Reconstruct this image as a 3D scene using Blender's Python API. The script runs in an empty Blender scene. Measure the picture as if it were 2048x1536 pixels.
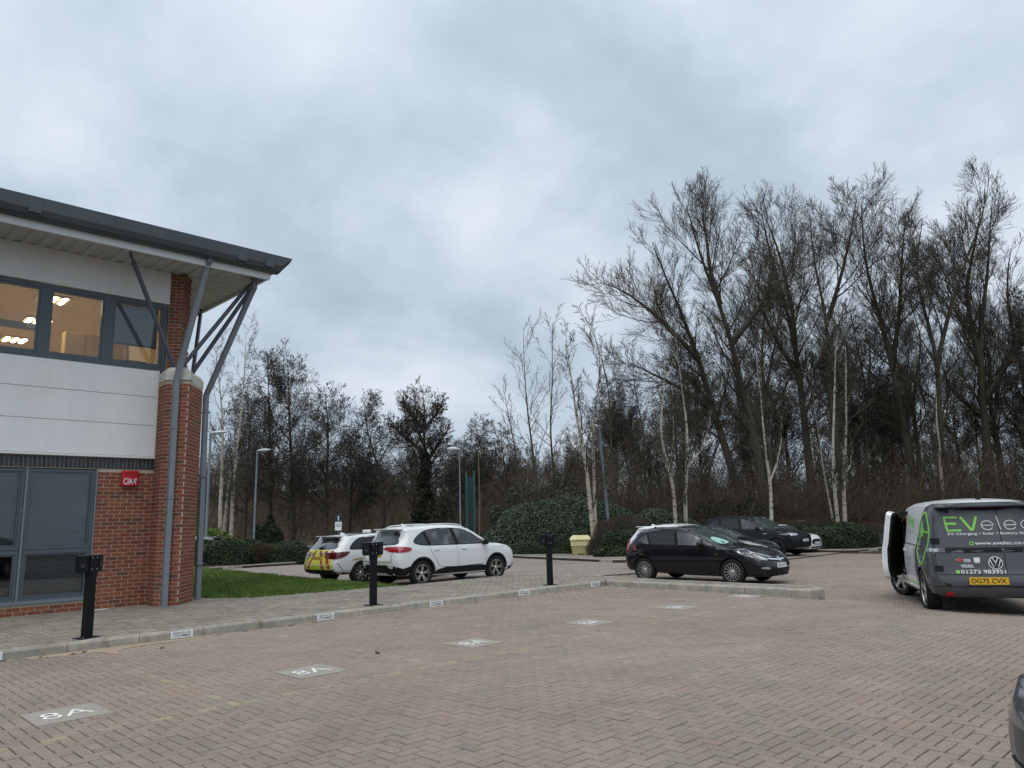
import bpy, bmesh, math, random
import numpy as np
from mathutils import Vector, Matrix
from mathutils.bvhtree import BVHTree
from mathutils.geometry import delaunay_2d_cdt
R = math.radians
sc = bpy.context.scene
COL = sc.collection
rng = np.random.default_rng(7)
random.seed(7)

# ------------------------------------------------------------------ camera, sky, sun, exposure
YAW, PITCH, ROLL, EYE = R(45.21), R(10.42), R(-1.54), 1.562
cam = bpy.data.cameras.new('camera')
cam.sensor_width = 36.0
cam.lens = 36.0*1500/2048
cam.clip_start, cam.clip_end = 0.05, 3000
camo = bpy.data.objects.new('camera', cam); COL.objects.link(camo)
fw = Vector((math.cos(YAW)*math.cos(PITCH), math.sin(YAW)*math.cos(PITCH), math.sin(PITCH)))
rt = Vector((math.sin(YAW), -math.cos(YAW), 0)); up = rt.cross(fw)
c_, s_ = math.cos(ROLL), math.sin(ROLL)
rt, up = c_*rt+s_*up, -s_*rt+c_*up
camo.matrix_world = Matrix(((rt.x, up.x, -fw.x, 0), (rt.y, up.y, -fw.y, 0), (rt.z, up.z, -fw.z, EYE), (0, 0, 0, 1)))
sc.camera = camo
SUN_EL, SUN_AZ = R(66), R(215)          # azimuth from +X, counter-clockwise
world = bpy.data.worlds.new('World'); sc.world = world; world.use_nodes = True
wn = world.node_tree; wn.nodes.clear(); N = wn.nodes.new; L = wn.links.new
def nd(tree, t, **kw):
    n = tree.nodes.new(t)
    for k, v in kw.items(): setattr(n, k, v)
    return n
wo = N('ShaderNodeOutputWorld'); bgn = N('ShaderNodeBackground'); L(bgn.outputs[0], wo.inputs[0])
tc = N('ShaderNodeTexCoord'); sep = N('ShaderNodeSeparateXYZ'); L(tc.outputs['Generated'], sep.inputs[0])
def wm(op, a, b=None, c=None):
    n = N('ShaderNodeMath'); n.operation = op
    for i, v in enumerate((a, b, c)):
        if v is None: continue
        if isinstance(v, (int, float)): n.inputs[i].default_value = v
        else: L(v, n.inputs[i])
    return n.outputs[0]
zc = wm('MAXIMUM', sep.outputs[2], 0.0)
den = wm('ADD', zc, 0.42)
comb = N('ShaderNodeCombineXYZ'); L(wm('DIVIDE', sep.outputs[0], den), comb.inputs[0]); L(wm('DIVIDE', sep.outputs[1], den), comb.inputs[1])
n1 = N('ShaderNodeTexNoise'); n1.inputs['Scale'].default_value = 1.75; n1.inputs['Detail'].default_value = 11; n1.inputs['Roughness'].default_value = 0.56; n1.inputs['Distortion'].default_value = 0.15
mp = N('ShaderNodeMapping'); mp.inputs['Location'].default_value = (3.1, 7.3, 0); mp.inputs['Rotation'].default_value = (0, 0, R(20)); mp.inputs['Scale'].default_value = (1.0, 1.1, 1)
L(comb.outputs[0], mp.inputs[0]); L(mp.outputs[0], n1.inputs['Vector'])
n2 = N('ShaderNodeTexNoise'); n2.inputs['Scale'].default_value = 0.6; n2.inputs['Detail'].default_value = 4; L(mp.outputs[0], n2.inputs['Vector'])
cl = wm('ADD', wm('MULTIPLY', n1.outputs[0], 0.68), wm('MULTIPLY', n2.outputs[0], 0.32))
ramp = N('ShaderNodeValToRGB'); cr = ramp.color_ramp
cr.elements[0].position = 0.385; cr.elements[0].color = (0.315, 0.392, 0.462, 1)
cr.elements[1].position = 0.63; cr.elements[1].color = (0.60, 0.655, 0.72, 1)
e = cr.elements.new(0.47); e.color = (0.385, 0.462, 0.538, 1)
e = cr.elements.new(0.535); e.color = (0.475, 0.548, 0.622, 1)
L(cl, ramp.inputs[0])
# overcast luminance rises gently towards the zenith
lum = wm('ADD', 0.95, wm('MULTIPLY', zc, 0.30))
mul = N('ShaderNodeMix'); mul.data_type = 'RGBA'; mul.blend_type = 'MULTIPLY'; mul.inputs[0].default_value = 1.0
L(ramp.outputs[0], mul.inputs[6])
cmb2 = N('ShaderNodeCombineColor'); [L(lum, cmb2.inputs[i]) for i in range(3)]
L(cmb2.outputs[0], mul.inputs[7])
sky = N('ShaderNodeTexSky'); sky.sky_type = 'NISHITA'; sky.sun_disc = False; sky.sun_elevation = SUN_EL; sky.sun_rotation = R(90)-SUN_AZ
sk2 = N('ShaderNodeMix'); sk2.data_type = 'RGBA'; sk2.blend_type = 'MULTIPLY'; sk2.inputs[0].default_value = 1.0
L(sky.outputs[0], sk2.inputs[6]); sk2.inputs[7].default_value = (0.1, 0.1, 0.1, 1)
mx = N('ShaderNodeMix'); mx.data_type = 'RGBA'; mx.inputs[0].default_value = 0.06
L(mul.outputs[2], mx.inputs[6]); L(sk2.outputs[2], mx.inputs[7]); L(mx.outputs[2], bgn.inputs[0]); bgn.inputs[1].default_value = 1.0
sl = bpy.data.lights.new('sun', 'SUN'); sl.energy = 1.5; sl.angle = R(70); sl.color = (1, 0.965, 0.92)
so = bpy.data.objects.new('sun', sl); COL.objects.link(so)
sd = Vector((math.cos(SUN_EL)*math.cos(SUN_AZ), math.cos(SUN_EL)*math.sin(SUN_AZ), math.sin(SUN_EL)))
so.rotation_euler = sd.to_track_quat('Z', 'Y').to_euler(); so.location = (0, 0, 30)
vs = sc.view_settings; vs.view_transform = 'Standard'; vs.look = 'None'; vs.exposure = 0.34; vs.gamma = 1.0; vs.use_curve_mapping = False
sc.cycles.use_denoising = True; sc.cycles.denoising_prefilter = 'NONE'
sc.cycles.max_bounces = 6; sc.cycles.transparent_max_bounces = 6

# ------------------------------------------------------------------ helpers
def mk(name, V, F, mat=None, parent=None, smooth=False, mi=None, attr=None):
    """one mesh object; F: (M,k) int array or a list of lists"""
    me = bpy.data.meshes.new(name)
    V = np.asarray(V, np.float32).reshape(-1, 3)
    if isinstance(F, np.ndarray) and F.ndim == 2:
        m, k = F.shape
        me.vertices.add(len(V)); me.vertices.foreach_set('co', V.ravel())
        me.loops.add(m*k); me.loops.foreach_set('vertex_index', F.astype(np.int32).ravel())
        me.polygons.add(m); me.polygons.foreach_set('loop_start', np.arange(0, m*k, k, dtype=np.int32))
        me.polygons.foreach_set('loop_total', np.full(m, k, np.int32))
        me.update(calc_edges=True)
    else:
        me.from_pydata([tuple(v) for v in V], [], [tuple(int(i) for i in f) for f in F])
    for m_ in (mat if isinstance(mat, (list, tuple)) else [mat]):
        if m_ is not None: me.materials.append(m_)
    if mi is not None: me.polygons.foreach_set('material_index', np.asarray(mi, np.int32))
    me.polygons.foreach_set('use_smooth', np.full(len(me.polygons), bool(smooth)))
    if attr is not None:
        a = me.attributes.new('rnd', 'FLOAT', 'POINT'); a.data.foreach_set('value', np.asarray(attr, np.float32))
    me.update()
    return link(name, me, parent)
def link(name, me, parent=None):
    o = bpy.data.objects.new(name, me); COL.objects.link(o)
    if parent is not None: o.parent = parent
    return o
def tag(o, label=None, cat=None, group=None, kind=None):
    if label: o['label'] = label
    if cat: o['category'] = cat
    if group: o['group'] = group
    if kind: o['kind'] = kind
    return o
def empty(name, loc=(0, 0, 0), rz=0.0, label=None, cat=None, group=None, parent=None):
    o = bpy.data.objects.new(name, None); COL.objects.link(o); o.location = loc; o.rotation_euler = (0, 0, rz)
    o.empty_display_size = 0.1
    if parent is not None: o.parent = parent
    return tag(o, label, cat, group)
class MB:
    """collects simple shapes for one mesh"""
    def __init__(s): s.V, s.F = [], []
    def add(s, V, F):
        b = len(s.V); s.V += [tuple(v) for v in V]; s.F += [tuple(b+i for i in f) for f in F]; return s
    def box(s, a, b, ch=0.0):
        x0, y0, z0 = a; x1, y1, z1 = b
        if ch <= 0:
            return s.add([(x0,y0,z0),(x1,y0,z0),(x1,y1,z0),(x0,y1,z0),(x0,y0,z1),(x1,y0,z1),(x1,y1,z1),(x0,y1,z1)],
                  [(0,3,2,1),(4,5,6,7),(0,1,5,4),(1,2,6,5),(2,3,7,6),(3,0,4,7)])
        bm = bmesh.new(); bmesh.ops.create_cube(bm, size=1)
        for v in bm.verts: v.co = Vector(((x0+x1)/2+v.co.x*(x1-x0), (y0+y1)/2+v.co.y*(y1-y0), (z0+z1)/2+v.co.z*(z1-z0)))
        bmesh.ops.bevel(bm, geom=bm.edges[:], offset=ch, segments=2, affect='EDGES', profile=0.5)
        bm.verts.ensure_lookup_table(); vs_ = [v.co[:] for v in bm.verts]; fs = [[v.index for v in f.verts] for f in bm.faces]; bm.free()
        return s.add(vs_, fs)
    def tube(s, pts, r, k=8, cap=True):
        P = [Vector(p) for p in pts]; n = len(P); rr = r if isinstance(r, (list, tuple)) else [r]*n
        V = []; prev = None
        for i in range(n):
            t = (P[min(i+1, n-1)]-P[max(i-1, 0)]).normalized()
            ref = prev if prev is not None else (Vector((0, 0, 1)) if abs(t.z) < 0.9 else Vector((1, 0, 0)))
            a = (ref-t*ref.dot(t)).normalized(); prev = a; b = t.cross(a)
            V += [P[i]+(a*math.cos(2*math.pi*j/k+math.pi/k)+b*math.sin(2*math.pi*j/k+math.pi/k))*rr[i] for j in range(k)]
        F = [(i*k+j, i*k+(j+1) % k, (i+1)*k+(j+1) % k, (i+1)*k+j) for i in range(n-1) for j in range(k)]
        if cap: F += [tuple(range(k))[::-1], tuple((n-1)*k+j for j in range(k))]
        return s.add(V, F)
    def prism(s, poly, z0, z1):
        n = len(poly)
        V = [(x, y, z0) for x, y in poly]+[(x, y, z1) for x, y in poly]
        F = [tuple(range(n))[::-1], tuple(range(n, 2*n))]+[(i, (i+1) % n, n+(i+1) % n, n+i) for i in range(n)]
        return s.add(V, F)
    def lathe(s, prof, axis='z', k=32, c=(0, 0, 0), closed=False):
        """prof: list of (r,h)"""
        V = []
        for r_, h in prof:
            for j in range(k):
                a = 2*math.pi*j/k; u, v = r_*math.cos(a), r_*math.sin(a)
                V.append((c[0]+u, c[1]+v, c[2]+h) if axis == 'z' else (c[0]+u, c[1]+h, c[2]+v))
        n = len(prof); F = []
        for i in range(n if closed else n-1):
            i2 = (i+1) % n
            F += [(i*k+j, i*k+(j+1) % k, i2*k+(j+1) % k, i2*k+j) for j in range(k)]
        return s.add(V, F)
    def build(s, name, mat, parent=None, smooth=False, sharp=None, fix=True):
        o = mk(name, s.V, s.F, mat, parent, smooth)
        if fix:
            bm = bmesh.new(); bm.from_mesh(o.data); bmesh.ops.recalc_face_normals(bm, faces=bm.faces[:]); bm.to_mesh(o.data); bm.free()
        if smooth and sharp: o.data.set_sharp_from_angle(angle=R(sharp))
        return o
def copy_tree(o, parent=None):
    c = o.copy(); COL.objects.link(c)
    if parent is not None: c.parent = parent
    for ch in list(o.children):
        copy_tree(ch, c)
    return c
def cat(pts, n=6, closed=True):
    """Catmull-Rom through 2-D points"""
    P = np.array(pts, float); m = len(P); out = []
    for i in range(m if closed else m-1):
        p0, p1, p2, p3 = (P[(i-1) % m] if closed or i > 0 else P[0]), P[i], P[(i+1) % m], (P[(i+2) % m] if closed or i+2 < m else P[-1])
        for t in np.linspace(0, 1, n, endpoint=False):
            out.append(0.5*((2*p1)+(-p0+p2)*t+(2*p0-5*p1+4*p2-p3)*t*t+(-p0+3*p1-3*p2+p3)*t**3))
    if not closed: out.append(P[-1])
    return [tuple(v) for v in out]
def ss(t):
    t = np.clip(t, 0, 1); return t*t*(3-2*t)
def G(x, y):
    """fall of the paved ground: level by the kerb, draining to the right and beyond the path"""
    x = np.asarray(x, float); y = np.asarray(y, float)
    far = .11*ss((x-18)/13.)
    d1 = .18*ss((x-(10.5+.38*np.clip(y, -5, 14)))/4.)+far
    d2 = .1*ss((x-9)/3)+.05*ss((x-16)/8)+far
    t = ss((y-14.3)/1.5)
    return -(d1*(1-t)+d2*t)
def inpoly(x, y, poly):
    x = np.asarray(x); y = np.asarray(y); ins = np.zeros(x.shape, bool); n = len(poly)
    for i in range(n):
        (x1, y1), (x2, y2) = poly[i], poly[(i+1) % n]
        c = ((y1 > y) != (y2 > y)) & (x < (x2-x1)*(y-y1)/((y2-y1) if y2 != y1 else 1e-9)+x1)
        ins ^= c
    return ins

# ------------------------------------------------------------------ materials
def hexc(c): return (c[0], c[1], c[2], 1.0)
def pmat(name, col, rough=0.6, metal=0.0, coat=0.0, spec=0.5, emit=None, estr=0.0):
    m = bpy.data.materials.new(name); m.use_nodes = True; b = m.node_tree.nodes['Principled BSDF']
    b.inputs['Base Color'].default_value = hexc(col); b.inputs['Roughness'].default_value = rough; b.inputs['Metallic'].default_value = metal
    b.inputs['Coat Weight'].default_value = coat; b.inputs['Coat Roughness'].default_value = 0.06; b.inputs['Specular IOR Level'].default_value = spec
    if emit: b.inputs['Emission Color'].default_value = hexc(emit); b.inputs['Emission Strength'].default_value = estr
    return m
def varied(name, cols, rough=0.8, attr=None, scale=3.0, detail=6, fine=None, fine_amt=0.25, bump=0.0, bump_scale=60, coords='World', spec=0.3, metal=0.0, stops=None, mapscale=(1, 1, 1)):
    """colour ramp driven by an attribute or noise, with a finer speckle on top and optional bump"""
    m = pmat(name, cols[0], rough, metal, spec=spec); t = m.node_tree; b = t.nodes['Principled BSDF']; K = t.links.new
    mpn = nd(t, 'ShaderNodeMapping'); mpn.inputs['Scale'].default_value = mapscale
    if coords == 'World': K(nd(t, 'ShaderNodeNewGeometry').outputs['Position'], mpn.inputs[0])
    else: K(nd(t, 'ShaderNodeTexCoord').outputs[coords], mpn.inputs[0])
    vec = mpn.outputs[0]
    rp = nd(t, 'ShaderNodeValToRGB'); els = rp.color_ramp.elements
    st = stops or list(np.linspace(0, 1, len(cols)) if attr else np.linspace(0.3, 0.7, len(cols)))
    els[0].position = st[0]; els[0].color = hexc(cols[0]); els[1].position = st[-1]; els[1].color = hexc(cols[-1])
    for p, c in zip(st[1:-1], cols[1:-1]):
        q = els.new(p); q.color = hexc(c)
    if attr:
        at = nd(t, 'ShaderNodeAttribute'); at.attribute_name = attr; K(at.outputs['Fac'], rp.inputs[0])
    else:
        nz = nd(t, 'ShaderNodeTexNoise'); nz.inputs['Scale'].default_value = scale; nz.inputs['Detail'].default_value = detail; nz.inputs['Roughness'].default_value = 0.6; K(vec, nz.inputs['Vector']); K(nz.outputs[0], rp.inputs[0])
    col = rp.outputs[0]
    for fs, fa in (fine if isinstance(fine, list) else ([(fine, fine_amt)] if fine else [])):
        nf = nd(t, 'ShaderNodeTexNoise'); nf.inputs['Scale'].default_value = fs; nf.inputs['Detail'].default_value = 3; nf.inputs['Roughness'].default_value = 0.65; K(vec, nf.inputs['Vector'])
        mr = nd(t, 'ShaderNodeMapRange'); mr.inputs[1].default_value = 0.3; mr.inputs[2].default_value = 0.7; mr.inputs[3].default_value = 1-fa; mr.inputs[4].default_value = 1+fa; K(nf.outputs[0], mr.inputs[0])
        mm = nd(t, 'ShaderNodeVectorMath'); mm.operation = 'SCALE'; K(col, mm.inputs[0]); K(mr.outputs[0], mm.inputs['Scale']); col = mm.outputs[0]
    K(col, b.inputs['Base Color'])
    if bump:
        nb = nd(t, 'ShaderNodeTexNoise'); nb.inputs['Scale'].default_value = bump_scale; nb.inputs['Detail'].default_value = 4; K(vec, nb.inputs['Vector'])
        bp = nd(t, 'ShaderNodeBump'); bp.inputs['Strength'].default_value = bump; bp.inputs['Distance'].default_value = 0.01; K(nb.outputs[0], bp.inputs['Height']); K(bp.outputs[0], b.inputs['Normal'])
    return m
def glassmat(name, tint=(0.8, 0.85, 0.87), refl=1.0, base=0.06):
    m = bpy.data.materials.new(name); m.use_nodes = True; t = m.node_tree; t.nodes.clear(); K = t.links.new
    o = nd(t, 'ShaderNodeOutputMaterial'); mix = nd(t, 'ShaderNodeMixShader'); tr = nd(t, 'ShaderNodeBsdfTransparent'); gl = nd(t, 'ShaderNodeBsdfGlossy')
    tr.inputs[0].default_value = hexc(tint); gl.inputs['Roughness'].default_value = 0.01; gl.inputs[0].default_value = (refl, refl, refl, 1)
    fr = nd(t, 'ShaderNodeFresnel'); fr.inputs[0].default_value = 1.5
    ad = nd(t, 'ShaderNodeMath'); ad.operation = 'ADD'; ad.use_clamp = True; ad.inputs[1].default_value = base; K(fr.outputs[0], ad.inputs[0])
    K(ad.outputs[0], mix.inputs[0]); K(tr.outputs[0], mix.inputs[1]); K(gl.outputs[0], mix.inputs[2]); K(mix.outputs[0], o.inputs[0])
    return m
M = {}
PAV = [tuple(1.07*v for v in c) for c in [(0.212, 0.176, 0.150), (0.228, 0.186, 0.154), (0.244, 0.198, 0.163), (0.232, 0.194, 0.165), (0.250, 0.202, 0.164), (0.266, 0.217, 0.174), (0.252, 0.198, 0.160), (0.274, 0.200, 0.156), (0.215, 0.190, 0.168)]]
M['paver'] = varied('block_paving', PAV+[(0.315, 0.278, 0.188)], 0.88, attr='rnd', fine=[(0.28, 0.10), (1.3, 0.09), (55, 0.18), (330, 0.45)], bump=0.5, bump_scale=240, stops=list(np.linspace(0.0, 0.9, 9))+[1.0])
M['path_paver'] = varied('path_paving', [(0.22, 0.195, 0.162), (0.26, 0.23, 0.19), (0.29, 0.26, 0.215), (0.25, 0.215, 0.175), (0.21, 0.18, 0.15)], 0.9, attr='rnd', fine=[(0.9, 0.16), (60, 0.14), (250, 0.3)], bump=0.3, bump_scale=200)
M['bed'] = varied('joint_sand', [(0.030, 0.025, 0.021), (0.062, 0.050, 0.04)], 0.95, scale=1.5, fine=80, fine_amt=0.3)
M['farpave'] = varied('distant_paving', [(0.22, 0.185, 0.16), (0.27, 0.228, 0.198)], 0.9, scale=0.8, fine=[(14, 0.18), (70, 0.2)], mapscale=(1, 1.6, 1))
M['sand'] = varied('drifted_sand', [(0.30, 0.225, 0.165), (0.36, 0.285, 0.21)], 0.95, scale=6, fine=[(90, 0.25), (20, .12)])
M['kerb'] = varied('kerb_concrete', [(0.24, 0.225, 0.19), (0.33, 0.31, 0.265), (0.40, 0.375, 0.32)], 0.9, scale=1.3, fine=[(7, 0.22), (120, 0.22)], bump=0.25, bump_scale=120)
M['tile'] = varied('tile_concrete', [(0.265, 0.24, 0.205), (0.33, 0.30, 0.26)], 0.85, scale=6, fine=[(60, 0.08), (300, 0.2)])
M['white_paint'] = varied('white_marking', [(0.40, 0.385, 0.34), (0.66, 0.655, 0.61), (0.80, 0.80, 0.77)], 0.75, scale=14, stops=[.30, .40, .6], fine=120, fine_amt=.12)
M['ground'] = varied('soil_and_litter', [(0.045, 0.036, 0.026), (0.082, 0.064, 0.045), (0.062, 0.056, 0.034)], 0.95, scale=0.4, fine=[(5, 0.3), (40, .3)])
M['soil'] = varied('bark_mulch', [(0.035, 0.026, 0.02), (0.07, 0.05, 0.036)], 0.95, scale=5, fine=60, fine_amt=0.4)
M['asphalt'] = varied('asphalt', [(0.11, 0.108, 0.104), (0.15, 0.147, 0.14)], 0.9, scale=0.8, fine=40, fine_amt=0.2)
M['turf'] = varied('turf', [(0.060, 0.085, 0.020), (0.075, 0.14, 0.024), (0.10, 0.16, 0.034)], 0.95, scale=2.0, fine=30, fine_amt=0.4)
M['grass'] = varied('grass_blades', [(0.055, 0.10, 0.016), (0.090, 0.160, 0.026), (0.16, 0.20, 0.055)], 0.8, attr='rnd', fine=[(0.7, 0.28), (3.5, .18)])
M['brick'] = varied('red_brick', [(0.205, 0.062, 0.038), (0.245, 0.080, 0.046), (0.17, 0.056, 0.038), (0.27, 0.092, 0.052), (0.225, 0.072, 0.042), (0.13, 0.062, 0.042), (0.24, 0.082, 0.052)], 0.85, attr='rnd', fine=[(18, 0.16), (140, 0.22)], bump=0.3, bump_scale=150)
M['black_brick'] = varied('engineering_brick', [(0.030, 0.034, 0.042), (0.05, 0.055, 0.065)], 0.5, attr='rnd', fine=30, fine_amt=0.2)
M['mortar'] = varied('mortar', [(0.40, 0.34, 0.26), (0.47, 0.41, 0.32)], 0.95, scale=8, fine=120, fine_amt=0.2)
M['cladding'] = varied('white_cladding', [(0.74, 0.75, 0.75), (0.80, 0.805, 0.80)], 0.45, scale=0.9, fine=[(3, 0.02)], mapscale=(1.6, 1, .4))
M['cladding_rib'] = M['cladding']
M['soffit'] = varied('soffit_sheet', [(0.46, 0.46, 0.455), (0.54, 0.54, 0.53)], 0.5, scale=0.8, fine=4, fine_amt=0.05)
M['trim_white'] = pmat('white_trim', (0.72, 0.73, 0.72), 0.4)
M['gutter'] = varied('grey_gutter', [(0.050, 0.062, 0.070), (0.066, 0.080, 0.090)], 0.42, scale=0.7, fine=4, fine_amt=0.08, spec=0.5)
M['gutter_dark'] = pmat('dark_bolt', (0.02, 0.022, 0.026), 0.5)
M['alu'] = varied('grey_frame', [(0.070, 0.090, 0.108), (0.082, 0.103, 0.122)], 0.38, scale=1.2, spec=0.5)
M['alu_light'] = pmat('grey_mullion', (0.16, 0.19, 0.215), 0.35)
M['pipe'] = varied('grey_downpipe', [(0.175, 0.195, 0.225), (0.20, 0.222, 0.255)], 0.4, scale=2, fine=12, fine_amt=0.05)
M['strut'] = varied('grey_steel', [(0.085, 0.095, 0.118), (0.105, 0.117, 0.142)], 0.45, scale=2)
M['stone'] = varied('cast_stone', [(0.50, 0.48, 0.42), (0.62, 0.60, 0.54)], 0.85, scale=4, fine=40, fine_amt=0.12)
M['glass'] = glassmat('window_glass', (0.82, 0.86, 0.88), 0.95, 0.02)
M['blind'] = varied('blind_slats', [(0.27, 0.29, 0.28), (0.34, 0.35, 0.34)], 0.6, scale=2)
M['blind2'] = pmat('pale_blind', (0.35, 0.37, 0.42), 0.6)
M['room'] = varied('office_paint', [(0.58, 0.46, 0.29), (0.62, 0.49, 0.31)], 0.8, scale=0.7)
M['room_wood'] = varied('office_cupboard', [(0.60, 0.40, 0.17), (0.66, 0.46, 0.21)], 0.6, scale=1.5)
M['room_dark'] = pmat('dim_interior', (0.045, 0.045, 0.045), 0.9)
M['lightpanel'] = pmat('ceiling_or_fill_light', (0.9, 0.85, 0.7), 0.5, emit=(1, 0.84, 0.58), estr=34.0)
M['navy'] = pmat('navy_plastic', (0.03, 0.035, 0.06), 0.6)
M['alarm_red'] = varied('alarm_red', [(0.42, 0.012, 0.022), (0.52, 0.02, 0.03)], 0.45, scale=4)
M['white_plastic'] = pmat('white_plastic', (0.80, 0.80, 0.80), 0.4)
M['black_powder'] = varied('black_powder_coat', [(0.0045, 0.005, 0.007), (0.007, 0.0075, 0.010)], 0.5, scale=20, spec=0.22)
M['steel_bolt'] = pmat('steel_bolt', (0.6, 0.6, 0.62), 0.3, metal=1.0)
M['sign_white'] = pmat('sign_white', (0.78, 0.80, 0.81), 0.4)
M['sign_ink'] = pmat('sign_ink', (0.06, 0.075, 0.085), 0.6)
M['ink_grey'] = pmat('ink_grey', (0.16, 0.17, 0.19), 0.6)
M['lamp_post'] = varied('painted_column', [(0.15, 0.185, 0.20), (0.20, 0.235, 0.25)], 0.5, scale=2)
M['lamp_head'] = pmat('lamp_head', (0.55, 0.57, 0.58), 0.35)
M['lamp_lens'] = pmat('lamp_lens', (0.72, 0.74, 0.75), 0.25)
M['wood'] = varied('weathered_wood', [(0.12, 0.098, 0.062), (0.19, 0.16, 0.10)], 0.85, scale=4, fine=30, fine_amt=0.3)
M['totem_green'] = pmat('totem_green', (0.012, 0.12, 0.075), 0.45)
M['totem_navy'] = pmat('totem_navy', (0.012, 0.026, 0.045), 0.35)
M['bin_yellow'] = varied('faded_grit_bin', [(0.58, 0.50, 0.25), (0.68, 0.61, 0.36)], 0.6, scale=3, fine=12, fine_amt=0.1)
M['bin_dirty'] = varied('dirty_grit_bin', [(0.33, 0.29, 0.13), (0.46, 0.41, 0.2)], 0.7, scale=4, fine=14, fine_amt=0.2)
M['bark'] = varied('bark', [(0.045, 0.040, 0.030), (0.085, 0.072, 0.052), (0.065, 0.066, 0.042)], 0.95, scale=1.5, fine=[(14, 0.3)], mapscale=(1, 1, 0.35), bump=0.6, bump_scale=9)
M['twig'] = varied('twigs', [(0.068, 0.057, 0.043), (0.098, 0.082, 0.060)], 0.95, scale=0.5)
M['twig_dark'] = varied('alder_twigs', [(0.050, 0.041, 0.034), (0.076, 0.062, 0.050)], 0.95, scale=0.5)
M['twig_red'] = varied('thicket_twigs', [(0.060, 0.046, 0.033), (0.095, 0.070, 0.048), (0.075, 0.068, 0.045)], 0.95, scale=0.25)
M['birch'] = varied('birch_bark', [(0.06, 0.055, 0.045), (0.36, 0.32, 0.25), (0.48, 0.44, 0.36), (0.54, 0.50, 0.42)], 0.85, scale=2.2, detail=5, mapscale=(1.2, 1.2, 3.5), fine=16, fine_amt=0.25, stops=[0.34, 0.42, 0.52, 0.68])
M['sapling'] = varied('sapling_bark', [(0.13, 0.10, 0.07), (0.17, 0.14, 0.10)], 0.9, scale=2)
M['ivy'] = varied('ivy_leaves', [(0.010, 0.018, 0.010), (0.020, 0.034, 0.016), (0.034, 0.05, 0.024)], 0.6, attr='rnd')
M['laurel'] = varied('laurel_leaves', [(0.026, 0.044, 0.026), (0.044, 0.068, 0.040), (0.068, 0.096, 0.058), (0.13, 0.155, 0.105)], 0.55, attr='rnd', stops=[0, 0.45, 0.85, 1.0], spec=0.5)
M['evergreen'] = varied('evergreen_leaves', [(0.022, 0.036, 0.022), (0.042, 0.060, 0.036), (0.07, 0.088, 0.055)], 0.55, attr='rnd')
M['hedge'] = varied('hedge_leaves', [(0.018, 0.030, 0.013), (0.034, 0.052, 0.022), (0.062, 0.084, 0.036)], 0.7, attr='rnd')
M['hedge_lime'] = varied('bright_hedge_leaves', [(0.045, 0.075, 0.012), (0.085, 0.13, 0.02), (0.12, 0.17, 0.035)], 0.6, attr='rnd')
M['hedge_olive'] = varied('olive_hedge', [(0.035, 0.036, 0.016), (0.062, 0.060, 0.026), (0.085, 0.066, 0.034)], 0.8, attr='rnd')
M['hedge_brown'] = varied('brown_hedge', [(0.05, 0.034, 0.020), (0.085, 0.056, 0.034), (0.11, 0.075, 0.045)], 0.85, attr='rnd')
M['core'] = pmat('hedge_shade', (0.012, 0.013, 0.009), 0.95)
M['litter'] = varied('dead_leaves', [(0.05, 0.03, 0.018), (0.11, 0.065, 0.035)], 0.9, scale=9)
M['tyre'] = varied('tyre_rubber', [(0.010, 0.010, 0.010), (0.018, 0.018, 0.018)], 0.75, scale=12)
M['alloy'] = varied('alloy_wheel', [(0.46, 0.46, 0.46), (0.56, 0.56, 0.56)], 0.32, scale=8, metal=0.75, spec=0.5)
M['alloy_dark'] = pmat('dark_alloy', (0.012, 0.012, 0.013), 0.35, coat=0.3)
M['well'] = pmat('wheel_well', (0.006, 0.006, 0.006), 0.9)
M['black_plastic'] = varied('black_plastic', [(0.008, 0.0085, 0.010), (0.014, 0.0145, 0.016)], 0.55, scale=6, spec=.2)
M['gap'] = pmat('shut_line', (0.010, 0.010, 0.011), 0.8)
M['chrome'] = pmat('chrome', (0.75, 0.76, 0.78), 0.12, metal=1.0)
M['car_glass'] = pmat('car_glass', (0.030, 0.036, 0.038), 0.03, spec=0.6)
M['car_glass_mid'] = varied('car_glass_lighter', [(0.016, 0.018, 0.019), (0.04, 0.044, 0.045), (0.12, 0.128, 0.128)], 0.04, scale=2.6, detail=2, spec=0.8, stops=[.38, .5, .66])
M['car_glass_mid'].node_tree.nodes['Principled BSDF'].inputs['Coat Weight'].default_value = .6
M['tint_glass'] = pmat('tinted_glass', (0.009, 0.010, 0.012), 0.04, spec=0.6)
M['screen_glass'] = pmat('windscreen', (0.045, 0.065, 0.060), 0.03, spec=0.9)
M['lamp_red'] = pmat('tail_lamp', (0.30, 0.008, 0.012), 0.12, coat=0.6)
M['lamp_red_dark'] = pmat('dark_tail_lamp', (0.085, 0.006, 0.010), 0.1, coat=0.6)
M['lamp_clear'] = pmat('head_lamp', (0.42, 0.44, 0.45), 0.08, coat=0.8, metal=0.35)
M['lamp_smoke'] = pmat('smoked_lamp', (0.10, 0.105, 0.11), 0.1, coat=0.8)
M['plate_yellow'] = pmat('rear_plate', (0.72, 0.42, 0.025), 0.4)
M['plate_white'] = pmat('front_plate', (0.75, 0.76, 0.76), 0.4)
M['plate_ink'] = pmat('plate_ink', (0.012, 0.012, 0.012), 0.5)
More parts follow.
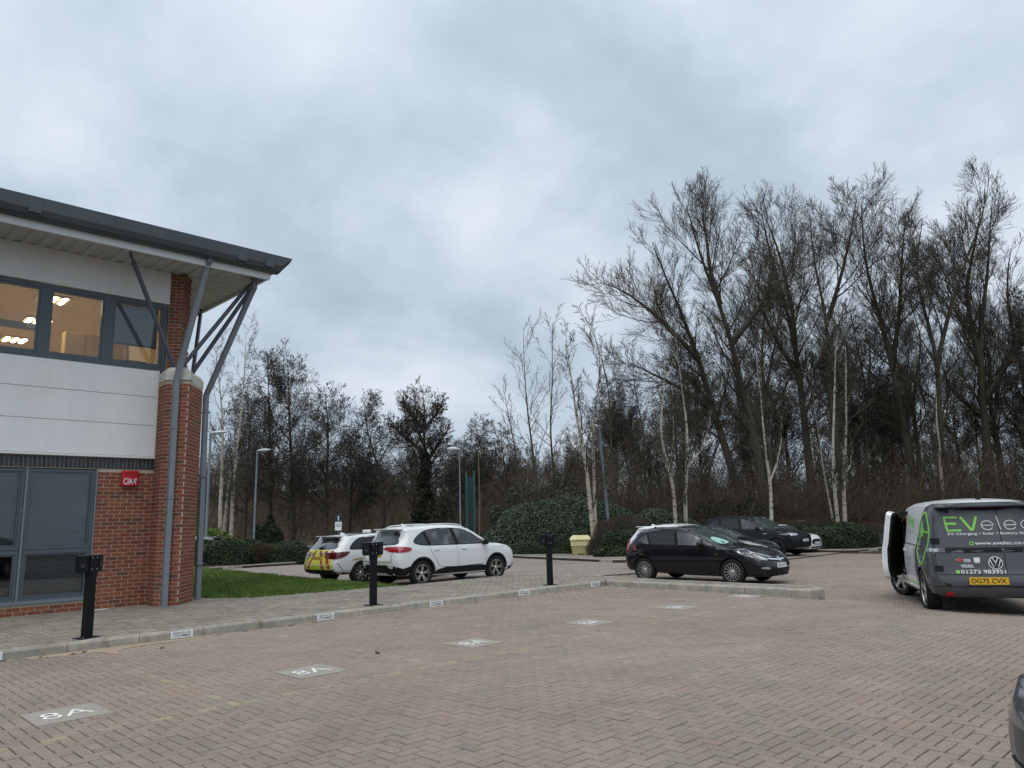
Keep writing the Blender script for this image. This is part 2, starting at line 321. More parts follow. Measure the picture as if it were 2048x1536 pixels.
def stain(m, scale, lo, hi, mul, tint=(1, 1, 1)):
    """irregular darker marks with their own shape (oil, damp, moss)"""
    t = m.node_tree; b = t.nodes['Principled BSDF']; K = t.links.new; src = b.inputs['Base Color'].links[0].from_socket
    nz = nd(t, 'ShaderNodeTexNoise'); nz.inputs['Scale'].default_value = scale; nz.inputs['Detail'].default_value = 5; nz.inputs['Distortion'].default_value = .6; K(nd(t, 'ShaderNodeNewGeometry').outputs['Position'], nz.inputs['Vector'])
    mr = nd(t, 'ShaderNodeMapRange'); mr.inputs[1].default_value = lo; mr.inputs[2].default_value = hi; K(nz.outputs[0], mr.inputs[0])
    mx_ = nd(t, 'ShaderNodeMix'); mx_.data_type = 'RGBA'; mx_.blend_type = 'MULTIPLY'; K(mr.outputs[0], mx_.inputs[0]); K(src, mx_.inputs[6]); mx_.inputs[7].default_value = (mul*tint[0], mul*tint[1], mul*tint[2], 1); K(mx_.outputs[2], b.inputs['Base Color'])
stain(M['paver'], .55, .60, .72, .86); stain(M['paver'], 2.6, .67, .75, .74); stain(M['paver'], .8, .62, .75, .95, (.93, 1.0, .86))
stain(M['path_paver'], .7, .58, .70, .82); stain(M['kerb'], 3.0, .58, .72, .72, (1, .97, .9)); stain(M['farpave'], .3, .55, .7, .85)
stain(M['cladding'], 1.3, .60, .80, .93, (1, 1, .97)); stain(M['pipe'], 2.2, .6, .75, .85)
def paint(name, col, rough=0.3, coat=0.9, flake=0.03):
    m = varied(name, [tuple(c*(1-flake) for c in col), col], rough, scale=1.2, spec=0.5 if max(col) > .3 else .08)
    b = m.node_tree.nodes['Principled BSDF']; b.inputs['Coat Weight'].default_value = coat; b.inputs['Coat Roughness'].default_value = 0.05
    return m
M['paint_white'] = paint('white_car_paint', (0.72, 0.735, 0.745))
M['paint_black'] = paint('black_car_paint', (0.0055, 0.006, 0.0095), 0.5, 1.0)
M['paint_satin'] = paint('satin_black_paint', (0.012, 0.0135, 0.018), 0.4, 0.4)
M['paint_grey'] = paint('grey_car_paint', (0.12, 0.125, 0.13))
M['paint_slate'] = paint('slate_car_paint', (0.040, 0.052, 0.068), 0.4, 0.7)
M['hi_yellow'] = pmat('reflective_yellow', (0.62, 0.66, 0.025), 0.4)
M['hi_red'] = pmat('reflective_red', (0.42, 0.018, 0.028), 0.4)
M['gold'] = pmat('gold_stripe', (0.36, 0.25, 0.085), 0.5)
M['ev_green'] = pmat('lime_vinyl', (0.22, 0.62, 0.075), 0.45)
M['vinyl_white'] = pmat('white_vinyl', (0.74, 0.75, 0.76), 0.45)
M['vinyl_red'] = pmat('red_vinyl', (0.55, 0.06, 0.06), 0.5)
M['reflector'] = pmat('red_reflector', (0.38, 0.012, 0.02), 0.2)
M['sunshade'] = pmat('silver_sunshade', (0.30, 0.52, 0.47), 0.5)
M['tan'] = pmat('tan_headrest', (0.33, 0.17, 0.08), 0.7)
# ------------------------------------------------------------------ ground, paving, kerbs
def sheet(name, x0, x1, y0, y1, step, mat, dz, poly=None, kind='structure', zfun=None, parent=None):
    nx, ny = int(round((x1-x0)/step))+1, int(round((y1-y0)/step))+1
    X, Y = np.meshgrid(np.linspace(x0, x1, nx), np.linspace(y0, y1, ny), indexing='ij')
    Z = (G(X, Y) if zfun is None else zfun(X, Y))+dz
    V = np.stack([X, Y, Z], -1).reshape(-1, 3)
    i, j = np.meshgrid(np.arange(nx-1), np.arange(ny-1), indexing='ij')
    a = (i*ny+j).ravel(); F = np.stack([a, a+ny, a+ny+1, a+1], -1)
    if poly is not None:
        c = V[F].mean(1); F = F[inpoly(c[:, 0], c[:, 1], poly)]
    o = mk(name, V, F, mat, parent)
    if kind: o['kind'] = kind
    return o
def poly_sheet(name, poly, z, mat, zfun=None, kind='structure', depth=None, parent=None):
    """flat polygon (optionally with a skirt of the given depth)"""
    n = len(poly)
    V = [(x, y, (z if zfun is None else float(zfun(x, y))+z)) for x, y in poly]; F = [tuple(range(n))]
    if depth:
        V += [(x, y, v[2]-depth) for (x, y), v in zip(poly, V)]; F += [(i, n+i, n+(i+1) % n, (i+1) % n) for i in range(n)]
    _, _, of, ov2, *_ = delaunay_2d_cdt([Vector(p) for p in poly], [], [list(range(n))], 1, 1e-7)
    F = [tuple(ov2[i][0] for i in f) for f in of]+F[1:]
    F = [f for f in F if len(set(f)) == len(f)]
    o = mk(name, V, F, mat, parent)
    bm = bmesh.new(); bm.from_mesh(o.data); bmesh.ops.recalc_face_normals(bm, faces=bm.faces[:]); bm.to_mesh(o.data); bm.free()
    if sum(p.normal.z*p.area for p in o.data.polygons) < 0: o.data.flip_normals()
    if kind: o['kind'] = kind
    return o
ground = sheet('ground', -140, 460, -140, 460, 6, M['ground'], -0.16)
ISL = [(14.60, 11.70), (14.55, 7.05), (14.62, 6.75), (14.85, 6.58), (15.12, 6.62), (15.32, 6.85), (15.40, 7.2), (15.42, 9.6), (15.55, 12.0), (15.95, 13.5), (16.05, 14.3), (15.75, 15.0), (15.0, 15.3), (11.4, 15.3)]
PATH = [(-6, 11.70)]+ISL+[(7.6, 15.85), (7.05, 16.6), (6.9, 17.6), (6.2, 17.6), (6.2, 16.32), (-6, 16.32)]
LAWN = [(11.36, 15.32), (7.62, 15.9), (7.08, 16.62), (6.95, 17.6), (6.95, 32.2), (13.0, 32.0), (11.7, 21.0)]
car_park = sheet('car_park', -4, 64, -8, 15.5, 0.5, M['bed'], -0.014)
far_park = sheet('far_car_park', 9, 60, 14.6, 44, 0.5, M['farpave'], -0.004, poly=[(11.3, 15.0), (60, 15.0), (60, 44), (9, 44), (9, 31), (11.3, 31)])
# block paving laid in a 90 degree herringbone, 200 x 100 mm
fwn, rtn, upn = np.array(fw), np.array(rt), np.array(up)
def pix(x, y, z):
    d = np.stack([x, y, z-EYE], -1); dz = d@fwn
    return 1024+1500*(d@rtn)/dz, 768-1500*(d@upn)/dz, dz
def herring(x0, x1, y0, y1):
    i, j = np.meshgrid(np.arange(int(x0/.1), int(x1/.1)), np.arange(int(y0/.1), int(y1/.1)), indexing='ij')
    c = (i-j) % 4; h = c == 0; v = c == 3
    cx = np.concatenate([(i[h]+1)*.1, (i[v]+.5)*.1]); cy = np.concatenate([(j[h]+.5)*.1, (j[v]+1)*.1])
    hor = np.concatenate([np.ones(h.sum(), bool), np.zeros(v.sum(), bool)])
    return cx, cy, hor
def paver_geo(hx, hy, near=True):
    g, c = 0.0048, 0.004
    a, b = hx-g, hy-g
    ring = lambda a_, b_, z: [(-a_, -b_, z), (a_, -b_, z), (a_, b_, z), (-a_, b_, z)]
    if near:
        V = np.array(ring(a-c, b-c, 0)+ring(a, b, -c)+ring(a, b, -.03))
        F = [(0, 1, 2, 3)]+[(4+k, 4+(k+1) % 4, (k+1) % 4, k) for k in range(4)]+[(8+k, 8+(k+1) % 4, 4+(k+1) % 4, 4+k) for k in range(4)]
    else:
        V = np.array(ring(a, b, 0)+ring(a, b, -.03)); F = [(0, 1, 2, 3)]+[(4+k, 4+(k+1) % 4, (k+1) % 4, k) for k in range(4)]
    return V, np.array(F)
def paver_mass(name, cx, cy, cz, hor, rnd, mat, parent, near):
    V, F, A, base = [], [], [], 0
    for o_ in (1, 0, 2):
        sel = hor == o_
        n = int(sel.sum())
        if n == 0: continue
        v0, f0 = paver_geo(*((.05, .1), (.1, .05), (.05, .05))[o_], near)
        T = rng.normal(0, .0035, (n, 2))
        v = v0[None]+np.zeros((n, 1, 1)); v[:, :, 2] += v[:, :, 0]*T[:, None, 0]+v[:, :, 1]*T[:, None, 1]
        v = v+np.stack([cx[sel], cy[sel], cz[sel]], -1)[:, None]
        V.append(v.reshape(-1, 3)); F.append((f0[None]+(np.arange(n)*len(v0))[:, None, None]+base).reshape(-1, 4)); A.append(np.repeat(rnd[sel], len(v0))); base += n*len(v0)
    o = mk(name, np.concatenate(V), np.concatenate(F), mat, parent, attr=np.concatenate(A)); o['kind'] = 'stuff'
    return o
TILES = [(2.10+2.4*n, 7.80) for n in range(6)]
cx, cy, hor = herring(1, 36, -4, 15)
px, py, dz = pix(cx, cy, G(cx, cy))
ok = (dz > 2.5) & (px > -70) & (px < 2120) & (py < 1620) & (dz < 36)
island = [(14.40, 11.8)]+ISL[1:10]+[(15.0, 15.6), (11, 15.6), (11, 11.75)]
ok &= ~inpoly(cx, cy, PATH) & (cy < 14.75) & ((cy < 11.66) | (cx > 15.4))
cx, cy, hor, px, py, dz = [a[ok] for a in (cx, cy, hor, px, py, dz)]
# whole pavers inside a tile go; those crossing its edge are cut to a square
hor = hor.astype(int); drop = np.zeros(len(cx), bool)
for tx, ty in TILES:
    ax, ay = np.where(hor == 1, .05, 0), np.where(hor == 1, 0, .05)
    inA = (abs(cx-ax-tx) < .295) & (abs(cy-ay-ty) < .295); inB = (abs(cx+ax-tx) < .295) & (abs(cy+ay-ty) < .295)
    drop |= inA & inB
    c1, c2 = inA & ~inB, inB & ~inA
    cx = np.where(c1, cx+ax, np.where(c2, cx-ax, cx)); cy = np.where(c1, cy+ay, np.where(c2, cy-ay, cy)); hor = np.where(c1 | c2, 2, hor)
cx, cy, hor, px, py, dz = [a[~drop] for a in (cx, cy, hor, px, py, dz)]
n = len(cx)
rnd = np.clip(rng.random(n)*.42+.22+.13*np.sin(cx*1.7+.6*np.sin(cy*1.3))*np.cos(cy*1.1+.5), 0, .88)
rnd = np.where(rng.random(n) < .07, rng.random(n)*.88, rnd)
line = (hor == 1) & (abs(cy-6.95) < .03) & (cx < 15)
for k in range(-1, 6):
    xb = 3.25+2.4*k
    line |= (hor == 0) & (abs(cx-xb) < .06) & (cy > 6.9) & (cy < 11.2) & (rng.random(n) < np.clip(1.35-(cy-6.9)*.26, .12, 1))
line &= rng.random(n) < .93
rnd = np.where(line, .965+rng.random(n)*.035, rnd)
cz = G(cx, cy)+rng.normal(0, .0011, n)
order = np.argsort(dz+np.where((px > 15) & (px < 2033) & (py < 1530), 0, 100)); big = order[:300]; rest = np.ones(n, bool); rest[big] = False
variants = {}
for q in big:
    key = (int(hor[q]), int(round(rnd[q]*20)))
    if key not in variants:
        v0, f0 = paver_geo(*((.05, .1), (.1, .05), (.05, .05))[key[0]])
        o = mk('paver', v0, f0, M['paver'], car_park, attr=np.full(len(v0), key[1]/20)); variants[key] = o.data
    else: o = link('paver', variants[key], car_park)
    o.location = (cx[q], cy[q], cz[q]); o.rotation_euler = (rng.normal(0, .0035), rng.normal(0, .0035), rng.normal(0, .004))
nr = rest & (dz < 15)
paver_mass('block_paving', cx[nr], cy[nr], cz[nr], hor[nr], rnd[nr], M['paver'], car_park, True)
nr = rest & (dz >= 15)
paver_mass('distant_block_paving', cx[nr], cy[nr], cz[nr], hor[nr], rnd[nr], M['paver'], car_park, False)
# footpath
cx, cy, hor = herring(-1, 17, 6, 17.6)
px, py, dz = pix(cx, cy, np.full(len(cx), .12))
inner = [(-6, 11.84)]+[(14.74, 11.84), (14.69, 7.1), (14.85, 6.74), (15.1, 6.76), (15.26, 7.2), (15.28, 9.6), (15.42, 12.05), (15.85, 13.6), (15.9, 14.2), (15.6, 14.9), (15.0, 15.2), (11.4, 15.2)]+[(7.6, 15.78), (7.0, 16.55), (6.85, 17.6), (6.2, 17.6), (6.2, 16.28), (-6, 16.28)]
footpath = poly_sheet('footpath', inner, 0.108, M['bed'], depth=0.25)
ok = inpoly(cx, cy, inner) & (px > -60) & (dz > 3)
cx, cy, hor = cx[ok], cy[ok], hor[ok]
paver_mass('block_paving', cx, cy, .12+rng.normal(0, .0014, len(cx)), hor.astype(int), rng.random(len(cx)), M['path_paver'], footpath, False)
def kerb_run(pts, length, parent, top=0.125, width=0.125, below=0.28, inward=1, name='kerb_stone', zoff=None, batter=0.022):
    """stones laid end to end along a polyline; the stone lies to the left (inward=1) of the walk"""
    P = [Vector((p[0], p[1], 0)) for p in pts]
    seg = [(P[i+1]-P[i]).length for i in range(len(P)-1)]; tot = sum(seg)
    def at(s):
        for i, l in enumerate(seg):
            if s <= l or i == len(seg)-1:
                return P[i]+(P[i+1]-P[i])*(s/l)
            s -= l
    s = 0.0
    while s < tot-0.05:
        e_ = min(s+length, tot); a, b = at(s), at(e_); d = (b-a).normalized(); nrm = Vector((-d.y, d.x, 0))*inward
        a2, b2 = a+d*.0045, b-d*.0045
        prof = [(0, -below), (0.003, top-.03), (batter, top), (width, top), (width, -below)]
        V, F = [], []
        base = (0 if zoff is None else float(zoff((a.x+b.x)/2, (a.y+b.y)/2)))
        jit = rng.normal(0, .0025)
        for p in (a2, b2):
            V += [(p+nrm*(w_+jit))+Vector((0, 0, base+z_+jit)) for w_, z_ in prof]
        F = [(0, 5, 6, 1), (1, 6, 7, 2), (2, 7, 8, 3), (3, 8, 9, 4), (4, 9, 5, 0), (0, 1, 2, 3, 4), (9, 8, 7, 6, 5)]
        if inward < 0: F = [f[::-1] for f in F]
        mk(name, V, F, M['kerb'], parent); s = e_
kerb_run([(0.35, 11.70), (14.60, 11.70)], .915, footpath)
kerb_run([(14.60, 11.695), (14.55, 7.05)], .915, footpath)
kerb_run(cat([(14.55, 7.05), (14.62, 6.75), (14.85, 6.58), (15.12, 6.62), (15.32, 6.85), (15.40, 7.2)], 3, False), .4, footpath)
kerb_run([(15.40, 7.2), (15.42, 9.6), (15.55, 12.0)], .915, footpath)
kerb_run(cat([(15.55, 12.0), (15.95, 13.5), (16.05, 14.3), (15.75, 15.0), (15.0, 15.3)], 3, False), .6, footpath)
kerb_run([(15.0, 15.3), (11.4, 15.3)], .915, footpath, width=.06)
# inset bay tiles with painted numbers, and printed kerb plates
def text_mesh(body, size, ext=0.0, bold=0.0, shear=0.0, spacing=1.0, align='CENTER'):
    cu = bpy.data.curves.new('lettering', 'FONT'); cu.body = body; cu.size = size; cu.extrude = ext; cu.offset = bold; cu.shear = shear; cu.space_character = spacing; cu.align_x = align; cu.align_y = 'CENTER'
    cu.resolution_u = 4
    o = bpy.data.objects.new('lettering', cu); COL.objects.link(o)
    dg = bpy.context.evaluated_depsgraph_get(); me = bpy.data.meshes.new_from_object(o.evaluated_get(dg))
    V = np.array([v.co[:] for v in me.vertices]); F = [list(p.vertices) for p in me.polygons]
    bpy.data.objects.remove(o); bpy.data.curves.remove(cu); bpy.data.meshes.remove(me)
    return V, F
def fit_text(body, w, h, **kw):
    V, F = text_mesh(body, 1.0, **kw); lo, hi = V.min(0), V.max(0)
    V = (V-(lo+hi)/2)/np.maximum(hi-lo, 1e-6); V[:, 0] *= w; V[:, 1] *= h; V[:, 2] = 0
    return V, F
ordn = ['nearest the camera', 'second from the left', 'third from the left', 'fourth from the left', 'fifth from the left, thin and foreshortened', 'farthest, beside the kerb island']
t8 = fit_text('8A', .40, .25, bold=-.005)
for k, (tx, ty) in enumerate(TILES):
    z = float(G(tx, ty))
    b = MB().box((tx-.296, ty-.296, z-.05), (tx+.296, ty+.296, z+.003), 0)
    o = b.build('bay_number_tile', M['tile'])
    tag(o, 'pale square bay tile reading 8A in the paving, '+ordn[k], 'bay tile', 'bay number tiles')
    V, F = t8; mk('lettering', V+np.array([tx, ty, z+.0065]), F, M['white_paint'], o)
tr, tcm = fit_text('RESERVED FOR', .255, .028, bold=.012), fit_text('COOMBES', .27, .036, bold=.02, shear=.25, spacing=1.02)
for k in range(-1, 5):
    sx = 4.60+2.4*k
    o = MB().box((sx-.16, 11.688, .012), (sx+.16, 11.697, .112)).build('kerb_sign', M['sign_white'])
    tag(o, 'small white kerb plate reading RESERVED FOR COOMBES, '+['cut off by the photo edge', 'between the first and second black post', 'just left of the second black post', 'just right of the second black post', 'just left of the third black post', 'by the kerb corner at the island'][k+1], 'kerb sign', 'reserved signs on the kerb')
    for (V, F), zz in ((tr, .085), (tcm, .046)):
        W_ = np.stack([V[:, 0]+sx, np.full(len(V), 11.6865), V[:, 1]+zz], -1); mk('lettering', W_, F, M['sign_ink'], o)
# sand washed up against the kerb, dead leaves and grit
def patch_poly(c, r, n=18, j=.25, seed=0):
    q = np.random.default_rng(seed); return [(c[0]+r[0]*math.cos(a)*(1+q.normal(0, j)), c[1]+r[1]*math.sin(a)*(1+q.normal(0, j))) for a in np.linspace(0, 2*math.pi, n, endpoint=False)]
def sand_strip(name, x0, x1, w, seed):
    q = np.random.default_rng(seed); xs = np.linspace(x0, x1, 60); far_ = 11.70
    near_ = 11.70-w*np.interp(np.linspace(0, 1, 60), [0, .25, .6, 1], [.2, 1, .7, .15])*(1+.35*np.interp(xs, np.linspace(x0, x1, 24), q.normal(0, 1, 24)))
    pts = [(x, max(min(y, 11.68), 10.7)) for x, y in zip(xs, near_)]
    return poly_sheet(name, cat(pts, 2, False)+[(x1, far_), (x0, far_)], 0.0035, M['sand'], kind='stuff')
tag(sand_strip('drifted_sand', 2.4, 5.2, .42, 3), 'reddish sand washed against the kerb by the first post', 'sand')
tag(sand_strip('fine_sand', 6.0, 14.5, .14, 5), 'thin line of pale sand along the kerb', 'sand')
def scatter_leaves(name, spots, label, group, mat):
    for k, (x, y, s) in enumerate(spots):
        q = np.random.default_rng(k+11); a = q.random()*6.28; c, s2 = math.cos(a), math.sin(a)
        base = [(-1, 0, .1), (-.4, .5, .28), (.5, .42, .12), (1, 0, .35), (.45, -.45, .2), (-.4, -.4, .05), (0, 0, .02)]
        V = [(x+s*(u*c-v*s2), y+s*(u*s2+v*c), float(G(x, y))+.006+s*w) for u, v, w in base]
        o = mk(name, V, [(0, 1, 6), (1, 2, 6), (2, 3, 6), (3, 4, 6), (4, 5, 6), (5, 0, 6)], mat); tag(o, label[k % len(label)], 'leaf', group)
scatter_leaves('dead_leaf', [(4.05, 10.95, .045), (5.62, 8.15, .06), (3.1, 11.45, .04), (3.25, 11.5, .05), (2.75, 11.55, .04)],
               ['small dark scrap lying on the bay near the first kerb plate', 'curled brown leaf on the paving near the third bay tile', 'brown leaf against the kerb left of the first post', 'crumpled leaf against the kerb below the first post', 'leaf fragment at the foot of the left kerb'], 'dead leaves on the paving', M['litter'])
# lawn beside the building
lawn = poly_sheet('lawn', LAWN, 0.095, M['turf'], depth=0.3)
kerb_run([(11.36, 15.32), (11.7, 21.0), (13.0, 32.0)], .915, lawn, top=.095, width=.05, below=.4, inward=1, name='edging_stone', batter=.004)
nb = 42000
x = rng.uniform(6.9, 13, nb*2); y = rng.uniform(15.3, 32, nb*2); k = inpoly(x, y, LAWN) & (rng.random(nb*2) < np.clip(1.5-(y-15)/12, .25, 1)); x, y = x[k], y[k]; n = len(x)
h = rng.uniform(.025, .06, n)*(1+.3*np.sin(x*3)*np.cos(y*2.3)); a = rng.uniform(0, 6.28, n); w = rng.uniform(.006, .012, n); lx, ly = rng.normal(0, .015, (2, n))
V = np.stack([np.stack([x-np.cos(a)*w, y-np.sin(a)*w, np.full(n, .09)], -1), np.stack([x+np.cos(a)*w, y+np.sin(a)*w, np.full(n, .09)], -1), np.stack([x+lx, y+ly, .095+h], -1)], 1)
tag(mk('grass', V.reshape(-1, 3), np.arange(n*3).reshape(-1, 3), M['grass'], attr=np.repeat(rng.random(n), 3)), 'short green winter grass on the lawn beside the brick corner', 'grass', kind='stuff')
# planting beds and the road beyond
BED_R = [(29.5, 36), (28.1, 29.6), (27.2, 26.8), (25.5, 19.9), (26.0, 19.4), (35.6, 19.8), (36.3, 19.0), (36.6, 15.2), (37.2, 14.6), (41, 14.1), (46, 13.4), (80, 10), (90, 60), (60, 90)]
bed_r = poly_sheet('planting_bed', BED_R, 0.10, M['soil'], zfun=lambda x, y: G(min(x, 40), min(y, 40)), depth=.5)
kerb_run(BED_R[:11], .915, bed_r, zoff=lambda x, y: G(x, y), inward=1, below=.35)
PATH2 = [(29.9, 35.5), (28.45, 29.5), (27.5, 26.7), (25.75, 20.0), (26.1, 19.75), (28.4, 19.9), (29.4, 24.0), (30.2, 27.6), (31.6, 33.5)]
poly_sheet('far_footpath', PATH2, 0.118, M['path_paver'], zfun=lambda x, y: G(x, y))
VERGE = [(28.6, 20.2), (29.5, 24.0), (30.3, 27.6), (31.7, 33.5), (33.2, 33.2), (31.4, 27), (30.4, 23.5), (29.6, 20.2)]
poly_sheet('grass_verge', VERGE, 0.125, M['turf'], zfun=lambda x, y: G(x, y))
BED_L = [(10.5, 32.2), (13.8, 32.0), (18.2, 32.3), (18.6, 32.7), (18.5, 33.6), (17.6, 34.8), (15, 36.2), (10.5, 38)]
bed_l = poly_sheet('hedge_bed', BED_L, 0.10, M['soil'], zfun=lambda x, y: G(x, y), depth=.4)
kerb_run(BED_L[:7], .915, bed_l, zoff=lambda x, y: G(x, y), inward=1, below=.35)
sheet('road', 0, 64, 38, 84, 1.0, M['asphalt'], 0.004, poly=[(0, 44), (17.5, 39.2), (24, 37.5), (34, 40), (42, 56), (52, 84), (0, 84)])
dm = [((22.8, 41.2), (24.6, 43.2)), ((25.6, 44.4), (27.4, 46.4)), ((28.4, 47.6), (30.2, 49.6))]
for k, (a, b) in enumerate(dm):
    a, b = Vector((*a, 0)), Vector((*b, 0)); d = (b-a).normalized(); nn = Vector((-d.y, d.x, 0))*.11
    o = mk('road_marking', [(p.x, p.y, float(G(p.x, p.y))+.012) for p in (a-nn, b-nn, b+nn, a+nn)], [(0, 1, 2, 3)], M['white_paint']); o['kind'] = 'structure'
# wooded embankment behind everything
th = np.linspace(R(-30), R(125), 150); rr = np.array([0, .12, .25, .4, .55, .7, .85, 1.0, 1.3, 2.2])
hh = np.array([0, .06, .2, .4, .62, .82, .95, 1, 1.0, 1.0])
TH, RR = np.meshgrid(th, rr, indexing='ij'); left = ss((TH-R(44))/R(14)); r0 = 62+left*20; dr = 24-left*6; top = 2.6+left*4.2
q = rng.normal(0, 1, TH.shape)
Rad = r0+RR*dr+q*.4; Z = -.3+hh[None]*top*(1+.05*np.sin(TH*23)+.04*np.sin(TH*57))+q*.12*(hh[None] > 0)
V = np.stack([Rad*np.cos(TH), Rad*np.sin(TH), Z], -1).reshape(-1, 3); m = len(rr)
i, j = np.meshgrid(np.arange(len(th)-1), np.arange(m-1), indexing='ij'); a = (i*m+j).ravel()
tag(mk('embankment', V, np.stack([a, a+m, a+m+1, a+1], -1), M['ground'], smooth=True), kind='structure')
def bank(x, y):
    r_ = np.hypot(x, y); t = np.arctan2(y, x); l = ss((t-R(44))/R(14)); u = (r_-(62+l*20))/(24-l*6)
    return np.where(u > 0, -.3+np.interp(u, rr, hh)*(2.6+l*4.2), np.minimum(G(np.minimum(x, 60), np.minimum(y, 60)), -.1))
# ------------------------------------------------------------------ office building
WY = 16.30
bld = empty('office_building', (3.0, 16.3, 0.0), 0, 'two-storey red brick office with white cladding panels and a wide grey eaves', 'building')
BO = np.array([3.0, 16.3, 0.0])
def bpart(mb, name, mat, parent=None, smooth=False, sharp=None):
    p = parent or bld
    if p is bld: mb.V = [(v[0]-3.0, v[1]-16.3, v[2]) for v in mb.V]
    else: mb.V = [(v[0]-3.0, v[1]-16.3, v[2]) for v in mb.V]
    return mb.build(name, mat, p, smooth, sharp)
wall = bpart(MB().box((-4, WY, .0), (4.60, WY+.3, .315)).box((4.60, WY, .0), (5.70, WY+.3, 2.80)).box((-4, WY, 2.80), (5.70, WY+.3, 3.05)), 'wall', M['mortar'])
PIER = [(5.66, 16.6), (5.66, 16.28), (5.62, 15.77), (5.98, 15.47), (6.06, 15.58), (6.56, 16.22), (6.36, 16.6)]
pier = bpart(MB().prism(PIER, .0, 4.62), 'pier', M['mortar'])
UP = [(5.78, 16.6), (5.78, 16.26), (6.02, 16.12), (6.28, 16.46), (6.28, 16.7)]
upier = bpart(MB().prism(UP, 4.8, 7.09), 'upper_pier', M['mortar'])
bricks = []   # (p, parent, half length, angle, z, rnd, pri)
def brick_face(p0, p1, z0, z1, parent, off=0, pri=0, tooth=0.0):
    p0, p1 = Vector((*p0, 0)), Vector((*p1, 0)); ln = (p1-p0).length; d = (p1-p0)/ln; nrm = Vector((d.y, -d.x, 0)); ang = math.atan2(d.y, d.x)
    k = 0; z = z0+.010
    while z+.06 < z1+.004:
        s = -(.1125 if (k+off) % 2 else 0.0)
        while s < ln-.02:
            a, b = max(s, 0.0)+(.0 if s <= 0 else .005), min(s+.215+.005, ln)
            if b-a > .012:
                t_ = tooth if (k % 2 and tooth) else 0
                bricks.append((p0+d*((a+b)/2)+nrm*t_, parent, (b-a)/2, ang, z+.0325, pri, nrm))
            s += .225
        z += .075; k += 1
brick_face((4.62, WY), (5.66, WY), .12, 2.795, wall, 0, 3)
brick_face((2.6, WY), (4.62, WY), .12, .30, wall, 1, 2)
brick_face((5.66, 16.28), (5.62, 15.77), .12, 4.61, pier, 0, 1)
brick_face((5.62, 15.77), (5.98, 15.47), .12, 4.61, pier, 1, 2)
brick_face((5.98, 15.47), (6.06, 15.58), .12, 4.61, pier, 1, 0)
brick_face((6.06, 15.58), (6.56, 16.22), .12, 4.61, pier, 0, 2)
brick_face((5.78, 16.26), (6.02, 16.12), 4.82, 7.08, upier, 0, 1)
brick_face((6.02, 16.12), (6.28, 16.46), 4.82, 7.08, upier, 1, 1, .02)
bricks.sort(key=lambda b: -b[5]*10-b[2])
bvar = {}
def brick_geo(h, d=.0045):
    c = .002
    V = [(-h, 0, -.0325), (h, 0, -.0325), (h, 0, .0325), (-h, 0, .0325), (-h+c, -d, -.0325+c), (h-c, -d, -.0325+c), (h-c, -d, .0325-c), (-h+c, -d, .0325-c)]
    return V, [(4, 5, 6, 7), (0, 1, 5, 4), (1, 2, 6, 5), (2, 3, 7, 6), (3, 0, 4, 7)]
mass = {}
for q, (p, par, h, ang, z, pri, nrm) in enumerate(bricks):
    rv = int(random.random()*12); rv = rv/12
    h2 = round(h-.001, 3)
    if q < 296:
        key = (h2, rv)
        if key not in bvar:
            V, F = brick_geo(h2); o = mk('brick', V, F, M['brick'], par, attr=np.full(8, rv)); bvar[key] = o.data
        else: o = link('brick', bvar[key], par)
        o.location = (p.x-3.0, p.y-16.3, z); o.rotation_euler = (0, 0, ang)
    else:
        V, F = brick_geo(h2); c, s = math.cos(ang), math.sin(ang)
        L_ = mass.setdefault(par.name, (par, [], [], [])); b0 = len(L_[1])
        L_[1].extend([(p.x-3+v[0]*c-v[1]*s, p.y-16.3+v[0]*s+v[1]*c, z+v[2]) for v in V]); L_[2].extend([tuple(b0+i for i in f) for f in F]); L_[3].extend([rv]*8)
for par, V, F, A in mass.values():
    o = mk('brickwork', V, F, M['brick'], par, attr=A); o['kind'] = 'stuff'
# soldier course of black bricks
sv = {}
x = 2.55; k = 0
while x < 5.64:
    rv = (k*7 % 5)/5
    if rv not in sv:
        V = [(-.0325, 0, 0), (.0325, 0, 0), (.0325, 0, .215), (-.0325, 0, .215), (-.0305, -.012, .002), (.0305, -.012, .002), (.0305, -.012, .213), (-.0305, -.012, .213)]
        o = mk('soldier_brick', V, [(4, 5, 6, 7), (0, 1, 5, 4), (1, 2, 6, 5), (2, 3, 7, 6), (3, 0, 4, 7)], M['black_brick'], wall, attr=np.full(8, rv)); sv[rv] = o.data
    else: o = link('soldier_brick', sv[rv], wall)
    o.location = (x-3, 0, 2.815); x += .075; k += 1
# cap stones on the pier
def chamf_cap(poly, z0, z1, zt, inset):
    c = np.mean(poly, 0); n = len(poly)
    V = [(*p, z0) for p in poly]+[(*p, z1) for p in poly]+[(*(c+(np.array(p)-c)*(1-inset)), zt) for p in poly]
    F = [tuple(range(n))[::-1], tuple(range(2*n, 3*n))]+[(i, (i+1) % n, n+(i+1) % n, n+i) for i in range(n)]+[(n+i, n+(i+1) % n, 2*n+(i+1) % n, 2*n+i) for i in range(n)]
    return V, F
m_ = MB(); m_.add(*chamf_cap([(5.645, 16.3), (5.60, 15.755), (5.985, 15.435), (6.10, 15.6), (6.05, 16.3)], 4.625, 4.80, 4.90, .3)); bpart(m_, 'cap_stone', M['stone'])
m_ = MB(); m_.add(*chamf_cap([(6.06, 15.60), (6.58, 16.23), (6.36, 16.5), (6.051, 16.3)], 4.60, 4.76, 4.84, .25)); bpart(m_, 'cap_stone', M['stone'])
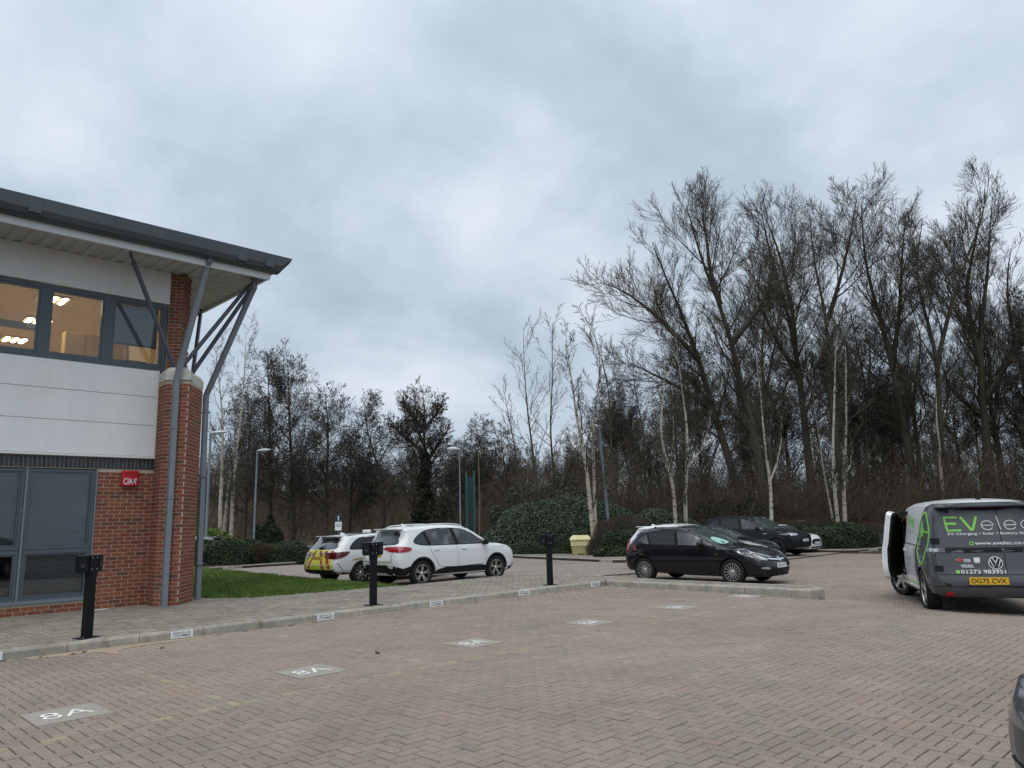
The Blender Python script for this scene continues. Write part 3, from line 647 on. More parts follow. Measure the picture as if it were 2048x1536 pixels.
# white cladding: ribbed panels below the upper windows, and the band above them
def clad(z0, z1, x0=-4, x1=5.615, y=WY-.03):
    ribs = int((z1-z0-.014)/.0254); V, F = [], []
    zz = np.linspace(z0+.007, z1-.007, ribs*2+1); yy = [y+(0 if k % 2 == 0 else .0014) for k in range(len(zz))]
    V = [(x0, WY+.05, zz[0]), (x1, WY+.05, zz[0])]
    for z_, y_ in zip(zz, yy): V += [(x0, y_, z_), (x1, y_, z_)]
    V += [(x0, WY+.05, zz[-1]), (x1, WY+.05, zz[-1])]
    n = len(V)//2; F = [(2*k, 2*k+1, 2*k+3, 2*k+2) for k in range(n-1)]
    F += [tuple(2*k+1 for k in range(n)), tuple(2*k for k in range(n))[::-1]]
    m = MB(); m.add(V, F); return bpart(m, 'cladding_panel', M['cladding'])
clad(3.09, 3.73); clad(3.73, 4.33); clad(4.33, 4.90)
bpart(MB().box((-4, WY-.055, 3.045), (5.655, WY+.02, 3.088)).box((5.615, WY-.04, 3.088), (5.655, WY+.02, 4.90)), 'cladding_trim', M['trim_white'])
bpart(MB().box((-4, WY-.03, 6.46), (5.79, WY+.25, 7.098)), 'upper_cladding', M['cladding'])
bpart(MB().box((-4, WY-.045, 6.385), (5.79, WY+.05, 6.455)), 'window_head_trim', M['trim_white'])
bpart(MB().box((-4, WY-.004, 3.0501), (5.6, WY+.25, 4.905)), 'backing_wall', M['trim_white'])
# windows: one wide glazed band upstairs, one downstairs
def window(x0, x1, z0, z1, f=.06, sash=.0, y=WY+.02, light=False, name='window'):
    m = MB()
    for a, b in (((x0, y, z0), (x1, y+.09, z0+f)), ((x0, y, z1-f), (x1, y+.09, z1)), ((x0, y, z0+f), (x0+f, y+.09, z1-f)), ((x1-f, y, z0+f), (x1, y+.09, z1-f))): m.box(a, b)
    m2 = f+sash
    if sash:
        for a, b in (((x0+f+.004, y+.015, z0+f+.004), (x1-f-.004, y+.075, z0+m2)), ((x0+f+.004, y+.015, z1-m2), (x1-f-.004, y+.075, z1-f-.004)), ((x0+f+.004, y+.015, z0+m2), (x0+m2, y+.075, z1-m2)), ((x1-m2, y+.015, z0+m2), (x1-f-.004, y+.075, z1-m2))): m.box(a, b)
    w = bpart(m, name, M['alu'])
    g = MB().box((x0+m2-.005, y+.045, z0+m2-.005), (x1-m2+.005, y+.051, z1-m2+.005)); bpart(g, 'pane', M['glass'], w)
    return w
for a, b in ((1.20, 2.32), (2.34, 3.465), (3.485, 4.60), (4.62, 5.765)): window(a, b, 4.93, 6.375, .075, .045)
for xm in (1.19, 2.33, 3.475, 4.61): bpart(MB().box((xm-.0095, WY+.024, 4.932), (xm+.0095, WY+.105, 6.373)), 'mullion', M['alu'])
bpart(MB().box((5.7655, WY+.03, 4.932), (5.79, WY+.2, 6.38)), 'mullion', M['alu'])
bpart(MB().box((-4, WY-.02, 4.895), (5.79, WY+.14, 4.928)), 'window_sill', M['alu'])
lw = []
for a, b in ((1.12, 2.25), (2.29, 3.40), (3.44, 4.59)):
    lw.append(window(a, b, 1.30, 2.785, .055, .03)); lw.append(window(a, b, .385, 1.27, .055, .03))
    bpart(MB().box((b+.003 if b < 4 else 4.5905, WY-.012, .36), (b+.037 if b < 4 else 4.618, WY+.10, 2.79)), 'mullion', M['alu_light'])
    bpart(MB().box((a+.01, WY+.03, 1.271), (b-.01, WY+.10, 1.299)), 'transom', M['alu'])
bpart(MB().box((-4, WY-.035, .32), (4.60, WY+.1, .383)), 'window_sill', M['alu_light'])
# blinds
for a, b, zb, zt in ((3.50, 4.53, 1.36, 2.68), (3.50, 4.53, .46, 1.2), (2.35, 3.34, 1.36, 2.70), (2.35, 3.34, .46, .62)):
    m = MB(); z = zb
    while z < zt: m.box((a, WY+.20, z), (b, WY+.222, z+.013)); z += .0225
    o = bpart(m, 'blind', M['blind']); o['kind'] = 'stuff'
bpart(MB().box((3.5, WY+.19, 2.69), (4.53, WY+.23, 2.73)), 'blind_rail', M['trim_white'])
m = MB(); z = 5.46
while z < 6.27: m.box((4.76, WY+.20, z), (5.63, WY+.222, z+.019)); z += .0235
o = bpart(m, 'blind', M['blind2']); o['kind'] = 'stuff'
bpart(MB().box((4.76, WY+.19, 5.42), (5.63, WY+.23, 5.452)), 'blind_rail', M['strut'])
# rooms behind the glass
def room(x0, x1, y0, y1, z0, z1, name, mat, wallmat):
    V = [(x0, y0, z0), (x1, y0, z0), (x1, y1, z0), (x0, y1, z0), (x0, y0, z1), (x1, y0, z1), (x1, y1, z1), (x0, y1, z1)]
    m = MB(); m.add(V, [(0, 1, 2, 3), (4, 7, 6, 5), (1, 5, 6, 2), (2, 6, 7, 3), (3, 7, 4, 0)])
    m.V = [(v[0]-3, v[1]-16.3, v[2]) for v in m.V]
    return m.build(name, mat, bld, fix=False)
room(-3.9, 5.74, WY+.16, 25.0, 4.0, 6.75, 'upstairs_room', M['room'], None)
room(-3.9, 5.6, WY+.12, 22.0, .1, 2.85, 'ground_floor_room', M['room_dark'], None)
for k, (lx, ly) in enumerate(((4.1, 18.6), (4.3, 20.8), (2.2, 18.6), (2.2, 21.5), (.2, 19.5), (4.3, 23.2), (2.2, 24.0), (-1.5, 18.2), (-1.5, 21.5))):  # fittings farther back are unseen ones, added to brighten the room
    pnl = bpart(MB().box((lx-.30, ly-.3, 6.71), (lx+.30, ly+.3, 6.745)), 'ceiling_or_fill_light', M['room'])
    for t in range(3):
        bpart(MB().box((lx-.23+t*.19, ly-.27, 6.695), (lx-.23+t*.19+.08, ly+.27, 6.709)), 'light_or_fill_tube', M['lightpanel'], pnl)
bpart(MB().box((1.2, 20.6, 6.45), (4.4, 20.75, 6.6)), 'cable_tray', M['strut'])
for k in range(3):
    bpart(MB().box((4.4+k*.42, 18.6, 4.0), (4.4+k*.42+.405, 18.9, 6.05), .008), 'cupboard_door', M['room_wood'])
bpart(MB().box((5.12, 16.75, 4.6), (5.55, 16.8, 5.16), .01), 'monitor', M['navy'])
# eaves: corrugated soffit, white trim, deep grey gutter, roof slab
def corr(lines, z=7.085, a=.03):
    """lines: list of (p_start, p_end) alternating up and down"""
    V, F = [], []
    for k, (p, q_) in enumerate(lines):
        zz = z+(a if k % 4 in (1, 2) else 0)
        V += [(p[0], p[1], zz), (q_[0], q_[1], zz)]
    F = [(2*k, 2*k+1, 2*k+3, 2*k+2) for k in range(len(lines)-1)]
    m = MB(); m.add(V, F); return m
ln = []
xx = 1.0; k = 0
while xx < 7.40:
    ln.append(((xx, 15.10), (xx, min(WY+.02, 15.10+max(7.44-xx, .01)))))
    xx += (.10 if k % 2 else .03); k += 1
o = bpart(corr(ln), 'soffit', M['soffit'])
ln = []; yy = 15.12; k = 0
while yy < 27:
    ln.append(((max(6.2, 7.44-(yy-15.1)), yy), (7.44, yy))); yy += (.10 if k % 2 else .03); k += 1
bpart(corr(ln), 'soffit', M['soffit'])
bpart(MB().box((-4, 15.045, 6.985), (7.45, 15.095, 7.32)).box((7.445, 15.096, 7.03), (7.49, 27, 7.20)), 'eaves_trim', M['trim_white'])
bpart(MB().box((-4, 15.1, 7.33), (7.52, 27, 7.42)).box((7.494, 15.0, 7.20), (7.62, 27, 7.33)), 'roof', M['gutter'])
def gutter_sec(x, zt=7.50):
    return [(x, 15.045, 7.13), (x, 14.93, 7.125), (x, 14.85, 7.17), (x, 14.81, 7.27), (x, 14.80, zt), (x, 14.84, zt), (x, 15.045, zt-.02)]
V = gutter_sec(-4)+gutter_sec(7.60)+[(7.66, 15.045, 7.22), (7.70, 14.95, 7.24), (7.73, 14.88, 7.29), (7.80, 14.84, 7.38), (7.86, 14.80, 7.50), (7.84, 14.84, 7.50), (7.70, 15.045, 7.48)]
F = [(i, (i+1) % 7, 7+(i+1) % 7, 7+i) for i in range(7)]+[(7+i, 7+(i+1) % 7, 14+(i+1) % 7, 14+i) for i in range(7)]+[tuple(range(14, 21))]
m = MB(); m.add(V, F); gut = bpart(m, 'gutter', M['gutter'])
bpart(MB().box((7.495, 15.045, 7.335), (7.70, 27, 7.47)), 'verge_flashing', M['gutter'])
bm0 = None
for gx in (2.86, 6.70, 7.32):
    for dx in (-.075, .075):
        for zz in (7.21, 7.28, 7.35, 7.42):
            if bm0 is None:
                o = MB().lathe([(0.0, -.012), (.012, -.010), (.015, 0.0), (.015, .02)], 'y', 8).build('bolt', M['gutter_dark'], gut); bm0 = o.data
            else: o = link('bolt', bm0, gut)
            o.location = (gx+dx-3, 14.806-16.3+.0 if zz > 7.27 else 14.828-16.3, zz)
    bpart(MB().box((gx-.1, 14.795, 7.20), (gx+.1, 14.812, 7.47)), 'joint_plate', M['gutter'], gut)
# rainwater pipes and raking struts
def square_pipe(pts, w, name='downpipe', mat='pipe'):
    m = MB(); m.tube(pts, w*.7071, 4); o = bpart(m, name, M[mat]); return o
dp = square_pipe([(5.735, 15.53, .12), (5.735, 15.53, 4.55), (5.74, 15.52, 4.66), (6.07, 15.10, 7.0), (6.08, 15.0, 7.10), (6.08, 14.96, 7.2)], .10)
for z in (.75, 2.2, 3.6): bpart(MB().box((5.675, 15.47, z), (5.795, 15.60, z+.035)), 'pipe_bracket', M['pipe'], dp)
dp2 = square_pipe([(6.74, 16.40, .12), (6.70, 16.36, 4.5), (6.74, 16.30, 4.65), (7.24, 15.50, 6.72), (7.27, 15.42, 6.85), (7.27, 15.40, 7.1)], .10)
for z in (.85, 2.7, 4.1): bpart(MB().box((6.66, 16.30, z), (6.79, 16.46, z+.035)), 'pipe_bracket', M['pipe'], dp2)
def strut(a, b, r=.045, tip=True):
    a, b = Vector(a), Vector(b); d = (b-a).normalized()
    m = MB(); m.tube([a, b-d*.16], r, 12); m.tube([b-d*.17, b-d*.10, Vector((b.x, b.y, b.z-.02)), Vector((b.x, b.y, 7.10))], [r*.95, r*.55, r*.5, r*.5], 8); m.tube([a-d*.1, a], r*.6, 8)
    return bpart(m, 'strut', M['strut'], smooth=True, sharp=40)
strut((5.80, 15.86, 4.92), (4.70, 15.52, 7.06))
strut((5.95, 15.95, 4.92), (7.28, 15.55, 7.04))
strut((6.34, 16.25, 4.95), (7.30, 15.50, 6.95))
strut((6.38, 16.35, 4.95), (7.36, 18.55, 7.0))
# alarm box on the brickwork
al = empty('alarm_box', (5.20, WY-.012, 2.47), 0, 'red alarm box lettered CIA high on the brick wall', 'alarm box')
MB().box((-.16, -.07, 0), (.16, .0, .315), .018).build('housing', M['alarm_red'], al, True, 40)
m = MB()
for k in range(4): m.box((-.13, -.076, .215+k*.021), (.13, -.069, .225+k*.021))
m.build('louvre', M['alarm_red'], al)
V, F = fit_text('CIA', .17, .125, bold=.012); mk('lettering', np.stack([V[:, 0]-.045, np.full(len(V), -.0735), V[:, 1]+.10], -1), F, M['white_plastic'], al)
man = [[(.085, .155), (.10, .165), (.115, .152), (.10, .14)], [(.055, .14), (.085, .142), (.12, .128), (.118, .12), (.095, .125), (.085, .10), (.105, .075), (.10, .04), (.09, .04), (.092, .07), (.072, .085), (.055, .06), (.035, .04), (.03, .05), (.05, .068), (.062, .1), (.07, .128), (.055, .128), (.045, .118), (.038, .124)]]
for poly in man:
    bm = bmesh.new(); f = bm.faces.new([bm.verts.new((p[0]+.005, -.0735, p[1])) for p in poly]); bmesh.ops.triangulate(bm, faces=[f]); me = bpy.data.meshes.new('running_figure'); bm.to_mesh(me); bm.free(); me.materials.append(M['white_plastic']); link('running_figure', me, al)
o = MB().box((4.62, 16.10, .122), (4.92, 16.24, .128)).build('access_cover', M['sign_white']); tag(o, 'thin pale rectangular cover on the path at the foot of the brick wall', 'cover')
# ------------------------------------------------------------------ black charging posts on the kerb
def charge_post(x, y, label, rz):
    r_ = empty('charging_post', (x, y, .12), R(rz), label, 'charging post', 'charging posts along the kerb')
    m = MB(); m.add(*[[(-.06, -.045, .012), (.06, -.045, .012), (.06, .045, .012), (-.06, .045, .012), (-.058, -.045, .80), (.058, -.045, .80), (.058, .045, .80), (-.058, .045, .80), (-.075, -.05, .92), (.075, -.05, .92), (.075, .05, .92), (-.075, .05, .92), (-.05, -.05, 1.13), (.05, -.05, 1.13), (.05, .05, 1.13), (-.05, .05, 1.13)],
        [(0, 1, 5, 4), (1, 2, 6, 5), (2, 3, 7, 6), (3, 0, 4, 7), (4, 5, 9, 8), (5, 6, 10, 9), (6, 7, 11, 10), (7, 4, 8, 11), (8, 9, 13, 12), (9, 10, 14, 13), (10, 11, 15, 14), (11, 8, 12, 15), (12, 13, 14, 15), (3, 2, 1, 0)]]); m.build('post', M['black_powder'], r_)
    MB().box((-.15, -.10, 0), (.15, .10, .012), .003).build('base_plate', M['black_powder'], r_)
    for sx in (-1, 1):
        for sy in (-1, 1):
            MB().lathe([(0, .026), (.011, .024), (.011, .012)], 'z', 8, (sx*.12, sy*.075, 0)).build('anchor_bolt', M['steel_bolt'], r_)
    for s in (-1, 1):
        hd = empty('charger', (s*.055, .01, .90), R(s*28), parent=r_)
        m = MB(); x0, x1 = (0.0, .15) if s > 0 else (-.15, 0.0)
        q = [(x0, 0), (x1, 0.0), (x1, .19), (x1*.92+x0*.08, .235), (x0, .235)] if s > 0 else [(x1, 0), (x1, .235), (x0*.92+x1*.08, .235), (x0, .19), (x0, 0)]
        q = [(a, (.235-b)) for a, b in q]
        n = len(q); V = [(a, -.055, b) for a, b in q]+[(a, .055, b) for a, b in q]
        m.add(V, [tuple(range(n)), tuple(range(n, 2*n))[::-1]]+[(i, n+i, n+(i+1) % n, (i+1) % n) for i in range(n)])
        ob = m.build('casing', M['black_powder'], hd)
        bm = bmesh.new(); bm.from_mesh(ob.data); bmesh.ops.bevel(bm, geom=bm.edges[:], offset=.008, segments=2, affect='EDGES'); bm.to_mesh(ob.data); bm.free()
        MB().box((x0+.03, -.058, .05), (x1-.03, -.0555, .20)).build('fascia', M['black_plastic'], hd)
        MB().box((x0+.012, -.045, .2355), (x1-.012, .045, .239)).build('top_sheen', M['ink_grey'], hd)  # pale strip: the sheen along the casing's top, put into colour
        MB().lathe([(.0, -.062), (.028, -.061), (.031, -.055)], 'y', 16, ((x0+x1)/2, 0, .095)).build('socket', M['gutter_dark'], hd)
    for sx in (-1, 1):
        for z in (.94, 1.10): MB().lathe([(0, -.062), (.008, -.060), (.009, -.05)], 'y', 8, (sx*.038, .0, z)).build('screw', M['steel_bolt'], r_)
    return r_
charge_post(3.42, 12.05, 'black twin charging post nearest the camera, in front of the brick wall', 25)
charge_post(8.20, 12.05, 'black charging post in front of the two white cars', -12)
charge_post(13.02, 12.05, 'black charging post farthest along the kerb, before the hedges', -20)
# ------------------------------------------------------------------ vehicles
def sdpoly(x, y, P):
    P = np.asarray(P); n = len(P); d2 = np.full(x.shape, 1e9); ins = np.zeros(x.shape, bool)
    for i in range(n):
        ax, ay = P[i]; bx, by = P[(i+1) % n]; ex, ey = bx-ax, by-ay; l2 = ex*ex+ey*ey+1e-12
        t = np.clip(((x-ax)*ex+(y-ay)*ey)/l2, 0, 1); d2 = np.minimum(d2, (x-ax-t*ex)**2+(y-ay-t*ey)**2)
        c = ((ay > y) != (by > y)) & (x < ex*(y-ay)/(ey if ey != 0 else 1e-9)+ax); ins ^= c
    d = np.sqrt(d2); return np.where(ins, -d, d)
def clip_half(poly, a, b, c):
    """keep a*x+b*y<=c"""
    out = []
    for i in range(len(poly)):
        p, q = poly[i], poly[(i+1) % len(poly)]; dp, dq = a*p[0]+b*p[1]-c, a*q[0]+b*q[1]-c
        if dp <= 0: out.append(p)
        if (dp < 0) != (dq < 0) and dp != dq:
            t = dp/(dp-dq); out.append((p[0]+t*(q[0]-p[0]), p[1]+t*(q[1]-p[1])))
    return out
def shrink(poly, d):
    P = np.array(poly); n = len(P); A = 0.5*np.sum(P[:, 0]*np.roll(P[:, 1], -1)-np.roll(P[:, 0], -1)*P[:, 1]); sg = 1 if A > 0 else -1
    out = []
    for i in range(n):
        e1 = P[i]-P[i-1]; e2 = P[(i+1) % n]-P[i]; e1 = e1/(np.linalg.norm(e1)+1e-9); e2 = e2/(np.linalg.norm(e2)+1e-9)
        n1 = np.array([-e1[1], e1[0]])*sg; n2 = np.array([-e2[1], e2[0]])*sg; b = n1+n2; l = np.linalg.norm(b); b = b/(l+1e-9); k = d/max(.35, float(b@n1))
        out.append(tuple(P[i]+b*k))
    return out
def arc(cx, cz, r, a0, a1, n=18): return [(cx+r*math.cos(R(a)), cz+r*math.sin(R(a))) for a in np.linspace(a0, a1, n)]
class Car:
    def __init__(s, name, label, cat_, group, loc, heading, L, W, side, belt, paintm, wheel_x, wr, roofw=.77, k=.05, crown=.06, rr=.16, fr=.20, zspine=.62, plan=None, belt_in=.985, cut=None, scale=1.0, sill=.93):
        s.L, s.W, s.wheel_x, s.wr = L, W, wheel_x, wr
        s.root = empty(name, loc, heading, label, cat_, group); s.root.scale = (scale,)*3
        s.paint = paintm
        H = max(p[1] for p in side); side = [(x-L/2, z) for x, z in side]; s.side_poly = side
        zk = [0, .25, .45, .70, belt-.02, belt+.03, H+.2]; wk = [sill-.03, sill, .985, 1.0, belt_in, belt_in-.03, roofw-.035]
        pk = plan or ([-L/2, -L/2+.5, -L/2+1.0, L/2-1.1, L/2-.5, L/2], [.93, .985, 1.0, 1.0, .965, .90])
        hw = W/2
        def Fn(P):
            x, y, z = P[..., 0], P[..., 1], P[..., 2]; ay = np.abs(y); t = np.clip(ay/hw, 0, 1.3)
            w = hw*np.interp(z, zk, wk)*np.interp(x, pk[0], pk[1])
            zz = z+crown*t**2*np.clip((z-belt*.8)/.2, 0, 1)
            xx = x-rr*t**3.2*np.clip((-x-L/2+1.3)/1.0, 0, 1)+fr*t**3.0*np.clip((x-L/2+1.3)/1.0, 0, 1)
            a = ay-w; b = sdpoly(xx, zz, side)
            return .5*(a+b+np.sqrt((a-b)**2+k*k))
        nth, nc, nm = 64, 15, 44
        xa, xb = -L/2+.85, L/2-.80
        th = np.linspace(0, 2*math.pi, nth, endpoint=False)
        O, D = [], []
        for ph in np.linspace(0, math.pi/2, nc, endpoint=False)[1:]:
            O.append([(xa, 0, zspine)]*nth); D.append([(-math.cos(ph), math.sin(ph)*math.cos(t), math.sin(ph)*math.sin(t)) for t in th])
        for xx in np.linspace(xa, xb, nm):
            O.append([(xx, 0, zspine)]*nth); D.append([(0, math.cos(t), math.sin(t)) for t in th])
        for ph in np.linspace(math.pi/2, 0, nc, endpoint=False)[1:]:
            O.append([(xb, 0, zspine)]*nth); D.append([(math.cos(ph), math.sin(ph)*math.cos(t), math.sin(ph)*math.sin(t)) for t in th])
        O, D = np.array(O, float), np.array(D, float); nr = len(O)
        po, pd = np.array([[xa, 0, zspine], [xb, 0, zspine]]), np.array([[-1, 0, 0], [1., 0, 0]])
        def solve(O, D):
            lo, hi = np.zeros(O.shape[:-1]), np.full(O.shape[:-1], 3.0)
            for _ in range(20):
                m = (lo+hi)/2; f = Fn(O+D*m[..., None]); lo = np.where(f < 0, m, lo); hi = np.where(f < 0, hi, m)
            return O+D*((lo+hi)/2)[..., None]
        V = np.concatenate([solve(O, D).reshape(-1, 3), solve(po, pd)])
        i, j = np.meshgrid(np.arange(nr-1), np.arange(nth), indexing='ij'); a = (i*nth+j).ravel(); b = (i*nth+(j+1) % nth).ravel()
        F = [tuple(f) for f in np.stack([a, a+nth, b+nth, b], -1).tolist()]
        n = nr*nth
        F += [(n, j, (j+1) % nth) for j in range(nth)]+[(n+1, (nr-1)*nth+(j+1) % nth, (nr-1)*nth+j) for j in range(nth)]
        s.bvh = BVHTree.FromPolygons([Vector(v) for v in V], F)
        body = mk('body', V, F, [paintm, M['well']], s.root, True)
        bm = bmesh.new(); bm.from_mesh(body.data); bmesh.ops.recalc_face_normals(bm, faces=bm.faces[:]); bm.to_mesh(body.data); bm.free()
        # wheel arches (and any cab opening) are cut out of the shell
        m = MB()
        for wx in wheel_x:
            for sg in (-1, 1):
                y0, y1 = sorted((sg*(hw-.30), sg*(hw+.25))); xc = wx-L/2; rA = wr+.045
                m.lathe([(0, y0), (rA, y0), (rA, y1), (0, y1)], 'y', 36, (xc, 0, wr))
        cu = m.build('cutter', [paintm, M['well']], s.root); cu.data.polygons.foreach_set('material_index', np.ones(len(cu.data.polygons), np.int32))
        bm = bmesh.new(); bm.from_mesh(cu.data); bmesh.ops.remove_doubles(bm, verts=bm.verts[:], dist=1e-5); bmesh.ops.recalc_face_normals(bm, faces=bm.faces[:]); bm.to_mesh(cu.data); bm.free()
        md = body.modifiers.new('b', 'BOOLEAN'); md.object = cu; md.operation = 'DIFFERENCE'; md.solver = 'EXACT'
        cu2 = []
        for bx in (cut or []):
            c2 = MB().box(*bx).build('cutter', [paintm, M['well']], s.root); c2.data.polygons.foreach_set('material_index', np.ones(len(c2.data.polygons), np.int32)); cu2.append(c2)
            md = body.modifiers.new('c', 'BOOLEAN'); md.object = c2; md.operation = 'DIFFERENCE'; md.solver = 'EXACT'
        dg = bpy.context.evaluated_depsgraph_get(); me = bpy.data.meshes.new_from_object(body.evaluated_get(dg)); old = body.data
        body.modifiers.clear(); body.data = me; bpy.data.meshes.remove(old); me.name = 'body'
        
        for cu in [cu]+cu2: cm = cu.data; bpy.data.objects.remove(cu); bpy.data.meshes.remove(cm)
        me.polygons.foreach_set('use_smooth', np.ones(len(me.polygons), bool)); me.set_sharp_from_angle(angle=R(38))
        s.body = body
    def hit(s, p, axis, sg):
        if axis == 'y': o, d = Vector((p[0], sg*3, p[1])), Vector((0, -sg, 0))
        elif axis == 'x': o, d = Vector((sg*6, p[0], p[1])), Vector((-sg, 0, 0))
        else: o, d = Vector((p[0], p[1], 5)), Vector((0, 0, -1))
        h = s.bvh.ray_cast(o, d)
        if h[0] is None:
            q = o+d*((3-s.W/2) if axis == 'y' else (6-s.L/2) if axis == 'x' else 3.6); h = s.bvh.find_nearest(q); nn = h[1]
        else: nn = h[1]
        if nn.dot(d) > 0: nn = -nn
        return h[0], nn
    def X(s, poly): return [(x-s.L/2, z) for x, z in poly]
    def patch(s, name, poly, axis, sg, mat, off=.004, parent=None, res=None, skirt=.012):
        """a panel laid on the shell: outline in (x,z) for sides, (y,z) for ends, (x,y) for tops; x measured from the rear bumper"""
        if axis in 'yz': poly = s.X(poly)
        if res is None: A = np.array(poly); res = float(np.clip((A.max(0)-A.min(0)).min()/4, .018, .07))
        P = []
        for i in range(len(poly)):
            a, b = np.array(poly[i]), np.array(poly[(i+1) % len(poly)]); k = max(1, int(np.linalg.norm(b-a)/res)); P += [tuple(a+(b-a)*t/k) for t in range(k)]
        A = np.array(P); lo, hi = A.min(0), A.max(0); gx, gy = np.meshgrid(np.arange(lo[0]+res/2, hi[0], res), np.arange(lo[1]+res/2, hi[1], res)); gx, gy = gx.ravel(), gy.ravel()
        ins = inpoly(gx, gy, P); ins &= sdpoly(gx, gy, P) < -res*.35 if len(gx) else ins
        pts = [Vector(p) for p in P]+[Vector((a, b)) for a, b in zip(gx[ins], gy[ins])]
        n = len(P)
        ov, oe, of, *_ = delaunay_2d_cdt(pts, [(i, (i+1) % n) for i in range(n)], [list(range(n))], 1, 1e-6)
        H = [s.hit(p, axis, sg) for p in ov]
        V = [h+nn*off for h, nn in H]; F = [tuple(f) for f in of]
        cnt = {}
        for f in F:
            for q in range(len(f)):
                e_ = (f[q], f[(q+1) % len(f)]); cnt[tuple(sorted(e_))] = cnt.get(tuple(sorted(e_)), 0)+1
        nv = len(V); V += [h-nn*skirt for h, nn in H]
        F += [(a, b, b+nv, a+nv) for (a, b), c in cnt.items() if c == 1]
        o = mk(name, V, F, mat, parent or s.root, True)
        bm = bmesh.new(); bm.from_mesh(o.data); bmesh.ops.delete(bm, geom=[v for v in bm.verts if not v.link_faces], context='VERTS'); bmesh.ops.recalc_face_normals(bm, faces=bm.faces[:]); bm.to_mesh(o.data); bm.free()
        # make sure the panel faces outwards
        axv = {'y': Vector((0, sg, 0)), 'x': Vector((sg, 0, 0)), 'z': Vector((0, 0, 1))}[axis]
        tot = sum((p.normal.dot(axv)*p.area for p in o.data.polygons[:len(of)]), 0.0)
        if tot < 0: o.data.flip_normals()
        o.data.set_sharp_from_angle(angle=R(35))
        return o
    def line(s, name, pts, axis, sg, mat, w=.012, off=.0045, parent=None):
        P = [np.array(p, float) for p in pts]; l, r_ = [], []
        for i in range(len(P)):
            t = P[min(i+1, len(P)-1)]-P[max(i-1, 0)]; t /= np.linalg.norm(t)+1e-9; nn = np.array([-t[1], t[0]])*w/2; l.append(tuple(P[i]+nn)); r_.append(tuple(P[i]-nn))
        return s.patch(name, l+r_[::-1], axis, sg, mat, off, parent, skirt=.006)
    def text(s, body, w, h, c, axis, sg, mat, off=.006, parent=None, name='lettering', **kw):
        V, F = fit_text(body, w, h, **kw); out = []
        for v in V:
            if axis == 'x': p = (c[0]+sg*v[0], c[1]+v[1])
            elif axis == 'y': p = (c[0]-s.L/2-sg*v[0], c[1]+v[1])
            hh_, nn = s.hit(p, axis, sg); out.append(hh_+nn*off)
        return mk(name, out, F, mat, parent or s.root)
    def wheels(s, rim_r, style, mat, track=None, width=.22, steer=0.0, poke=-.012):
        wr_ = s.wr; key = {}
        m = MB(); w = width/2
        prof = [(rim_r, -w*.86), (wr_*.90, -w), (wr_*.965, -w*.95), (wr_, -w*.72), (wr_, w*.72), (wr_*.965, w*.95), (wr_*.90, w), (rim_r, w*.86)]
        m.lathe(prof+[(rim_r*.9, w*.7), (rim_r*.9, -w*.7)], 'y', 44, closed=True); ty = m.build('tyre', M['tyre'], None, True, 40)
        m = MB(); f = -w*.80     # outer face towards -y
        m.lathe([(rim_r*1.01, f-.004), (rim_r*.955, f-.008), (rim_r*.93, f+.02), (rim_r*.90, f+.09), (rim_r*.90, w*.6)], 'y', 40)
        n, dbl, sw = style
        for q in range(n):
            for d_ in ((-dbl, dbl) if dbl else (0,)):
                a = 2*math.pi*q/n+.2; ca, sa = math.cos(a), math.sin(a); cb, sb = math.cos(a+d_), math.sin(a+d_)
                P0, P1 = (rim_r*.10, ca, sa), (rim_r*.95, cb, sb)
                p0 = Vector((P0[0]*ca, f+.022, P0[0]*sa)); p1 = Vector((P1[0]*cb, f+.002, P1[0]*sb)); d = (p1-p0).normalized(); sd_ = d.cross(Vector((0, 1, 0))).normalized()
                w0, w1 = sw*1.1, sw*.75
                V = [p0+sd_*w0, p0-sd_*w0, p1-sd_*w1, p1+sd_*w1]; V += [v+Vector((0, .03, 0)) for v in V]
                m.add(V, [(0, 1, 2, 3), (4, 7, 6, 5), (0, 4, 5, 1), (1, 5, 6, 2), (2, 6, 7, 3), (3, 7, 4, 0)])
        m.lathe([(0, f+.002), (rim_r*.12, f+.004), (rim_r*.2, f+.02), (rim_r*.2, f+.06)], 'y', 20); rm = m.build('rim', mat, None, True, 30)
        m = MB(); m.lathe([(0, f+.07), (rim_r*.90, f+.07)], 'y', 28); dk = m.build('spoke_shade_disc', M['well'], None)  # flat near-black disc: the darkness behind the spokes, put into colour
        proto = (ty, rm, dk); first = True
        for k, wx in enumerate(s.wheel_x):
            for sg in (-1, 1):
                e_ = empty('wheel', (wx-s.L/2, sg*(s.W/2-width/2+poke), wr_), (math.pi if sg > 0 else 0)+(R(steer) if k == 1 else 0), parent=s.root)
                for o in proto:
                    c = o if first else o.copy()
                    if not first: COL.objects.link(c)
                    c.parent = e_
                first = False
    def glazing(s, dlo, cuts, mats, trim='black_plastic', g=.028, sides=(-1, 1)):
        """side windows: dark surround, then one pane between each pair of pillars; cuts = [(x_bottom,x_top,z_bottom,z_top,width)]"""
        for sg in sides:
            s.patch('window_surround', dlo, 'y', sg, M[trim], .0035)
            poly = shrink(dlo, .022); rest = [poly]; panes = []
            for (xb, xt, zb, zt, w) in cuts:
                a, b = (zt-zb), -(xt-xb); l = math.hypot(a, b); a, b = a/l, b/l; c = a*xb+b*zb
                cur = rest.pop(); panes.append(clip_half(cur, a, b, c-w/2)); rest.append(clip_half(cur, -a, -b, -(c+w/2)))
            panes.append(rest.pop())
            for q, p in enumerate(panes):
                if len(p) > 2: s.patch('window', p, 'y', sg, M[mats[min(q, len(mats)-1)]], .0065)
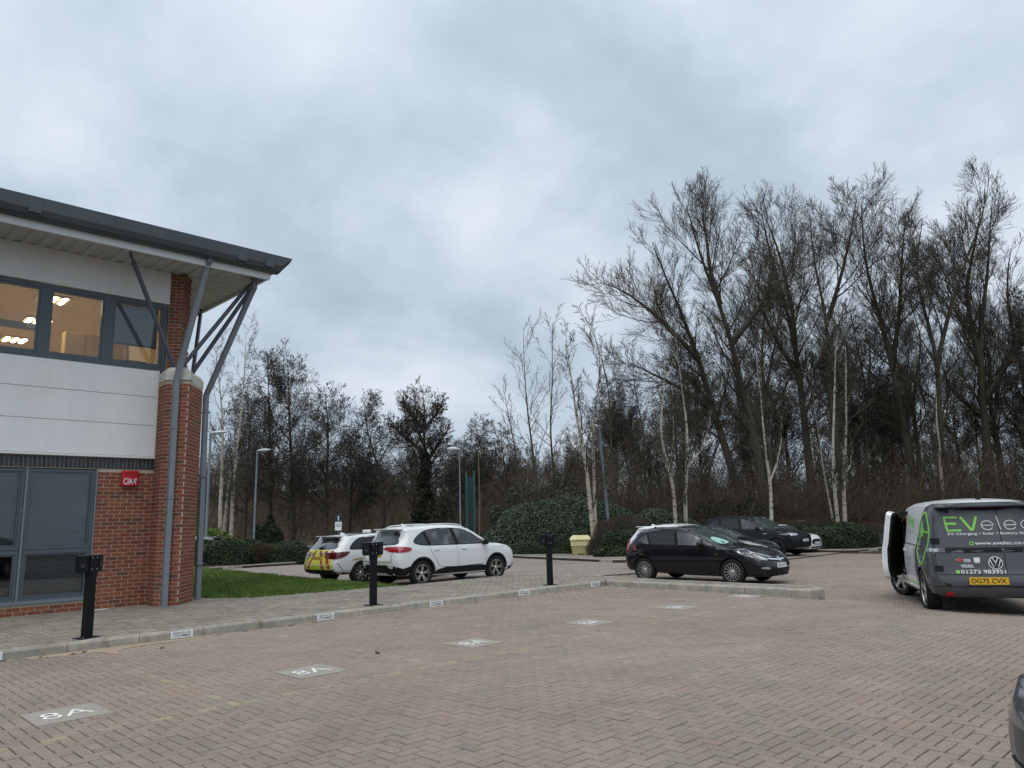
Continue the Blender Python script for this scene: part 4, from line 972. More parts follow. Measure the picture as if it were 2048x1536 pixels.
    def door(s, poly, sg, handle=None, hmat=None, gapw=.010):
        s.patch('shut_line', shrink(poly, -gapw/2), 'y', sg, M['gap'], .0012, skirt=.004)
        d = s.patch('door', shrink(poly, gapw/2), 'y', sg, s.paint, .0028, skirt=.004)
        if handle:
            hx, hz, w = handle; h_, nn = s.hit((hx-s.L/2, hz), 'y', sg)
            s.patch('handle_recess', [(hx-w/2+.02, hz-.028), (hx+w/2-.02, hz-.028), (hx+w/2-.03, hz+.022), (hx-w/2+.03, hz+.022)], 'y', sg, M['gap'] if hmat is None else s.paint, .0036, d)
            m = MB(); y0, y1 = sorted((h_.y+sg*.012, h_.y+sg*.034)); m.box((hx-s.L/2-w/2, y0, hz), (hx-s.L/2+w/2, y1, hz+.024), .007); m.build('handle', hmat or s.paint, d, True, 40)
        return d
    def mirror(s, x, z, sg, mat, w=.2):
        h_, nn = s.hit((x-s.L/2, z), 'y', sg); m = MB(); y0 = h_.y+sg*.02; y1 = y0+sg*w; ya, yb = sorted((y0, y1)); xc = x-s.L/2
        bm = bmesh.new(); bmesh.ops.create_uvsphere(bm, u_segments=16, v_segments=10, radius=1)
        for v in bm.verts:
            c = v.co; c.x = math.copysign(abs(c.x)**.7, c.x); c.y = math.copysign(abs(c.y)**.7, c.y); c.z = math.copysign(abs(c.z)**.7, c.z)
            v.co = Vector((xc+.02+c.x*.085*(1 if c.x > 0 else .55), (ya+yb)/2+c.y*w/2, z+.05+c.z*.075))
        me = bpy.data.meshes.new('mirror'); bm.to_mesh(me); bm.free(); me.materials.append(mat); me.polygons.foreach_set('use_smooth', np.ones(len(me.polygons), bool)); o = link('mirror', me, s.root)
        y2 = h_.y-sg*.02; a, b = sorted((y2, y0+sg*.04)); MB().box((xc-.02, a, z-.02), (xc+.05, b, z+.03)).build('mirror_arm', M['black_plastic'], o)
        return o
    def plate(s, sg, c, mat, body, w=.52, h=.111, off=.012):
        h_, nn = s.hit(c, 'x', sg); nn = Vector((sg, 0, nn.z*.6)).normalized(); u = Vector((0, sg, 0)); v = nn.cross(u).normalized()
        if v.z < 0: v = -v
        o_ = h_+nn*off; V = [o_+u*a*w/2+v*b*h/2+nn*t for t in (-.006, .0) for a, b in ((-1, -1), (1, -1), (1, 1), (-1, 1))]
        o = mk('number_plate', V, [(4, 5, 6, 7), (0, 1, 5, 4), (1, 2, 6, 5), (2, 3, 7, 6), (3, 0, 4, 7), (3, 2, 1, 0)], mat, s.root)
        T, F = fit_text(body, w*.88, h*.66, bold=.012); mk('lettering', [o_+u*p[0]+v*p[1]+nn*.0025 for p in T], F, M['plate_ink'], o)
        return o
    def box(s, name, a, b, mat, ch=.01, parent=None):
        return MB().box((a[0]-s.L/2, a[1], a[2]), (b[0]-s.L/2, b[1], b[2]), ch).build(name, mat, parent or s.root, True, 40)
    def fin(s, x):
        h_, nn = s.hit((x-s.L/2, 0), 'z', 1); m = MB(); z = h_.z-.005; xc = x-s.L/2
        m.add([(xc-.09, -.03, z), (xc+.10, -.03, z), (xc+.10, .03, z), (xc-.09, .03, z), (xc-.085, -.008, z+.065), (xc-.05, -.006, z+.066), (xc-.05, .006, z+.066), (xc-.085, .008, z+.065)], [(0, 1, 5, 4), (1, 2, 6, 5), (2, 3, 7, 6), (3, 0, 4, 7), (4, 5, 6, 7), (3, 2, 1, 0)])
        return m.build('aerial', s.paint, s.root)
    def arch(s, wx, sg, mat, w=.055, off=.010, a0=-12, a1=192):
        rA = s.wr+.045; return s.patch('arch_trim', arc(wx, s.wr, rA+w, a0, a1)+arc(wx, s.wr, rA+.001, a1, a0), 'y', sg, mat, off, skirt=.02)
def at_wheel(rear, ang, xr, L, W, sg=-1, inset=.02):
    """root position from the ground contact of the near rear wheel"""
    lx, ly = xr-L/2, sg*(W/2-inset); c, s_ = math.cos(ang), math.sin(ang)
    x, y = rear[0]-(lx*c-ly*s_), rear[1]-(lx*s_+ly*c)
    return (x, y, float(G(x, y)))

# --- white SUV, seen from behind and its right
def suv():
    L, W = 4.57, 1.876; wx = (.93, 3.65); ang = R(-1.5)
    side = cat([(.30, .30), (.10, .36), (.02, .52), (.0, .72), (.05, .92), (.10, 1.06), (.24, 1.20), (.42, 1.42), (.40, 1.53), (.62, 1.60), (1.1, 1.645), (1.7, 1.665), (2.25, 1.65), (2.65, 1.57), (3.05, 1.37), (3.38, 1.17), (3.62, 1.10), (4.0, 1.07), (4.30, 1.0), (4.47, .90), (4.55, .74), (4.57, .56), (4.53, .40), (4.42, .27), (4.1, .23), (2.3, .23)], 4)
    c = Car('parked_suv', 'white SUV with red tail lamps and black wheel arches, parked beyond the path', 'car', 'parked cars', at_wheel((13.04, 16.80), ang, wx[0], L, W), ang, L, W, side, 1.06, M['paint_white'], wx, .346, roofw=.76)
    dlo = cat([(.66, 1.20), (1.02, 1.085), (2.0, 1.075), (3.28, 1.075), (3.02, 1.23), (2.62, 1.45), (2.2, 1.535), (1.55, 1.55), (1.02, 1.47)], 4)
    c.glazing(dlo, [(1.20, 1.03, 1.08, 1.5, .10), (2.17, 2.02, 1.08, 1.54, .13)], ['car_glass', 'car_glass_mid', 'car_glass_mid'])
    for sg in (-1, 1):
        c.door([(1.36, .74), (1.52, .50), (2.16, .46), (2.20, .70), (2.13, 1.07), (1.17, 1.08), (1.24, .92)], sg, (1.42, .95, .19), M['paint_white'])
        c.door([(2.16, .46), (3.16, .50), (3.24, .72), (3.24, 1.0), (3.20, 1.07), (2.13, 1.07), (2.20, .70)], sg, (2.40, .945, .19), M['paint_white'])
        c.patch('sill_trim', [(1.30, .30), (3.30, .30), (3.26, .44), (3.05, .475), (1.75, .475), (1.45, .42)], 'y', sg, M['black_plastic'], .013)
        c.patch('sill_trim', [(1.55, .425), (3.0, .425), (2.9, .46), (1.8, .46)], 'y', sg, M['alloy'], .010)
        c.arch(wx[0], sg, M['black_plastic']); c.arch(wx[1], sg, M['black_plastic'])
        c.patch('tail_lamp', cat([(.02, .96), (.30, .93), (.50, .955), (.58, 1.01), (.50, 1.055), (.24, 1.075), (.03, 1.055)], 3), 'y', sg, M['lamp_red'], .014)
        c.patch('tail_lamp', cat([(sg*.42, 1.02), (sg*.62, .96), (sg*.87, .945), (sg*.87, 1.065), (sg*.7, 1.07), (sg*.5, 1.06)], 2), 'x', -1, M['lamp_red'], .014)
        c.mirror(3.12, 1.06, sg, M['black_plastic'])
        c.patch('head_lamp', cat([(4.20, .93), (4.50, .80), (4.54, .86), (4.42, .97), (4.24, 1.0)], 3), 'y', sg, M['lamp_smoke'], .014)
        c.patch('bumper_trim', [(.0, .33), (.45, .33), (.62, .50), (.56, .56), (.30, .50), (.02, .60)], 'y', sg, M['black_plastic'], .013)
        c.patch('bumper_trim', [(4.12, .25), (4.5, .29), (4.55, .40), (4.3, .36), (4.18, .36)], 'y', sg, M['black_plastic'], .013)
        m = MB(); pts = []
        for xx in np.linspace(.75, 2.65, 12):
            h_, nn = c.hit((xx-L/2, sg*.60), 'z', 1); pts.append(h_+Vector((0, 0, .035 if .8 < xx < 2.6 else .004)))
        m.tube(pts, .014, 6); m.build('roof_rail', M['paint_white'], c.root, True)
    c.patch('rear_window', cat([(-.60, 1.13), (.60, 1.13), (.57, 1.30), (.50, 1.46), (0, 1.475), (-.50, 1.46), (-.57, 1.30)], 3), 'x', -1, M['car_glass'], .004)
    c.patch('rear_window', cat([(-.52, 1.17), (.52, 1.17), (.47, 1.30), (.42, 1.41), (0, 1.42), (-.42, 1.41), (-.47, 1.30)], 3), 'x', -1, M['screen_glass'], .006)
    c.patch('bumper_trim', [(-.87, .39), (.87, .39), (.87, .53), (.62, .50), (.5, .60), (-.5, .60), (-.62, .50), (-.87, .53)], 'x', -1, M['black_plastic'], .013)
    c.line('shut_line', [(-.68, .68), (-.66, .86), (-.72, 1.0)], 'x', -1, M['gap']); c.line('shut_line', [(.68, .68), (.66, .86), (.72, 1.0)], 'x', -1, M['gap']); c.line('shut_line', [(-.68, .68), (.68, .68)], 'x', -1, M['gap'])
    c.plate(-1, (0, .86), M['plate_yellow'], 'LC24 OXH')
    h_, nn = c.hit((.05-0, 1.12), 'x', -1)
    MB().tube([h_+Vector((-.02, 0, .02)), h_+Vector((.03, -.2, .1))], [.02, .008], 6).build('wiper', M['black_plastic'], c.root)
    c.box('spoiler', (.30, -.58, 1.525), (.60, .58, 1.565), M['paint_white'], .015)
    c.patch('windscreen', cat([(-.66, 1.12), (.66, 1.12), (.56, 1.52), (0, 1.56), (-.56, 1.52)], 4), 'x', 1, M['screen_glass'], .004)
    c.patch('grille', cat([(-.5, .62), (.5, .62), (.42, .85), (-.42, .85)], 3), 'x', 1, M['black_plastic'], .006)
    c.fin(.95); c.wheels(.235, (5, .16, .016), M['alloy']); return c
suv()

# --- white estate with red and yellow chevrons
def estate():
    L, W = 4.65, 1.79; wx = (1.02, 3.72); ang = R(2.0)
    side = cat([(.35, .30), (.12, .32), (.02, .42), (.0, .60), (.05, .74), (.09, .92), (.16, 1.02), (.36, 1.20), (.52, 1.34), (.46, 1.385), (.85, 1.425), (1.5, 1.455), (2.2, 1.45), (2.75, 1.38), (3.25, 1.17), (3.6, .99), (4.0, .92), (4.35, .82), (4.57, .69), (4.65, .52), (4.6, .32), (4.4, .21), (2.3, .21)], 4)
    c = Car('parked_estate_car', 'white estate car with red and yellow chevrons on its tail, behind the white SUV', 'car', 'parked cars', at_wheel((12.72, 19.30), ang, wx[0], L, W), ang, L, W, side, .95, M['paint_white'], wx, .316, roofw=.77)
    dlo = cat([(.62, 1.02), (.92, .985), (2.0, .965), (3.30, .965), (3.0, 1.12), (2.62, 1.30), (2.1, 1.365), (1.4, 1.37), (.92, 1.29)], 4)
    c.glazing(dlo, [(1.28, 1.20, .98, 1.36, .05), (2.25, 2.12, .97, 1.36, .11)], ['tint_glass', 'tint_glass', 'car_glass'])
    for sg in (-1, 1):
        c.door([(1.45, .70), (1.58, .34), (2.22, .32), (2.24, .62), (2.2, .95), (1.28, .96), (1.33, .86)], sg, (1.5, .80, .18))
        c.door([(2.22, .32), (3.2, .34), (3.3, .6), (3.28, .95), (2.2, .95), (2.24, .62)], sg, (2.45, .80, .18))
        c.patch('tail_lamp', cat([(.02, .80), (.15, .74), (.42, .80), (.62, .93), (.40, .935), (.04, .90)], 3), 'y', sg, M['lamp_red_dark'], .013)
        c.patch('tail_lamp', cat([(sg*.36, .88), (sg*.6, .83), (sg*.77, .79), (sg*.77, .92), (sg*.6, .92)], 2), 'x', -1, M['lamp_red_dark'], .013)
        c.patch('gold_stripe', [(.68, .68), (1.35, .735), (2.2, .72), (2.2, .755), (1.3, .775), (.72, .72)], 'y', sg, M['gold'], .006)
        c.mirror(3.1, .96, sg, M['paint_white'])
        c.patch('bumper_trim', [(.0, .32), (.5, .27), (.85, .24), (.6, .30), (.3, .36), (.02, .42)], 'y', sg, M['black_plastic'], .007)
        c.line('bumper_crease', [(.20, .64), (.34, .48), (.44, .34)], 'y', sg, M['gap'], .018)
        m = MB(); pts = [c.hit((xx-L/2, sg*.58), 'z', 1)[0]+Vector((0, 0, .025 if .8 < xx < 2.6 else .003)) for xx in np.linspace(.7, 2.7, 10)]
        m.tube(pts, .013, 6); m.build('roof_rail', M['black_plastic'], c.root, True)
    c.patch('rear_window', cat([(-.62, 1.02), (.62, 1.02), (.55, 1.2), (.48, 1.31), (0, 1.32), (-.48, 1.31), (-.55, 1.2)], 3), 'x', -1, M['car_glass_mid'], .004)
    # chevrons: stripes mirrored about the centre
    reg = cat([(-.66, .46), (.66, .46), (.70, .66), (.62, .80), (.60, .98), (-.60, .98), (-.62, .80), (-.70, .66)], 2)
    c.patch('chevron_backing', reg, 'x', -1, M['hi_yellow'], .0045)
    for sg in (-1, 1):
        for q in range(4):
            x0 = .02+q*.26
            p = [(sg*(x0), 1.05), (sg*(x0+.12), 1.05), (sg*(x0+.12+.34), .40), (sg*(x0+.34), .40)]
            p = clip_half(clip_half(clip_half(clip_half(p, 1, 0, .66), -1, 0, .66), 0, 1, .975), 0, -1, -.465)
            if len(p) > 2: c.patch('chevron', p, 'x', -1, M['hi_red'], .0065)
    c.line('boot_line', [(-.66, .60), (-.5, .565), (.5, .565), (.66, .60)], 'x', -1, M['paint_white'], .02, .008)
    c.plate(-1, (0, .76), M['plate_yellow'], 'GX73 HNC')
    c.patch('bumper_trim', [(-.74, .30), (.74, .30), (.74, .44), (-.74, .44)], 'x', -1, M['black_plastic'], .013)
    c.box('spoiler', (.36, -.56, 1.365), (.62, .56, 1.395), M['paint_white'], .012)
    c.box('roof_sign', (1.75, -.13, 1.45), (1.90, .13, 1.545), M['white_plastic'], .02)
    h_, nn = c.hit((0, 1.03), 'x', -1); MB().tube([h_+Vector((-.02, 0, .01)), h_+Vector((.03, -.22, .08))], [.03, .008], 6).build('wiper', M['black_plastic'], c.root)
    c.patch('windscreen', cat([(-.64, 1.03), (.64, 1.03), (.54, 1.33), (0, 1.37), (-.54, 1.33)], 4), 'x', 1, M['screen_glass'], .004)
    c.fin(.95); c.wheels(.205, (8, 0, .026), M['alloy']); return c
estate()

# --- hatchbacks (the near black one in full; those behind it mostly hidden)
HATCH = cat([(.35, .28), (.12, .30), (.03, .42), (.0, .60), (.04, .82), (.10, .98), (.26, 1.16), (.46, 1.34), (.42, 1.385), (.75, 1.44), (1.2, 1.485), (1.65, 1.50), (2.05, 1.455), (2.5, 1.29), (2.9, 1.105), (3.16, 1.01), (3.45, .965), (3.8, .905), (4.08, .82), (4.27, .71), (4.38, .57), (4.42, .43), (4.36, .28), (4.2, .2), (2.2, .2)], 4)
def hatch(name, label, loc, ang, pm, full=True, glass=('car_glass_mid', 'tint_glass', 'car_glass_mid'), lamp='lamp_red', alloy='alloy', style=(15, 0, .012), reg=('CK63 BYO', None), badge=True, scale=1.0):
    L, W = 4.42, 1.814; wx = (.79, 3.475)
    c = Car(name, label, 'car', 'parked cars', loc, ang, L, W, HATCH, .97, pm, wx, .326, roofw=.755, scale=scale)
    dlo = cat([(.58, 1.11), (.88, 1.015), (1.8, .99), (3.05, .975), (2.82, 1.085), (2.4, 1.27), (1.98, 1.375), (1.45, 1.395), (.95, 1.335), (.66, 1.22)], 4)
    c.glazing(dlo, [(1.02, .86, 1.0, 1.38, .07), (1.88, 1.79, .99, 1.39, .10), (2.70, 2.58, .98, 1.22, .05)], list(glass)+['car_glass'])
    for sg in (-1, 1):
        if full:
            c.door([(1.20, .66), (1.36, .36), (1.86, .33), (1.91, .62), (1.86, .985), (.98, 1.0), (1.06, .86)], sg, (1.18, .895, .17))
            c.door([(1.86, .33), (2.86, .34), (2.94, .60), (2.96, .86), (2.92, .965), (1.86, .985), (1.91, .62)], sg, (2.06, .875, .17))
            c.patch('side_repeater', [(3.02, .76), (3.12, .75), (3.12, .78), (3.03, .79)], 'y', sg, M['chrome'], .006)
            c.line('swage', [(1.0, .62), (1.35, .56), (1.9, .60), (2.6, .72), (3.1, .84)], 'y', sg, pm, .03, .006) if False else None
        c.patch('tail_lamp', cat([(.03, .80), (.16, .78), (.30, .90), (.32, 1.0), (.20, 1.02), (.08, .94)], 3), 'y', sg, M[lamp], .013)
        c.patch('tail_lamp', cat([(sg*.50, .86), (sg*.84, .78), (sg*.86, .98), (sg*.66, .97)], 2), 'x', -1, M[lamp], .013)
        c.mirror(2.62, .99, sg, pm if full else M['black_plastic'])
        c.patch('head_lamp', cat([(3.58, .875), (3.82, .75), (4.12, .67), (4.30, .62), (4.32, .66), (4.18, .75), (3.95, .83), (3.70, .90)], 3), 'y', sg, M['lamp_clear'], .006)
        c.patch('head_lamp', cat([(sg*.52, .645), (sg*.68, .63), (sg*.84, .70), (sg*.86, .83), (sg*.74, .77)], 3), 'x', 1, M['lamp_clear'], .006)
        if full:
            c.patch('lamp_reflector', cat([(3.80, .765), (4.08, .69), (4.12, .73), (3.88, .81)], 3), 'y', sg, M['lamp_smoke'], .0085)
            c.patch('fog_lamp', cat([(sg*.56, .40), (sg*.78, .42), (sg*.76, .46), (sg*.60, .445)], 3), 'x', 1, M['lamp_clear'], .006)
            c.line('bonnet_line', [(3.12, sg*.72), (3.6, sg*.68), (4.1, sg*.52)], 'z', 1, M['gap'], .010)
    c.patch('windscreen', cat([(-.70, 1.03), (0, 1.045), (.70, 1.03), (.56, 1.38), (0, 1.43), (-.56, 1.38)], 4), 'x', 1, M['screen_glass'], .004)
    c.patch('rear_window', cat([(-.56, 1.08), (.56, 1.08), (.48, 1.36), (-.48, 1.36)], 3), 'x', -1, M['car_glass'], .004)
    c.patch('grille', cat([(-.48, .60), (0, .575), (.48, .60), (.46, .68), (0, .69), (-.46, .68)], 3), 'x', 1, M['black_plastic'], .006)
    c.patch('lower_grille', cat([(-.55, .27), (.55, .27), (.48, .40), (-.48, .40)], 3), 'x', 1, M['black_plastic'], .006)
    if full:
        c.patch('grille_bar', cat([(-.47, .635), (0, .60), (.47, .635), (.46, .665), (0, .635), (-.46, .665)], 3), 'x', 1, M['chrome'], .012)
        c.patch('badge', arc(0, .632, .055, 0, 345, 18), 'x', 1, M['chrome'], .018)
        c.patch('lower_lip', [(-.80, .235), (.80, .235), (.80, .265), (-.80, .265)], 'x', 1, M['black_plastic'], .012)
    if reg[0]: c.plate(1, (0, .475), M['plate_white'], reg[0])
    if reg[1]: c.plate(-1, (0, .72), M['plate_yellow'], reg[1])
    c.box('spoiler', (.34, -.52, 1.40), (.58, .52, 1.425), pm, .01)
    c.fin(.72); c.wheels(.225 if full else .21, style, M[alloy]); return c
ang = R(-88.5)
near = hatch('parked_hatchback', 'black five-door hatchback with silver multi-spoke wheels beyond the kerb island', at_wheel((17.82, 12.88), ang, .79, 4.42, 1.814), ang, M['paint_black'])
near.patch('sunshade', cat([(-.52, 1.03), (-.1, 1.05), (-.08, 1.13), (-.3, 1.20), (-.52, 1.16)], 3), 'x', 1, M['sunshade'], .006)
hatch('parked_hatchback', 'white hatchback mostly hidden behind the near black hatchback', at_wheel((21.5, 15.5), R(-90), .79, 4.42, 1.814), R(-90), M['paint_white'], False, ('tint_glass',)*3, 'lamp_red', 'alloy', (7, 0, .03), (None, None), scale=1.05)
hatch('parked_hatchback', 'dark car whose bonnet shows between the black hatchback and the black luxury SUV', at_wheel((25.0, 16.6), R(-90), .79, 4.42, 1.814), R(-90), M['paint_black'], False, ('tint_glass',)*3, 'lamp_red', 'alloy', (7, 0, .03), (None, None), scale=1.0)
hatch('parked_hatchback', 'grey hatchback half hidden behind the clipped hedge left', (16.3, 41.4, float(G(16, 41))-.15), R(132), M['paint_grey'], False, ('car_glass_mid',)*3, 'lamp_red_dark', 'alloy', (7, 0, .03), (None, None))

# --- large black SUV
def big_suv():
    L, W = 4.95, 2.0; wx = (1.03, 4.03); ang = R(-91); loc_f = (32.36, 16.14)
    side = cat([(.40, .36), (.14, .42), (.03, .58), (.0, .85), (.05, 1.08), (.16, 1.30), (.34, 1.55), (.28, 1.66), (.65, 1.755), (1.5, 1.815), (2.35, 1.81), (2.75, 1.745), (3.12, 1.52), (3.45, 1.27), (3.66, 1.20), (4.2, 1.155), (4.65, 1.08), (4.86, .97), (4.93, .78), (4.93, .55), (4.84, .36), (4.55, .28), (2.5, .28)], 4)
    rear = (loc_f[0]-3.0*math.cos(ang), loc_f[1]-3.0*math.sin(ang))
    c = Car('parked_luxury_suv', 'large satin black SUV with black wheels near the hedge', 'car', 'parked cars', at_wheel(rear, ang, wx[0], L, W), ang, L, W, side, 1.17, M['paint_satin'], wx, .39, roofw=.74)
    dlo = cat([(.55, 1.34), (.85, 1.24), (2.2, 1.20), (3.42, 1.19), (3.10, 1.40), (2.70, 1.62), (2.1, 1.70), (1.3, 1.69), (.75, 1.60)], 4)
    c.glazing(dlo, [(1.25, 1.15, 1.2, 1.7, .12), (2.32, 2.18, 1.2, 1.7, .13)], ['tint_glass', 'tint_glass', 'car_glass_mid'])
    for sg in (-1, 1):
        c.door([(1.5, .80), (1.62, .50), (2.3, .46), (2.33, .8), (2.3, 1.18), (1.3, 1.2), (1.36, 1.0)], sg)
        c.door([(2.3, .46), (3.3, .48), (3.42, .8), (3.38, 1.18), (2.3, 1.18), (2.33, .8)], sg)
        c.patch('side_vent', [(3.42, .98), (3.62, 1.0), (3.62, 1.02), (3.42, 1.0)], 'y', sg, M['chrome'], .006)
        c.mirror(3.18, 1.19, sg, M['black_plastic'], .24)
        c.patch('head_lamp', cat([(4.42, .99), (4.70, .94), (4.90, .90), (4.90, .95), (4.62, 1.04)], 2), 'y', sg, M['lamp_smoke'], .006)
        c.patch('head_lamp', cat([(sg*.55, .93), (sg*.9, .91), (sg*.95, 1.0), (sg*.58, .99)], 2), 'x', 1, M['lamp_clear'], .006)
        c.patch('tail_lamp', [(.05, .98), (.35, .99), (.35, 1.05), (.07, 1.06)], 'y', sg, M['lamp_red_dark'], .006)
    c.patch('windscreen', cat([(-.76, 1.24), (.76, 1.24), (.62, 1.68), (0, 1.73), (-.62, 1.68)], 4), 'x', 1, M['screen_glass'], .004)
    c.patch('grille', [(-.52, .90), (.52, .90), (.54, 1.01), (-.54, 1.01)], 'x', 1, M['black_plastic'], .006)
    c.patch('lower_grille', cat([(-.75, .42), (.75, .42), (.6, .58), (-.6, .58)], 2), 'x', 1, M['black_plastic'], .006)
    c.patch('skid_plate', [(-.6, .335), (.6, .335), (.62, .355), (-.62, .355)], 'x', 1, M['alloy'], .012)
    c.plate(1, (0, .69), M['plate_white'], 'LT23 BDV'); c.wheels(.28, (5, .14, .02), M['alloy_dark'], width=.27)
    return c
big_suv()
# --- small white city car beyond it
def mini():
    L, W = 3.84, 1.73; wx = (.62, 3.12); ang = R(-93)
    side = cat([(.25, .28), (.06, .34), (.0, .60), (.05, .90), (.16, 1.15), (.22, 1.34), (.6, 1.40), (1.4, 1.42), (2.0, 1.39), (2.35, 1.30), (2.75, 1.05), (2.95, .98), (3.4, .93), (3.65, .85), (3.79, .70), (3.84, .50), (3.80, .30), (3.6, .20), (1.9, .2)], 4)
    c = Car('parked_city_car', 'small white city car poking out beyond the large black SUV', 'car', 'parked cars', (36.35, 17.9, float(G(36.2, 17.2))-.04), ang, L, W, side, .95, M['paint_white'], wx, .30, roofw=.78, k=.08)
    dlo = cat([(.40, 1.0), (1.5, .97), (2.70, .97), (2.45, 1.16), (2.1, 1.30), (1.3, 1.33), (.5, 1.29)], 3)
    c.glazing(dlo, [(1.35, 1.30, .97, 1.33, .08)], ['tint_glass', 'car_glass'])
    for sg in (-1, 1):
        c.patch('head_lamp', arc(sg*.58, .73, .13, 0, 345, 18), 'x', 1, M['lamp_clear'], .006); c.mirror(2.5, .97, sg, M['black_plastic'])
        c.door([(1.30, .36), (2.55, .36), (2.62, .7), (2.55, .95), (1.32, .95)], sg)
    c.patch('windscreen', cat([(-.64, 1.0), (.64, 1.0), (.56, 1.30), (0, 1.33), (-.56, 1.30)], 4), 'x', 1, M['screen_glass'], .004)
    c.patch('grille', cat([(-.40, .44), (.40, .44), (.36, .66), (-.36, .66)], 2), 'x', 1, M['black_plastic'], .006)
    c.patch('lower_grille', [(-.5, .26), (.5, .26), (.5, .33), (-.5, .33)], 'x', 1, M['black_plastic'], .006)
    c.plate(1, (0, .50), M['plate_white'], 'RO64 XTU'); c.wheels(.21, (8, 0, .02), M['alloy'], width=.2); return c
mini()
# --- slate car nosing into the bottom right corner
def corner_car():
    L, W = 4.42, 1.86; ang = R(135)
    side = cat([(.30, .3), (.1, .34), (.0, .60), (.06, .95), (.2, 1.2), (.45, 1.45), (.9, 1.52), (1.7, 1.54), (2.4, 1.45), (2.95, 1.22), (3.35, 1.03), (3.7, .95), (4.1, .88), (4.32, .80), (4.41, .62), (4.42, .42), (4.36, .26), (4.1, .2), (2.2, .2)], 4)
    c = Car('front_corner_car', 'slate grey car nose with silver-edged grille at the bottom right corner', 'car', 'parked cars', (5.185, -.985, float(G(5, 0))), ang, L, W, side, .98, M['paint_slate'], (.82, 3.5), .33, rr=.16, fr=.16)
    dlo = cat([(.62, 1.09), (.92, .995), (2.0, .985), (3.2, .985), (2.9, 1.15), (2.5, 1.33), (2.1, 1.40), (1.45, 1.42), (.92, 1.35)], 4)
    c.glazing(dlo, [(1.9, 1.84, .98, 1.42, .1)], ['tint_glass', 'tint_glass'])
    for sg in (-1, 1):
        c.patch('head_lamp', cat([(sg*.44, .60), (sg*.88, .64), (sg*.9, .80), (sg*.5, .76)], 2), 'x', 1, M['lamp_smoke'], .006)
        c.mirror(2.9, 1.0, sg, M['paint_slate'])
    c.patch('grille', cat([(-.42, .47), (.42, .47), (.46, .62), (.40, .765), (-.40, .765), (-.46, .62)], 3), 'x', 1, M['black_plastic'], .004)
    for z in (.52, .575, .63, .685): c.line('grille_bar', [(-.40, z), (.40, z)], 'x', 1, M['chrome'], .010, .012)
    c.line('grille_surround', [(-.43, .47), (-.47, .62), (-.41, .775), (0, .79), (.41, .775), (.47, .62), (.43, .47)], 'x', 1, M['chrome'], .022, .012)
    c.patch('windscreen', cat([(-.68, 1.02), (.68, 1.02), (.56, 1.42), (0, 1.46), (-.56, 1.42)], 4), 'x', 1, M['screen_glass'], .004)
    c.line('bonnet_line', [(-.8, .80), (0, .815), (.8, .80)], 'x', 1, M['gap'], .014); c.line('bumper_line', [(-.88, .44), (.88, .44)], 'x', 1, M['gap'], .012)
    c.wheels(.225, (7, 0, .03), M['alloy']); return c
corner_car()
